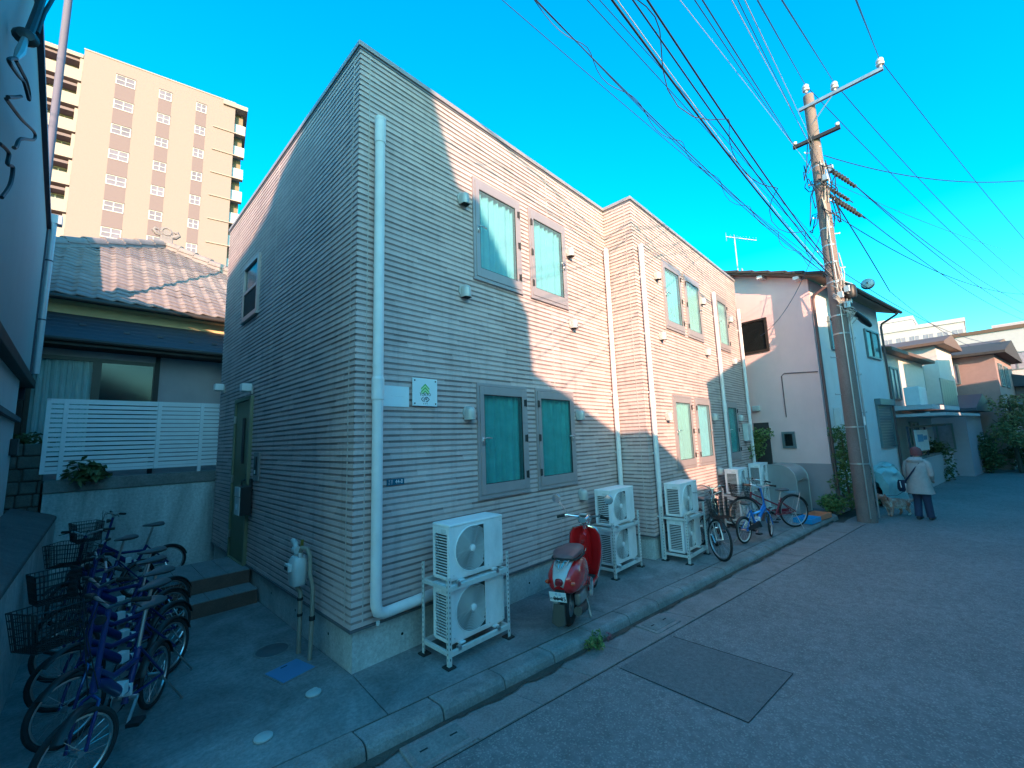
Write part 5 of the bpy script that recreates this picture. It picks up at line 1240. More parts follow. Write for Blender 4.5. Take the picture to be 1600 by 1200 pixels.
# hip ridges: stacked rows with round capping tiles
for s in (-1, 1):
    for k in range(13):
        q0, q1 = k*0.33, k*0.33+0.345; p0 = AP+Vector((s*q0, -q0, -SL*q0+0.06)); p1 = AP+Vector((s*q1, -q1, -SL*q1+0.10))
        if s == -1 and k > 9 or s == 1 and k > 7: continue
        mb = MB(); d = (p1-p0).normalized(); sd = d.cross(Vector((0,0,1))).normalized(); u_ = sd.cross(d)
        mb.loft([[p+sd*0.10*math.cos(a)+u_*(0.09*math.sin(a)+0.06) for a in [math.pi*i/8 for i in range(9)]]+[p-sd*0.12-u_*0.1, p+sd*0.12-u_*0.1] for p in (p0, p1)]); mb.build('hip_tile', 'tile_ridge', t, smooth=True)
        mb = MB(); mb.loft([[p+sd*0.135+u_*0.0, p+sd*0.135+u_*0.03, p-sd*0.135+u_*0.03, p-sd*0.135+u_*0.0] for p in (p0, p1)]); mb.build('hip_course', 'tile_ridge', t)
# finial
fn = part('roof_finial', t, tuple(AP+Vector((0.0, -0.05, 0.12))))
mb = MB(); mb.box(-0.14, -0.12, -0.05, 0.16, 0.12, 0.20); mb.build('finial_base', 'tile_ridge', fn, bevel=0.02)
mb = MB(); mb.lathe([(0.0001, -0.06), (0.15, -0.06), (0.17, 0.0), (0.15, 0.06), (0.0001, 0.06)], c=(0, -0.02, 0.34), axis='y', n=20); mb.build('disc', 'tile_ridge', fn, smooth=True)
mb = MB(); mb.tube([(0.11*math.cos(a), -0.085, 0.34+0.11*math.sin(a)) for a in [2*math.pi*i/20 for i in range(20)]], 0.018, 6, closed=True)
for s in (-1, 1): mb.tube([(s*0.10, -0.03, 0.22), (s*0.22, -0.03, 0.24), (s*0.30, -0.03, 0.32), (s*0.26, -0.03, 0.40), (s*0.19, -0.03, 0.37)], [0.06, 0.07, 0.06, 0.05, 0.04], 8)
mb.build('scroll', 'tile_ridge', fn, smooth=True)
# eaves, wall, canopy, windows
mb = MB(); mb.box(-5.0, YE-0.06, ZE-0.13, 4.2, YE-0.02, ZE-0.025); mb.build('fascia', 'wood_dark', t)
mb = MB(); mb.tube([(-5, YE-0.10, ZE-0.10), (4.2, YE-0.10, ZE-0.10)], 0.05, 10); mb.build('eaves_gutter', 'wood_dark', t, smooth=True)
mb = MB(); mb.box(-5.0, YE-0.02, ZE-0.15, 4.2, 7.4, ZE-0.13); mb.build('soffit', 'house_beige', t)
mb = MB(); mb.box(-5.0, 7.40, 4.1, 4.0, 8.2, ZE-0.1); mb.build('upper_wall', 'house_beige', t)
mb = MB(); mb.box(-5.0, 7.05, 1.6, -2.50, 7.39, 3.93); mb.box(-2.50, 7.05, 3.80, -0.80, 7.39, 3.93); mb.box(-0.80, 7.05, 1.6, 4.0, 7.39, 3.93); mb.box(-2.50, 7.05, 1.6, -0.8, 7.39, 1.95); mb.build('wall', 'house_pinkwall', t)
for k in range(7):
    y0, y1 = 7.395-k*0.113, 7.395-(k+1)*0.113; z0, z1 = 4.67-k*0.0886, 4.67-(k+1)*0.0886
    mb = MB(); mb.loft([[(-5.0, y0, z0), (-5.0, y1-0.01, z1), (-5.0, y1-0.01, z1-0.025), (-5.0, y0, z0-0.02)], [(1.2, y0, z0), (1.2, y1-0.01, z1), (1.2, y1-0.01, z1-0.025), (1.2, y0, z0-0.02)]]); mb.build('canopy_board', 'canopy_blue', t)
mb = MB(); rr2 = random.Random(2)
for x, k in ((-1.95, 3), (-1.35, 4), (-0.85, 4), (-0.35, 4.5), (0.05, 4.3), (-2.4, 2.5)): mb.box(x, 7.395-k*0.113-0.03, 4.67-k*0.0886, x+0.09, 7.395-k*0.113, 4.67-k*0.0886+0.03)
mb.build('snow_guard', 'canopy_blue', t)
mb = MB(); mb.box(-5.0, 6.585, 3.93, 1.2, 6.62, 4.05); mb.box(-5.0, 6.62, 3.94, 1.2, 7.395, 3.97); mb.build('canopy_fascia', 'wood_dark', t)
mb = MB(); mb.tube([(-5, 6.55, 4.02), (1.2, 6.55, 4.02)], 0.045, 8); mb.build('canopy_gutter', 'wood_dark', t, smooth=True)
w = part('window', t, (0, 7.03, 0))
for (x0, x1, nm) in ((-2.50, -1.66, 0), (-1.66, -0.80, 1)):
    mb = MB(); f_ = 0.06
    for (a, b, c, e) in ((x0, 1.95, x0+f_, 3.80), (x1-f_, 1.95, x1, 3.80), (x0+f_, 1.95, x1-f_, 2.02), (x0+f_, 3.73, x1-f_, 3.80)): mb.box(a, -0.03+nm*0.03, b, c, 0.0+nm*0.03, e)
    mb.build('sash', 'alu_dark', w)
    mb = MB(); mb.box(x0+f_, -0.016+nm*0.03, 2.02, x1-f_, -0.012+nm*0.03, 3.73); mb.build('pane', 'clear' if nm == 0 else 'dark_glass', w)
mb = MB(); n = 60; vv = []; ff = []
for k in range(n+1):
    x = -2.46+0.80*k/n; yy = 0.06+0.02*math.sin(k*0.9)+0.01*math.sin(k*2.1); vv += [(x, yy, 1.96), (x, yy, 3.78)]
for k in range(n): ff.append((2*k, 2*k+2, 2*k+3, 2*k+1))
mb.add(vv, ff); mb.build('curtain', 'curtain_bright', w, smooth=True)
mb = MB(); mb.box(-2.5, 0.3, 1.9, -0.8, 0.35, 3.9); mb.build('interior', 'wood_dark', w)
mb = MB()
for x in (-0.80, -2.54): mb.box(x-0.035, 6.985, 1.6, x+0.035, 7.045, 3.92)
mb.build('wall_post', 'wood_dark', t)

# ================================================================== TOWER BLOCK
TW = thing('tower_block', 'tall beige apartment tower in full sun behind the tiled house', 'building', (-1.66, 57.73, 0), R(-10.93))
FP = 3.1; Z0 = 45.2
mb = MB(); mb.box(-2.7, 0.0, 0, 11.4, 13, 46.85); mb.build('wall', 'tower_wall', TW)
mb = MB(); mb.box(-2.75, -0.05, 46.85, 11.45, 13.05, 47.0); mb.build('parapet', 'tower_trim', TW)
mb = MB(); mb.box(-9.5, 1.6, 0, -2.7, 12, 46.0); mb.build('wing_wall', 'tower_wall', TW)
mb = MB(); mb.box(-9.6, 0.0, 45.75, -2.75, 12, 46.2); mb.build('wing_roof', 'tower_trim', TW)
def tw_window(w, h):
    mb = MB(); f_ = 0.09
    for (a, b, c, e) in ((0,0,f_,h), (w-f_,0,w,h), (f_,0,w-f_,f_), (f_,h-f_,w-f_,h), (w/2-f_/2, f_, w/2+f_/2, h-f_), (f_, h*0.5-0.04, w/2-f_/2, h*0.5+0.04), (w/2+f_/2, h*0.5-0.04, w-f_, h*0.5+0.04)): mb.box(a, -0.04, b, c, 0.05, e)
    fr = mb.mesh('frame', 'tower_white'); mb = MB(); mb.box(f_, -0.005, f_, w-f_, 0.0, h-f_); return fr, mb.mesh('pane', 'tower_glass')
for (x, w) in ((0.0, 1.68), (3.8, 1.2), (7.37, 1.05)):
    fr, pn = tw_window(w, 1.18)
    mb = MB(); mb.box(x, -0.012, 15, x+w, 0.0, Z0-1.2); mb.build('recess_panel', 'tower_panel', TW)
    for k in range(9):
        z = Z0-1.18-k*FP
        o = mesh_obj('window', fr, TW, loc=(x, -0.012, z)); mesh_obj('pane', pn, o)
        mb = MB(); mb.box(0, -0.10, 1.18, w, 0.0, 1.26); mb.build('lintel', 'tower_panel', o)
# left balconies
for k in range(9):
    z = 43.2-k*FP
    b = part('balcony', TW, (0, 0, 0))
    mb = MB(); mb.box(-9.0, 0.0, z-0.3, -2.71, 1.6, z); mb.build('slab', 'tower_trim', b)
    mb = MB(); mb.box(-9.0, 0.0, z, -2.71, 0.12, z+1.05); mb.build('balustrade', 'tower_trim', b)
    mb = MB(); mb.box(-3.0, 0.12, z, -2.71, 1.6, z+2.6); mb.build('fin', 'tower_trim', b)
    mb = MB(); mb.box(-5.4, 1.52, z+0.1, -3.3, 1.598, z+2.1); mb.build('glazed_door', 'tower_glass', b)
    mb = MB()
    for x in (-5.4, -4.7, -4.0, -3.3): mb.box(x-0.05, 1.46, z+0.1, x+0.05, 1.52, z+2.15)
    mb.box(-5.4, 1.46, z+2.08, -3.3, 1.52, z+2.18); mb.build('door_frame', 'tower_white', b)
    mb = MB(); mb.box(-9.0, 0.3, z+2.2, -2.75, 1.6, z+2.5); mb.build('beam', 'tower_panel', b)
# right balconies
for k in range(8):
    z = 42.75-k*FP
    b = part('balcony', TW, (0, 0, 0))
    mb = MB(); mb.box(11.41, 1.0, z+1.65, 12.3, 12, z+FP); mb.build('recess', 'tower_dark', b)
    mb = MB(); mb.box(11.41, 0.45, z+0.02, 12.6, 0.55, z+1.6); mb.build('panel', 'balcony_panel', b)
    mb = MB(); mb.box(9.2, -0.12, z-0.12, 12.6, 0.5, z+0.0); mb.build('ledge', 'tower_trim', b)
mb = MB(); mb.box(10.1, -0.25, 46.2, 12.75, 10, 46.75); mb.build('roof_slab', 'tower_trim', TW)
mb = MB(); mb.box(11.4, 1.2, 0, 12.3, 12, 46.2); mb.build('core_wall', 'tower_dark', TW)

# ================================================================== UTILITY POLE
PX, PY = 10.93, -2.82
t = thing('utility_pole', 'tall concrete utility pole at the road edge', 'pole', (PX, PY, 0))
mb = MB(); mb.tube([(0, 0, -0.3), (0, 0, 4), (-0.02, 0, 8), (-0.03, 0.0, 10.75)], [0.19, 0.165, 0.135, 0.115], 20); mb.build('shaft', 'pole_concrete', t, smooth=True)
mb = MB()
for z in (1.2, 2.05, 4.3, 4.75, 5.6, 6.1, 6.55, 7.0, 8.2, 8.7, 9.2, 10.0): mb.cyl((-0.02, 0, z), (-0.02, 0, z+0.035), 0.19-0.0066*z, n=20)
mb.build('steel_band', 'galv', t)
mb = MB(); z = 2.4
while z < 9.8:
    s = 1 if int(z/0.45) % 2 else -1; r = 0.2-0.0068*z; mb.tube([(s*r*0.6, -s*r*0.8, z), (s*(r+0.13)*0.6, -s*(r+0.13)*0.8, z), (s*(r+0.13)*0.6, -s*(r+0.13)*0.8, z+0.03)], 0.010, 5); z += 0.45
mb.build('step_bolt', 'galv', t)
ARM = Vector((-0.06, -1.0, 0)).normalized()
mb = MB(); mb.bar(Vector((-0.14, 0, 10.4))-ARM*0.22, Vector((-0.14, 0, 10.4))+ARM*1.46, 0.075, 0.075); arm = mb.build('crossarm', 'galv', t)
mb = MB(); mb.bar(Vector((-0.14, 0, 9.85)), Vector((-0.14, 0, 10.38))+ARM*0.5, 0.035, 0.01); mb.build('brace', 'galv', t)
mb = MB(); mb.bar(Vector((-0.15, 0, 9.45))-ARM*0.45, Vector((-0.15, 0, 9.45))+ARM*0.55, 0.085, 0.085); mb.build('crossarm', 'alu_dark', t)
INS = []
for q, z in ((1.42, 10.45), (0.55, 10.45), (-0.02, 10.78)):
    p = Vector((-0.14, 0, z))+ARM*q
    mb = MB(); mb.lathe([(0.03, 0), (0.03, 0.05), (0.075, 0.06), (0.08, 0.1), (0.05, 0.13), (0.075, 0.15), (0.07, 0.2), (0.035, 0.24), (0.0001, 0.25)], c=p, n=14); mb.build('insulator', 'porcelain', t, smooth=True); INS.append(p+Vector((PX, PY, 0.25)))
for q in (-0.4, 0.5):
    mb = MB(); mb.lathe([(0.02, 0), (0.045, 0.02), (0.045, 0.08), (0.0001, 0.1)], c=Vector((-0.15, 0, 9.5))+ARM*q, n=10); mb.build('insulator', 'porcelain', t, smooth=True)
# strain insulator strings, terminal boxes, slack loops
rw_ = random.Random(21)
for k, (z, dy) in enumerate(((8.9, -0.05), (8.65, -0.18), (8.35, 0.0), (8.0, -0.1), (7.8, -0.2))):
    st_ = Vector((0.12, dy, z)); d = Vector((0.86, -0.33, -0.14)).normalized(); mb = MB()
    for j in range(9): mb.lathe([(0.015, 0), (0.05, 0.01), (0.05, 0.03), (0.015, 0.045)], c=st_+d*(0.15+j*0.13), axis='x', n=8)
    mb.tube([st_, st_+d*1.45], 0.013, 5); mb.build('strain_insulator', 'alu_dark', t, smooth=True)
mb = MB()
for k in range(16):
    z = rw_.uniform(7.4, 9.3); a = rw_.uniform(0, 6.28); r = 0.16; pts = []
    for j in range(7):
        u = j/6; pts.append((math.cos(a+u*2.2)*(r+0.18*math.sin(u*3.14)), math.sin(a+u*2.2)*(r+0.18*math.sin(u*3.14)), z-0.55*math.sin(u*3.14)*rw_.uniform(.4, 1)+u*rw_.uniform(-.5, .5)))
    mb.tube(pts, 0.011, 5)
mb.build('jumper_cable', 'cable', t, smooth=True)
mb = MB()
for k in range(9):
    z = rw_.uniform(5.0, 9.0); a = rw_.uniform(2.6, 5.6); r = 0.17; mb.tube([(math.cos(a)*r, math.sin(a)*r, z), (math.cos(a+.2)*(r+.05), math.sin(a+.2)*(r+.05), z-0.5), (math.cos(a-.1)*r, math.sin(a-.1)*r, z-1.1)], 0.012, 5)
mb.build('jumper_cable', 'cable_pale', t, smooth=True)
mb = MB()
for (z, a) in ((5.3, -1.9), (5.05, -1.2), (5.15, -2.7), (4.9, -2.2), (8.5, -1.4), (8.2, -2.6)): mb.box(math.cos(a)*0.24-0.06, math.sin(a)*0.24-0.06, z, math.cos(a)*0.24+0.06, math.sin(a)*0.24+0.06, z+0.16)
mb.build('connector', 'galv', t, bevel=0.01)
mb = MB(); mb.lathe([(0.10, -0.16), (0.12, -0.10), (0.12, 0.12), (0.09, 0.17), (0.0001, 0.18)], c=(0.02, -0.28, 5.32), n=12); mb.build('splice_box', 'black_plastic', t, smooth=True)
mb = MB(); mb.tube([(0.3, -0.22, 4.95), (0.85, -0.42, 4.72), (1.1, -0.5, 4.62)], [0.06, 0.085, 0.05], 10); mb.build('splice_box', 'black_plastic', t, smooth=True)
mb = MB()
for k in range(22):
    a = rw_.uniform(-3.4, -0.4); z = rw_.uniform(4.7, 5.7); mb.tube([(math.cos(a)*0.2, math.sin(a)*0.2, z), (math.cos(a+.3)*0.34, math.sin(a+.3)*0.34, z-.1), (math.cos(a+.6)*0.22, math.sin(a+.6)*0.22, z-.22)], 0.012, 5)
mb.build('cable_tail', 'cable_pale', t, smooth=True)
mb = MB(); mb.tube([(-0.19, -0.06, 7.3), (-0.2, -0.07, 4.0), (-0.21, -0.08, 0.0)], 0.013, 6); mb.tube([(0.02, -0.205, 4.8), (0.02, -0.215, 0.0)], 0.02, 8); mb.build('conduit', 'galv', t, smooth=True)
mb = MB(); mb.box(-0.05, -0.215, 2.1, 0.05, -0.19, 2.3); mb.build('number_tag', 'label_white', t)

# ================================================================== OVERHEAD CABLES
def cat(p, q, sag, n=26, ext=0.0):
    p, q = Vector(p), Vector(q); d = q-p; out_ = []
    for i in range(n+1):
        u = (1+ext)*i/n; pt = p+d*u; pt.z -= sag*4*u*(1-u) if u <= 1 else -sag*4*u*(u-1)*0; out_.append(pt)
    return out_
def cable(label, p, q, sag=0.2, r=0.012, mt='cable_blue', ext=1.2, lash=None, grp='overhead cables'):
    t = thing('overhead_cable', label, 'cable', (0,0,0), 0, grp); r *= 0.62; mb = MB(); pts = cat(p, q, sag, 26, ext); mb.tube(pts, r, 5, caps=True); mb.build('cable', mt, t, smooth=True)
    if lash:
        mb = MB(); pp = []; n = lash[1]
        full = cat(p, q, sag, n*10, ext)
        for i, c in enumerate(full):
            a = 2*math.pi*i/10; rr = lash[0]*(0.7+0.3*math.sin(i*0.37)); pp.append(c+Vector((0.0, math.cos(a)*rr, math.sin(a)*rr-rr*0.8)))
        mb.tube(pp, lash[2], 4, caps=True); mb.build('lashing', mt, t, smooth=True)
    return t
pp = lambda z, dy=0.0, dx=-0.15: (PX+dx, PY+dy, z)
cable('thin cable highest to the left over the roof, leftmost at the top edge', pp(6.0, .12), (2, -0.26, 8.37), 0.10, 0.008)
cable('spiral lashed cable bundle second from left at the top edge', pp(5.8, .10), (2, -0.87, 7.84), 0.18, 0.012, lash=(0.08, 18, 0.005))
cable('cable running beside the spiral bundle to its right', pp(5.75, 0.05), (2, -0.95, 7.72), 0.28, 0.010)
cable('thin single cable between the lashed bundle and the thick wrapped cable', pp(6.3, .06), (2, -1.65, 7.17), 0.06, 0.008)
cable('thin single cable just left of the thick wrapped cable', pp(6.45, .05), (2, -1.80, 7.05), 0.02, 0.007)
cable('thick wrapped cable, left one of the two heaviest cables', pp(5.7, 0.0), (2, -1.96, 6.91), 0.20, 0.021, 'cable')
cable('pale steel messenger wire on the thick wrapped cable', pp(5.76, 0.0), (2, -1.985, 6.95), 0.20, 0.009, 'cable_pale')
cable('heavy black cable with loose slack coils around it', pp(5.9, -0.02), (2, -2.20, 6.70), 0.16, 0.014, 'cable', lash=(0.20, 10, 0.006))
cable('thick black cable, right one of the two heaviest cables', pp(6.0, -0.02), (2, -2.35, 6.58), 0.14, 0.017, 'cable')
cable('pale thin wire to the left of the low crossarm', pp(8.6, 0.1), (2, -2.67, 6.30), -0.02, 0.005, 'cable_pale')
cable('blue cable ending at the left tip of the low crossarm', (PX-0.15, PY+0.42, 9.5), (2, -2.87, 6.13), 0.0, 0.011)
cable('blue cable just right of the crossarm tip cable', (PX-0.15, PY+0.40, 9.45), (2, -2.80, 6.20), 0.05, 0.008)
cable('pale wire to the pole between the two crossarms, left one', pp(9.2, 0.05), (2, -3.11, 5.92), 0.0, 0.006, 'cable_pale')
cable('pale wire to the pole between the two crossarms, right one', pp(9.0, -0.05), (2, -3.21, 5.83), 0.0, 0.006, 'cable_pale')
cable('thin wire beside the pale wires at the pole', pp(8.8, -0.02), (2, -3.16, 5.87), 0.02, 0.006)
cable('power wire to the pole top insulator', INS[2], (2, -3.30, 5.76), 0.0, 0.010)
cable('power wire to the inner insulator of the top crossarm', INS[1], (2, -3.47, 5.61), 0.0, 0.010)
cable('power wire to the outer insulator of the top crossarm', INS[0], (2, -3.91, 5.24), 0.0, 0.010)
E1 = Vector((30, -8.7, 10.9))
cable('power wire leaving the outer insulator to the right', INS[0], (22, -7.51, 8.87), 0.12, 0.011, ext=0.6)
cable('power wire leaving the inner insulator to the right', INS[1], (30, -8.53, 9.06), 0.45, 0.013, ext=0.3)
cable('power wire leaving the pole top to the right', INS[2], (30, -8.43, 8.27), 0.35, 0.013, ext=0.3)
cable('thick cable nearly level to the right edge from the pole hardware', (PX+0.1, PY-0.15, 9.03), (16, -6.82, 8.73), 0.30, 0.016, ext=0.4)
cable('cable on strain insulators to the right, upper of three', (PX+1.35, PY-0.55, 8.65), (30, -8.38, 7.80), 0.35, 0.016, ext=0.3)
cable('cable on strain insulators to the right, middle of three', (PX+1.35, PY-0.68, 8.4), (30, -8.32, 7.32), 0.35, 0.016, ext=0.3)
cable('cable on strain insulators to the right, lower of three', (PX+1.3, PY-0.6, 7.75), (30, -8.28, 7.01), 0.35, 0.016, ext=0.3)
cable('sagging cable from mid pole to the right edge', pp(7.6, -0.05, .15), (24, -7.6, 7.1), 0.55, 0.016, ext=0.5)
cable('thin service wire crossing the right sky under the power wires', pp(8.3, -0.2, .15), (26, -8.1, 9.2), 0.2, 0.008, ext=0.3)
cable('low cable from the pole over the white house roof', pp(6.0, -0.1, .15), (30, -7.4, 6.0), 0.5, 0.014, ext=0.3)
cable('stay wire slanting down to the white house gutter', pp(8.0, -0.15, .12), (17.6, -3.75, 6.75), -0.05, 0.022, ext=0.0)
cable('cable from the stay joint down the street', (17.6, -3.75, 6.75), (34, -7.0, 6.3), 0.3, 0.016, ext=0.2)
cable('service drop from the pole to the pink wall window', pp(7.2, 0.0), (11.6, -0.95, 4.75), 0.45, 0.012, ext=0.0)
t = thing('splice_closure', 'round grey splice closure hanging on a cable right of the pole', 'cable fitting', (14.2, -3.32, 6.28))
mb = MB(); mb.lathe([(0.0001, -0.13), (0.14, -0.11), (0.17, 0.0), (0.14, 0.11), (0.0001, 0.13)], axis='x', n=16); mb.build('body', 'galv', t, smooth=True)
mb = MB(); mb.tube([(-0.3, 0, 0.0), (-0.1, 0, 0), (0.1, 0, 0), (0.3, 0, -0.02)], 0.02, 6); mb.build('clamp', 'galv', t)

# ================================================================== WHITE HOUSE, WARM LIGHT PAINTED PINK ON ITS SIDE
H = thing('white_house', 'two storey rendered house with warm light painted pink on the side wall behind the pole', 'house', (11.7, -2.21, 0), R(-10.9))
HL, HD_, HE = 5.85, 7.0, 6.0
def hb(name, mt, *b, parent=H, bevel=0):
    mb = MB(); mb.box(*b); return mb.build(name, mt, parent, bevel=bevel)
hb('front_wall', 'white_wall', 0.05, 0.0, 0.0, HL, 0.2, HE+0.1)
mb = MB(); mb.prism([(0.0, 0.0), (HD_, 0.0), (HD_, 6.9), (4.2, 7.75), (0.0, HE+0.1)], -0.06, 0.05, lambda u, v, w: (w, u, v)); mb.build('side_wall', 'pink_glow_wall', H)  # side coloured pink in place of warm light falling on it
hb('rear_body', 'white_wall', 0.05, 0.2, 0.0, HL, HD_, HE+0.1)
hb('plinth', 'mauve_base', -0.085, -0.02, -0.1, -0.061, 2.4, 1.15)
hb('plinth', 'mauve_base', -0.06, -0.03, -0.1, HL, -0.001, 0.35)
# roof: mono slope rising to the back with tiled verge
for k in range(12):
    y0 = -0.48+k*0.42; sl = 0.37; mb = MB()
    z0 = HE+0.10+(y0+0.3)*sl; z1 = z0+0.44*sl
    mb.loft([[(-0.42, y0, z0+0.055), (-0.42, y0+0.46, z1+0.02), (-0.42, y0+0.46, z1-0.04), (-0.42, y0, z0-0.02)], [HL+0.55 and (HL+0.55, y0, z0+0.055), (HL+0.55, y0+0.46, z1+0.02), (HL+0.55, y0+0.46, z1-0.04), (HL+0.55, y0, z0-0.02)]]); mb.build('roof_course', 'roof_dark', H)
mb = MB(); mb.prism([(-0.42, HE-0.03), (-0.42, HE+0.03), (4.4, HE+0.03+4.82*0.37), (4.4, HE-0.03+4.82*0.37)], -0.36, HL+0.5, lambda u, v, w: (w, u, v)); mb.build('soffit', 'roof_brown', H)
hb('fascia', 'roof_brown', -0.38, -0.47, HE-0.06, HL+0.52, -0.43, HE+0.07)
for k in range(4): 
    yy = 0.1+k*0.9; hb('purlin_end', 'white_wall', -0.34, yy, HE-0.10+(yy+0.42)*0.37, -0.06, yy+0.14, HE-0.015+(yy+0.42)*0.37)
mb = MB(); mb.tube([(-0.42, -0.53, HE+0.0), (HL+0.56, -0.53, HE+0.0)], 0.055, 10); g_ = mb.build('eaves_gutter', 'alu_dark', H, smooth=True)
for x in (-0.02, HL+0.03):
    mb = MB(); mb.tube([(x+0.02, -0.53, HE-0.05), (x+0.02, -0.50, HE-0.15), (x, -0.1, HE-0.38), (x, -0.06, HE-0.5), (x, -0.06, 0.0)], 0.035, 10); mb.build('downpipe', 'drain_brown', H, smooth=True)
# side window, small vent, niche door, wires
def hwin_side(y0, y1, z0, z1, frame='alu_dark', glass='dark_glass', f_=0.06):
    w = part('window', H, (-0.06, 0, 0)); mb = MB()
    for (a, b, c, e) in ((y0, z0, y0+f_, z1), (y1-f_, z0, y1, z1), (y0+f_, z0, y1-f_, z0+f_), (y0+f_, z1-f_, y1-f_, z1)): mb.box(-0.05, a, b, 0.0, c, e)
    mb.build('frame', frame, w); mb = MB(); mb.box(-0.02, y0+f_, z0+f_, -0.012, y1-f_, z1-f_); mb.build('pane', glass, w)
    mb = MB(); mb.box(-0.008, y0+f_, z0+f_, -0.001, y1-f_, z1-f_); mb.build('interior', 'dark_hole', w)
hwin_side(1.12, 2.3, 4.33, 5.32); hwin_side(0.74, 1.06, 1.55, 2.0, 'alu_teal')
hb('side_door', 'roof_dark', -0.09, 1.38, 0.6, -0.062, 1.78, 2.28); hb('wall_vent', 'gas_grey', -0.16, 1.55, 2.62, -0.061, 1.75, 2.78, bevel=0.02)
mb = MB(); mb.tube([(-0.08, 0.02, 3.55), (-0.08, 0.82, 3.62), (-0.08, 0.9, 3.55), (-0.08, 0.9, 2.4)], 0.012, 5); mb.build('wall_cable', 'drain_brown', H)
# front windows
def hwin_front(x0, x1, z0, z1, frame, mull=True, shutter=False):
    w = part('window', H, (0, -0.001, 0)); f_ = 0.05; mb = MB()
    for (a, b, c, e) in ((x0, z0, x0+f_, z1), (x1-f_, z0, x1, z1), (x0+f_, z0, x1-f_, z0+f_), (x0+f_, z1-f_, x1-f_, z1)): mb.box(a, -0.06, b, c, 0.0, e)
    if mull: mb.box((x0+x1)/2-0.03, -0.05, z0+f_, (x0+x1)/2+0.03, 0.0, z1-f_)
    mb.build('frame', frame, w)
    if shutter:
        n = 14
        for k in range(n):
            zz = z0+f_+(z1-z0-2*f_)*k/n; mb = MB(); mb.box(x0+f_, -0.03, zz+0.006, x1-f_, -0.012, zz+(z1-z0-2*f_)/n-0.002); mb.build('shutter_slat', 'alu_teal', w)
        mb = MB(); mb.box(x0-0.03, -0.16, z1-0.01, x1+0.03, -0.001, z1+0.2); mb.build('shutter_box', 'alu_teal', w, bevel=0.02)
    else:
        mb = MB(); mb.box(x0+f_, -0.02, z0+f_, (x0+x1)/2, -0.012, z1-f_); mb.build('pane', 'dark_glass', w)
        mb = MB(); mb.box((x0+x1)/2+0.001, -0.032, z0+f_, x1-f_, -0.024, z1-f_); mb.build('pane', 'clear', w)
        mb = MB(); mb.box(x0+f_, -0.008, z0+f_, x1-f_, -0.001, z1-f_); mb.build('curtain', 'curtain_white', w)
hwin_front(4.1, 5.5, 4.3, 5.25, 'alu_teal'); hwin_front(4.2, 5.85-0.1, 1.38, 2.75, 'alu_teal', False, True); hwin_front(1.0, 1.75, 4.25, 5.2, 'alu_teal', False)
hb('flue', 'white_pipe', 0.55, -0.16, 1.2, 0.75, -0.0005, 2.6, bevel=0.02)
t = thing('tv_antenna', 'thin rooftop television antenna above the far corner', 'antenna', (13.5, -0.09, 7.1))
mb = MB(); mb.tube([(0, 0, -0.1), (0, 0, 1.72)], 0.022, 8); mb.build('mast', 'galv', t)
mb = MB(); d = Vector((0.55, -0.55, -0.12)); c0 = Vector((-0.2, 0.2, 1.66)); mb.tube([c0, c0+d*1.35], 0.014, 6)
for k in range(9): p = c0+d*(0.1+0.14*k); s = Vector((0.10, 0.10, 0)) ; mb.tube([p-s, p+s], 0.006, 4)
mb.tube([c0+Vector((0, 0, 0.16)), c0, c0+Vector((0, 0, -0.16))], 0.012, 5); mb.build('yagi', 'galv', t)
mb = MB(); mb.lathe([(0.16, 0), (0.02, 0.60), (0.0001, 0.61)], c=(0.1, -0.1, -0.1), n=10); mb.build('roof_foot', 'galv', t)

# ================================================================== STREET BEYOND
t = thing('covered_motorcycle', 'pale green tarpaulin draped over a parked motorcycle by the wall', 'cover', (14.2, -3.05, -0.1), R(-12))
mb = MB(); rings = []; rnd = random.Random(3)
for i in range(13):
    u = i/12; x = -0.75+1.5*u; top = 0.95+0.18*math.sin(u*3.1)+0.05*math.sin(u*11); wd = 0.20+0.09*math.sin(u*3.14)
    ring_ = []
    for k in range(25):
        q = k/24; a = math.pi*q; fold = 0.028*math.sin(q*37+i*0.6)+0.02*rnd.uniform(-1, 1)
        zz = 0.14+0.10*abs(math.sin(i*1.7)) if k in (0, 24) else None
        y = -math.cos(a)*(wd+0.10*(1-math.sin(a)))+fold; z = top*math.sin(a)**0.45 if 0 < k < 24 else 0.1
        ring_.append((x+fold*0.7, y, max(z, 0.08)))
    rings.append(ring_)
rings = [[(rings[0][0][0]-0.03, p[1]*0.5, p[2]*0.72) for p in rings[0]]]+rings+[[(rings[-1][0][0]+0.03, p[1]*0.5, p[2]*0.72) for p in rings[-1]]]
mb.loft(rings, closed=False, caps=False); mb.build('tarpaulin', 'tarp', t, smooth=True)
for x in (-0.55, 0.55):
    mb = MB(); mb.tube(circ(x, 0, 0.25, 0.2, 20), 0.05, 8, closed=True); mb.build('wheel', 'tyre', t, smooth=True)
plant('shrub', 'dark shrub beside the tarpaulin covered motorcycle', 'shrub', (13.0, -2.75, -0.1), [((rp.uniform(-.3, .3), rp.uniform(-.2, .2), rp.uniform(.1, .6)), 0.2) for _ in range(10)], 700, 0.05, 0.10, 'leaf_dark', [([(0, 0, 0), (0.1, 0, 0.5)], 0.02)], 12)
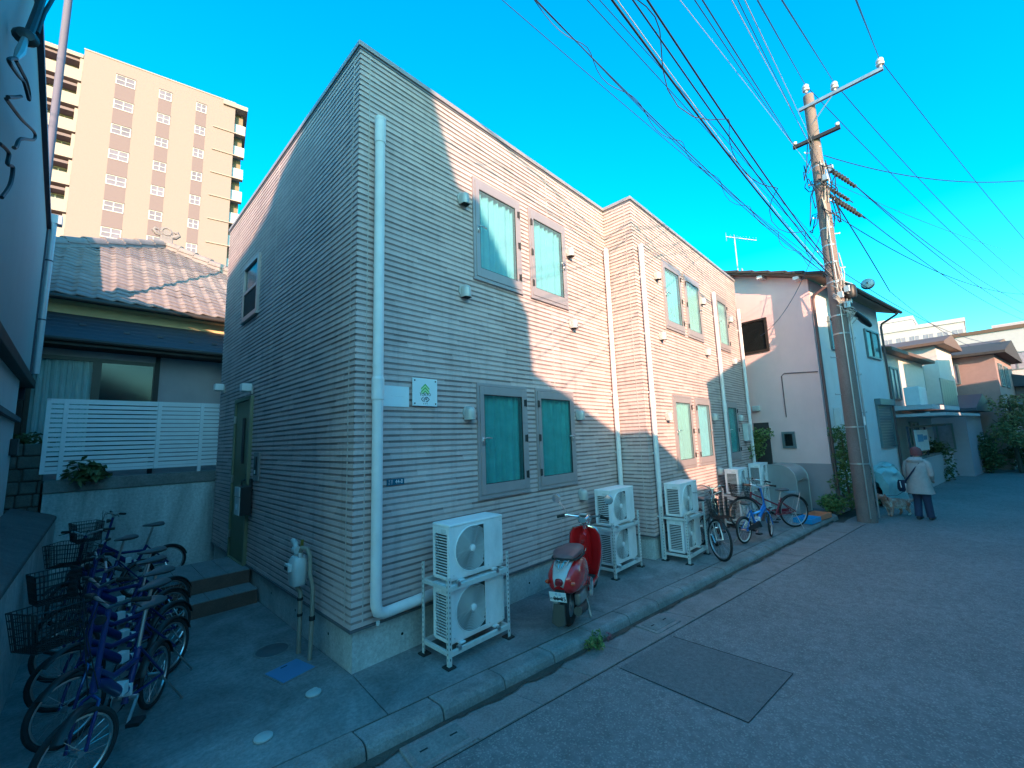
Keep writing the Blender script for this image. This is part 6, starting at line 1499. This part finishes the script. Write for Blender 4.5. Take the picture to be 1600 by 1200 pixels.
# porch rail and notice board
t = thing('porch_rail', 'dark steel porch frame beside the white house', 'railing', (17.6, -3.75, 0))
mb = MB(); mb.bar((0, 0.1, -0.1), (0, 0.1, 2.0), 0.06); mb.bar((0.0, 0.1, 2.0), (4.6, -0.95, 2.05), 0.07); mb.bar((1.9, -0.33, 0.7), (1.9, -0.33, 2.02), 0.05); mb.build('frame', 'left_trim', t)
mb = MB(); mb.bar((0.0, 0.1, 1.15), (1.9, -0.33, 1.15), 0.04); mb.build('mid_rail', 'drain_brown', t)
t = thing('notice_board', 'white notice board hung in the porch frame', 'sign', (18.4, -3.95, 1.55), R(-13))
mb = MB(); mb.box(-0.6, -0.02, -0.35, 0.75, 0.02, 0.35); mb.build('board', 'label_white', t)
mb = MB(); mb.box(-0.45, -0.026, -0.05, 0.15, -0.0205, 0.2); mb.box(0.2, -0.026, 0.0, 0.6, -0.0205, 0.15); mb.build('print', 'ink_blue', t)
t = thing('garden_wall', 'low white garden wall at the road behind the person', 'wall', (0,0,0))
mb = MB(); mb.bar((17.8, -3.75, 0.40), (25.5, -5.05, 0.42), 0.16, 1.06); mb.build('panel', 'far_white', t, bevel=0.01)
mb = MB(); mb.bar((17.8, -3.75, 0.95), (25.5, -5.05, 0.97), 0.20, 0.05); mb.build('coping', 'cap_concrete', t)
def house(name, label, loc, rz, W, D, Hh, wall, roof, rise, wins, over=0.35, side=None, axis='x', balc=None):
    t = thing(name, label, 'house', loc, R(rz))
    mb = MB(); mb.box(0, 0, -0.2, W, D, Hh); mb.build('wall', wall, t)
    if rise > 0:
        mb = MB()
        if axis == 'x': mb.prism([(-over, Hh-0.02), (D+over, Hh-0.02), (D+over, Hh+0.1), (D/2, Hh+rise), (-over, Hh+0.1)], -over, W+over, lambda u, v, w: (w, u, v))
        else: mb.prism([(-over, Hh-0.02), (W+over, Hh-0.02), (W+over, Hh+0.1), (W/2, Hh+rise), (-over, Hh+0.1)], -over, D+over, lambda u, v, w: (u, w, v))
        mb.build('roof', roof, t)
    else:
        mb = MB(); mb.box(-0.08, -0.08, Hh, W+0.08, D+0.08, Hh+0.25); mb.build('roof', roof, t)
    for (f_, a, b, c, d) in wins:   # f: 'f' front(-y) or 's' side(-x)
        def Q(u, w, z): return (u, w, z) if f_ == 'f' else (w, u, z)
        def bx(m_, u0, w0, z0, u1, w1, z1):
            p, q = Q(u0, w0, z0), Q(u1, w1, z1); m_.box(min(p[0], q[0]), min(p[1], q[1]), z0, max(p[0], q[0]), max(p[1], q[1]), z1)
        w = part('window', t); mb = MB(); e = 0.06
        for (u0, z0, u1, z1) in ((a, c, a+e, d), (b-e, c, b, d), (a+e, c, b-e, c+e), (a+e, d-e, b-e, d), ((a+b)/2-0.03, c+e, (a+b)/2+0.03, d-e)): bx(mb, u0, -0.05, z0, u1, -0.001, z1)
        mb.build('frame', 'alu_teal', w); mb = MB(); bx(mb, a+e, -0.02, c+e, b-e, -0.0015, d-e); mb.build('pane', 'far_glass', w)
    return t
hc = house('cream_house', 'cream two storey house with balcony beyond the white house', (17.9, -3.3, 0), -11, 5.6, 6, 4.7, 'cream_wall', 'roof_brown', 0.7, [('f', 0.5, 1.5, 3.0, 4.2), ('f', 2.0, 3.2, 0.9, 2.2), ('s', 0.5, 1.6, 3.2, 4.2)])
mb = MB(); mb.box(0.3, -1.0, 2.6, 4.8, -0.001, 2.75); bb = mb.build('balcony', 'far_white', hc)
for k in range(7):
    mb = MB(); mb.box(2.2+k*0.37, -1.0, 2.76, 2.2+k*0.37+0.35, -0.97, 3.75); mb.build('balcony_panel', 'alu_teal', bb)
mb = MB(); mb.box(0.5, -0.7, 2.76, 1.5, -0.3, 3.4); mb.build('air_conditioner', 'ac_white', bb, bevel=0.02)
mb = MB(); mb.box(-0.3, -1.4, 2.35, 5.8, -0.001, 2.45); mb.build('porch_roof', 'far_white', hc)
house('brown_house', 'brown two storey house with wide gable further down the street', (28.0, -6.9, 0), -11, 6, 5.2, 5.3, 'brown_wall', 'roof_dark', 0.9, [('s', 1.2, 2.9, 4.0, 5.0), ('s', 3.6, 4.6, 4.0, 4.9), ('s', 1.8, 3.2, 1.9, 3.0), ('f', 0.6, 1.8, 3.8, 4.9), ('f', 2.6, 3.8, 3.8, 4.9)], axis='y', over=0.4)
house('porch_house', 'low house with small teal gable porch in the shade', (24.0, -5.4, 0), -11, 3.6, 2.2, 2.6, 'far_mauve', 'canopy_blue', 0.75, [('s', 0.4, 1.4, 1.0, 2.1)], axis='y', over=0.4)
house('brown_annex', 'lower brown house at the right edge behind the pine', (33.5, -9.3, 0), -11, 6, 3.4, 4.0, 'brown_wall', 'canopy_blue', 0.8, [('s', 0.8, 1.8, 2.4, 3.3)], over=0.5)
house('stucco_house', 'pinkish stucco house with upper balcony behind the brown house', (35.5, -7.6, 0), -11, 6, 4.6, 6.6, 'pink_glow_wall', 'roof_brown', 0.7, [('s', 0.6, 1.8, 4.4, 5.6), ('s', 2.6, 3.8, 4.4, 5.6)], axis='y')
house('stucco_house', 'small cream house squeezed beside the cream balcony house', (24.6, -4.9, 0), -11, 3.2, 2.4, 5.6, 'cream_wall', 'roof_brown', 0.6, [('s', 0.5, 1.7, 3.6, 4.7)], axis='y')
house('stucco_house', 'pale three storey house rising above the brown roof', (42.0, -10.4, 0), -11, 6, 4.2, 8.4, 'far_white', 'roof_brown', 0.0, [('s', 0.6, 1.6, 5.6, 6.8), ('s', 2.4, 3.4, 5.6, 6.8)])
def block(name, label, loc, rz, W, D, Hh, wall, nx, nz, z0, dz, side=False):
    t = thing(name, label, 'building', loc, R(rz)); mb = MB(); mb.box(0, 0, 0, W, D, Hh); mb.build('wall', wall, t)
    mb = MB(); mb.box(-0.1, -0.1, Hh, W+0.1, D+0.1, Hh+0.4); mb.build('parapet', wall, t)
    mp = MB(); mp.box(-0.02, 0, 0, 0.0, D/nx*0.68, dz*0.5); me = mp.mesh('window', 'far_glass')
    mf = MB(); mf.box(-0.05, D/nx*0.32, 0, -0.02, D/nx*0.36, dz*0.5); mf2 = mf.mesh('mullion', 'far_white')
    for i in range(nx):
        for k in range(nz): o = mesh_obj('window', me, t, loc=(-0.001, D/nx*(i+0.16), z0+k*dz)); mesh_obj('mullion', mf2, o)
    return t
block('white_office', 'white office block with window grid over the far roofs', (60, -8.6, 0), -4, 12, 8.6, 12.4, 'far_white', 8, 4, 2.2, 2.7)
block('white_office', 'taller plain white block left of the window grid block', (66, -5.0, 0), -4, 10, 4.5, 14.6, 'far_white', 4, 3, 4, 3.2)
block('mauve_block', 'mauve grey flat building at the right picture edge', (58, -19.5, 0), -6, 12, 9.2, 11.0, 'far_mauve', 3, 2, 3.5, 3.4)
plant('pine_tree', 'yellowish clipped pine tree at the right edge of the street', 'tree', (26.2, -6.9, -0.1), [((rp.uniform(-.7, .7), rp.uniform(-.9, .8), z+rp.uniform(-.12, .12)), 0.32) for z in (1.5, 1.9, 2.3, 2.7, 3.1) for _ in range(5)], 3200, 0.07, 0.16, 'leaf_olive', [([(0, 0, 0), (0.1, 0.05, 1.2), (-0.08, 0, 2.2), (0.05, 0, 3.1)], 0.09), ([(0, 0, 1.3), (0.5, -0.5, 1.9)], 0.04), ([(0, 0, 1.6), (-0.4, 0.6, 2.3)], 0.04)], 31)
def hedge(label, loc, sx, sy, h, n, mt, seed):
    r_ = random.Random(seed); return plant('hedge_bush', label, 'shrub', loc, [((r_.uniform(-sx, sx), r_.uniform(-sy, sy), r_.uniform(.15, h)), 0.34) for _ in range(26)], n, 0.09, 0.20, mt, [([(0, 0, 0), (0.1, 0, h*0.7)], 0.05), ([(0, 0, 0), (-0.3, 0.2, h*0.6)], 0.04)], seed, group='dark bushes along the far street')
hedge('dark bush behind the low white garden wall', (23.6, -4.2, -0.1), 1.0, 0.4, 1.3, 1500, 'leaf_dark', 41)
hedge('dark bush at the road edge before the pine', (26.4, -5.6, -0.1), 0.7, 0.6, 1.5, 2000, 'leaf_dark', 42)
hedge('dark bush under the pine at the right edge', (27.5, -7.6, -0.1), 0.8, 0.9, 1.2, 2200, 'leaf_dark', 43)
hedge('dark bush in front of the low porch house', (22.0, -4.25, -0.1), 0.5, 0.25, 1.4, 1000, 'leaf_dark', 44)

# ================================================================== BUILDINGS ACROSS THE STREET (unseen behind the camera; rooflines shaped to cast the shade)
def street_block(name, label, sil, y0, y1, wall='occluder_wall'):
    t = thing(name, label, 'building', (0,0,0), 0, 'unseen shade casting buildings across the street behind the viewer')
    xs_ = [p[0] for p in sil]; poly = [(xs_[0], -0.12)]+sil+[(xs_[-1], -0.12)]
    mb = MB(); mb.prism(poly, y1+0.06, y1-0.06, lambda u, v, w: (u, w, v)); mb.build('front_wall', wall, t)
    lo = min(p[1] for p in sil)-0.6
    mb = MB(); mb.box(xs_[0], y0, -0.12, xs_[-1], y1-0.36, lo); mb.build('body', wall, t)
    for k in range(int((xs_[-1]-xs_[0])/2.2)):
        for z in (0.9, 3.4):
            if z+1.3 < lo:
                x = xs_[0]+0.6+k*2.2; mb = MB(); mb.box(x, y1+0.001, z, x+1.1, y1+0.03, z+1.2); w = mb.build('window', 'alu_teal', t); mb = MB(); mb.box(x+0.06, y1+0.0305, z+0.06, x+1.04, y1+0.036, z+1.14); mb.build('pane', 'far_glass', w)
    return t
street_block('shading_house', 'unseen house across the street with roofline shaped for the facade shadow', [(-16, 11.3), (-10, 11.25), (-8.9, 10.75), (-8.4, 10.62), (-8.04, 10.75), (-7.2, 10.62), (-7.1, 11.0), (-5.6, 11.0), (-5.4, 10.07), (-5.0, 8.95), (-4.65, 8.88), (-3.74, 7.5), (-3.68, 6.68), (-2.7, 6.28), (-1.5, 5.80), (0.15, 5.0), (1.0, 4.37), (1.9, 4.30)], -15, -9.0)
street_block('shading_house', 'second unseen house across the street with roofline shaped for the facade shadow', [(2.33, 4.87), (2.2, 4.9), (2.15, 6.45), (2.1, 6.6), (5.0, 7.44), (8.2, 7.6), (8.3, 9.6), (16, 9.6)][1:], -15, -9.0)
street_block('shading_house', 'unseen flat roofed house across the street further right with height set for shade', [(16.05, 7.0), (24, 7.0)], -17, -10.0)
street_block('shading_house', 'unseen plain house across the street near the bend with height set for shade', [(24.05, 7.2), (33, 7.2)], -22, -13.5)
# ================================================================== PERSON AND DOG
def skin_body(name, joints, edges, mt, parent, root=0, sub=2):
    me = bpy.data.meshes.new(name); me.from_pydata([j[0] for j in joints], edges, []); me.materials.append(MATS[mt])
    o = bpy.data.objects.new(name, me); COL.objects.link(o); o.parent = parent
    sk = o.modifiers.new('skin', 'SKIN'); sk.use_smooth_shade = True
    sv = me.skin_vertices[0].data if me.skin_vertices else None
    if sv is None:
        bmx = bmesh.new(); bmx.from_mesh(me); bmx.verts.layers.skin.verify(); bmx.to_mesh(me); bmx.free(); sv = me.skin_vertices[0].data
    for i, (p, r) in enumerate(joints):
        sv[i].radius = (r, r) if not isinstance(r, tuple) else r; sv[i].use_root = (i == root)
    sb = o.modifiers.new('sub', 'SUBSURF'); sb.levels = sub; sb.render_levels = sub
    return o
# local frame: +x is the walking direction (away from the camera), z up
P = thing('person', 'person in grey hooded coat and maroon knit hat walking a dog', 'person', (11.84, -3.77, -0.104), R(-20))
P.scale = (0.9, 0.88, 1.0)
J = [((0, 0, 0.86), 0.13), ((0.01, 0, 1.05), 0.135), ((0.03, 0, 1.24), 0.15), ((0.05, 0, 1.34), 0.08), ((0.08, 0, 1.41), 0.05), ((0.10, 0, 1.50), 0.085), ((0.10, 0, 1.57), 0.075),
     ((0.0, 0.09, 0.82), 0.095), ((0.06, 0.10, 0.47), 0.065), ((-0.02, 0.10, 0.10), 0.048), ((0.10, 0.11, 0.05), 0.04), ((0.16, 0.11, 0.04), 0.032),
     ((0.0, -0.09, 0.82), 0.095), ((0.03, -0.10, 0.46), 0.065), ((0.10, -0.10, 0.10), 0.048), ((0.22, -0.10, 0.05), 0.04), ((0.28, -0.10, 0.04), 0.032),
     ((0.03, 0.18, 1.29), 0.07), ((0.04, 0.25, 1.03), 0.052), ((0.18, 0.25, 0.86), 0.042), ((0.25, 0.24, 0.80), 0.035),
     ((0.03, -0.18, 1.29), 0.07), ((0.02, -0.25, 1.03), 0.052), ((0.16, -0.20, 0.92), 0.042), ((0.23, -0.17, 0.89), 0.035)]
Ed = [(0,1),(1,2),(2,3),(3,4),(4,5),(5,6),(0,7),(7,8),(8,9),(9,10),(10,11),(0,12),(12,13),(13,14),(14,15),(15,16),(2,17),(17,18),(18,19),(19,20),(2,21),(21,22),(22,23),(23,24)]
skin_body('body', J, Ed, 'skin', P)
def ell(cx, cy, z, rx, ry, n=22, wob=0.0, ph=0): return [(cx+rx*math.cos(2*math.pi*k/n)*(1+wob*math.sin(5*2*math.pi*k/n+ph)), cy+ry*math.sin(2*math.pi*k/n)*(1+wob*math.sin(5*2*math.pi*k/n+ph)), z) for k in range(n)]
mb = MB(); mb.loft([ell(-0.02, -0.01, 0.60, 0.205, 0.28, wob=0.06), ell(-0.01, 0, 0.72, 0.20, 0.265, wob=0.04), ell(0, 0, 0.88, 0.185, 0.24, wob=0.02), ell(0.01, 0, 1.02, 0.175, 0.225), ell(0.02, 0, 1.18, 0.18, 0.235), ell(0.03, 0, 1.29, 0.165, 0.235), ell(0.05, 0, 1.36, 0.12, 0.17), ell(0.07, 0, 1.40, 0.085, 0.10)]); mb.build('coat', 'coat', P, smooth=True)
for s, el_, wr in ((1, (0.04, 0.255, 1.03), (0.20, 0.25, 0.84)), (-1, (0.02, -0.255, 1.03), (0.18, -0.195, 0.91))):
    mb = MB(); mb.tube([(0.03, s*0.13, 1.31), (0.03, s*0.20, 1.27), (0.03, s*0.24, 1.14), el_, ((el_[0]+wr[0])/2, (el_[1]+wr[1])/2, (el_[2]+wr[2])/2), wr], [0.085, 0.09, 0.078, 0.07, 0.062, 0.055], 12); mb.build('sleeve', 'coat', P, smooth=True)
mb = MB(); mb.loft([ell(-0.03, 0, 1.30, 0.12, 0.17), ell(-0.04, 0, 1.36, 0.125, 0.175), ell(-0.01, 0, 1.42, 0.10, 0.13), ell(0.02, 0, 1.43, 0.06, 0.08)]); mb.build('hood', 'coat', P, smooth=True)
for s, pts in ((1, [(0.0, 0.09, 0.80), (0.06, 0.10, 0.47), (-0.02, 0.10, 0.07)]), (-1, [(0.0, -0.09, 0.80), (0.03, -0.10, 0.46), (0.10, -0.10, 0.07)])):
    mb = MB(); mb.tube([pts[0], tuple((Vector(pts[0])+Vector(pts[1]))/2), pts[1], tuple((Vector(pts[1])+Vector(pts[2]))/2), pts[2]], [0.115, 0.105, 0.088, 0.082, 0.078], 14); mb.build('trouser_leg', 'jeans', P, smooth=True)
    mb = MB(); f = Vector(pts[2]); mb.loft([[(f.x-0.07+0.27*u, f.y+w_*math.cos(a), 0.045+h_*math.sin(a)) for a in [2*math.pi*k/12 for k in range(12)]] for u, w_, h_ in ((0, 0.03, 0.035), (0.15, 0.045, 0.05), (0.5, 0.048, 0.045), (0.85, 0.045, 0.03), (1.0, 0.025, 0.018))]); mb.build('shoe', 'shoe', P, smooth=True)
mb = MB(); mb.loft([ell(0.10, 0, 1.455, 0.115, 0.105), ell(0.095, 0, 1.50, 0.128, 0.118), ell(0.09, 0, 1.56, 0.13, 0.12), ell(0.08, 0, 1.62, 0.11, 0.10), ell(0.07, 0, 1.655, 0.06, 0.055), ell(0.07, 0, 1.665, 0.01, 0.01)]); mb.build('knit_hat', 'knit', P, smooth=True)
mb = MB(); mb.tube([(0.16, -0.10, 1.33), (0.0, -0.14, 1.37), (-0.10, -0.10, 1.30), (-0.165, 0.02, 1.12), (-0.175, 0.14, 0.96), (-0.10, 0.24, 0.86)], 0.018, 8); mb.build('bag_strap', 'bag', P, smooth=True)
for s, hp in ((1, Vector((0.25, 0.24, 0.80))), (-1, Vector((0.23, -0.17, 0.89)))):
    mb = MB()
    mb.loft([[hp+Vector((-0.03+0.08*u, w_*math.cos(a), -0.03*u+h_*math.sin(a))) for a in [2*math.pi*k/10 for k in range(10)]] for u, w_, h_ in ((0, 0.022, 0.02), (0.5, 0.036, 0.018), (1, 0.034, 0.014))])
    for k in range(4):
        y = -0.027+0.018*k; L_ = (0.055, 0.065, 0.06, 0.045)[k]; b0_ = hp+Vector((0.045, y, -0.03)); mb.tube([b0_, b0_+Vector((L_*0.5, 0, -0.006)), b0_+Vector((L_*0.55, 0, -0.03)), b0_+Vector((L_*0.2, 0, -0.042))], [0.009, 0.0085, 0.008, 0.007], 7)
    mb.tube([hp+Vector((0.0, -s*0.03, -0.015)), hp+Vector((0.03, -s*0.052, -0.03)), hp+Vector((0.05, -s*0.04, -0.045))], [0.011, 0.01, 0.008], 7); mb.build('hand', 'skin', P, smooth=True)
t = thing('shoulder_bag', 'dark bag with pale straps hanging at the person left side', 'bag', (11.98, -3.52, 0.50), R(-20))
mb = MB(); mb.loft([ell(0, 0, 0.0, 0.06, 0.12), ell(0, 0, 0.06, 0.085, 0.15), ell(0, 0, 0.2, 0.08, 0.14), ell(0, 0, 0.27, 0.04, 0.12)]); mb.build('body', 'bag', t, smooth=True)
mb = MB(); mb.tube([(-0.09, -0.05, 0.2), (-0.10, -0.06, 0.05), (-0.095, -0.02, -0.02)], 0.012, 6); mb.tube([(-0.09, 0.05, 0.25), (-0.11, 0.03, 0.1)], 0.010, 6); mb.build('strap', 'label_white', t)
# dog: long low spaniel walking to the left, head turned away
D = thing('dog', 'tan and white long haired dog walking on a leash', 'dog', (12.15, -3.30, -0.104), R(140))
J = [((-0.24, 0, 0.31), 0.095), ((-0.10, 0, 0.31), 0.115), ((0.06, 0, 0.31), 0.12), ((0.20, 0, 0.34), 0.115), ((0.30, 0, 0.41), 0.075), ((0.37, 0, 0.48), 0.07), ((0.44, 0, 0.47), 0.055), ((0.51, 0, 0.44), 0.032),
     ((-0.33, 0.0, 0.33), 0.045), ((-0.42, 0.02, 0.36), 0.04), ((-0.49, 0.03, 0.34), 0.022),
     ((-0.22, 0.07, 0.27), 0.075), ((-0.19, 0.08, 0.17), 0.045), ((-0.26, 0.08, 0.11), 0.028), ((-0.25, 0.08, 0.03), 0.026), ((-0.21, 0.08, 0.02), 0.022),
     ((-0.24, -0.07, 0.27), 0.075), ((-0.17, -0.08, 0.17), 0.045), ((-0.22, -0.08, 0.11), 0.028), ((-0.19, -0.08, 0.03), 0.026), ((-0.15, -0.08, 0.02), 0.022),
     ((0.20, 0.07, 0.26), 0.06), ((0.21, 0.08, 0.14), 0.034), ((0.24, 0.08, 0.03), 0.027), ((0.28, 0.08, 0.02), 0.022),
     ((0.18, -0.07, 0.26), 0.06), ((0.15, -0.08, 0.14), 0.034), ((0.12, -0.08, 0.03), 0.027), ((0.16, -0.08, 0.02), 0.022)]
Ed = [(0,1),(1,2),(2,3),(3,4),(4,5),(5,6),(6,7),(0,8),(8,9),(9,10),(0,11),(11,12),(12,13),(13,14),(14,15),(0,16),(16,17),(17,18),(18,19),(19,20),(3,21),(21,22),(22,23),(23,24),(3,25),(25,26),(26,27),(27,28)]
skin_body('body', J, Ed, 'dog_tan', D)
for s in (-1, 1):
    mb = MB(); mb.loft([[(0.36+dx+r_*0.5*math.cos(a), s*(0.075+dy), z+r_*math.sin(a)) for a in [2*math.pi*k/10 for k in range(10)]] for dx, dy, z, r_ in ((0, 0, 0.53, 0.015), (-0.005, 0.02, 0.49, 0.045), (-0.01, 0.03, 0.44, 0.045), (-0.01, 0.025, 0.39, 0.02))]); mb.build('ear', 'dog_tan', D, smooth=True)
rf = random.Random(8); mb = MB()
for k in range(420):
    u = rf.uniform(-0.30, 0.26); a = rf.uniform(0, 2*math.pi); c_ = Vector((u, 0.105*math.cos(a), 0.31+0.11*math.sin(a))); d = Vector((-0.04, 0.012*math.cos(a), -0.05-0.02*abs(math.cos(a)))); sd = Vector((0.008, 0.006*math.sin(a), 0))
    mb.add([c_-sd, c_+sd, c_+d], [(0, 1, 2)])
mb.build('coat_hair', 'dog_white', D)
mb = MB(); mb.lathe([(0.0001, 0.0), (0.016, 0.004), (0.012, 0.014), (0.0001, 0.018)], c=(0.535, 0, 0.445), axis='x', n=10); mb.build('nose', 'black_plastic', D, smooth=True)
mb = MB(); mb.tube([(0.29+0.02*math.sin(a), 0.085*math.cos(a), 0.42+0.085*math.sin(a)) for a in [2*math.pi*k/18 for k in range(18)]], 0.010, 6, closed=True); mb.build('collar', 'lens_red', D)
t = thing('dog_leash', 'thin leash from the person hand to the dog', 'leash', (0,0,0))
mb = MB(); mb.tube([(12.12, -3.64, 0.74), (12.05, -3.55, 0.55), (11.97, -3.35, 0.40), (11.93, -3.12, 0.38)], 0.006, 5); mb.build('cord', 'bag', t, smooth=True)
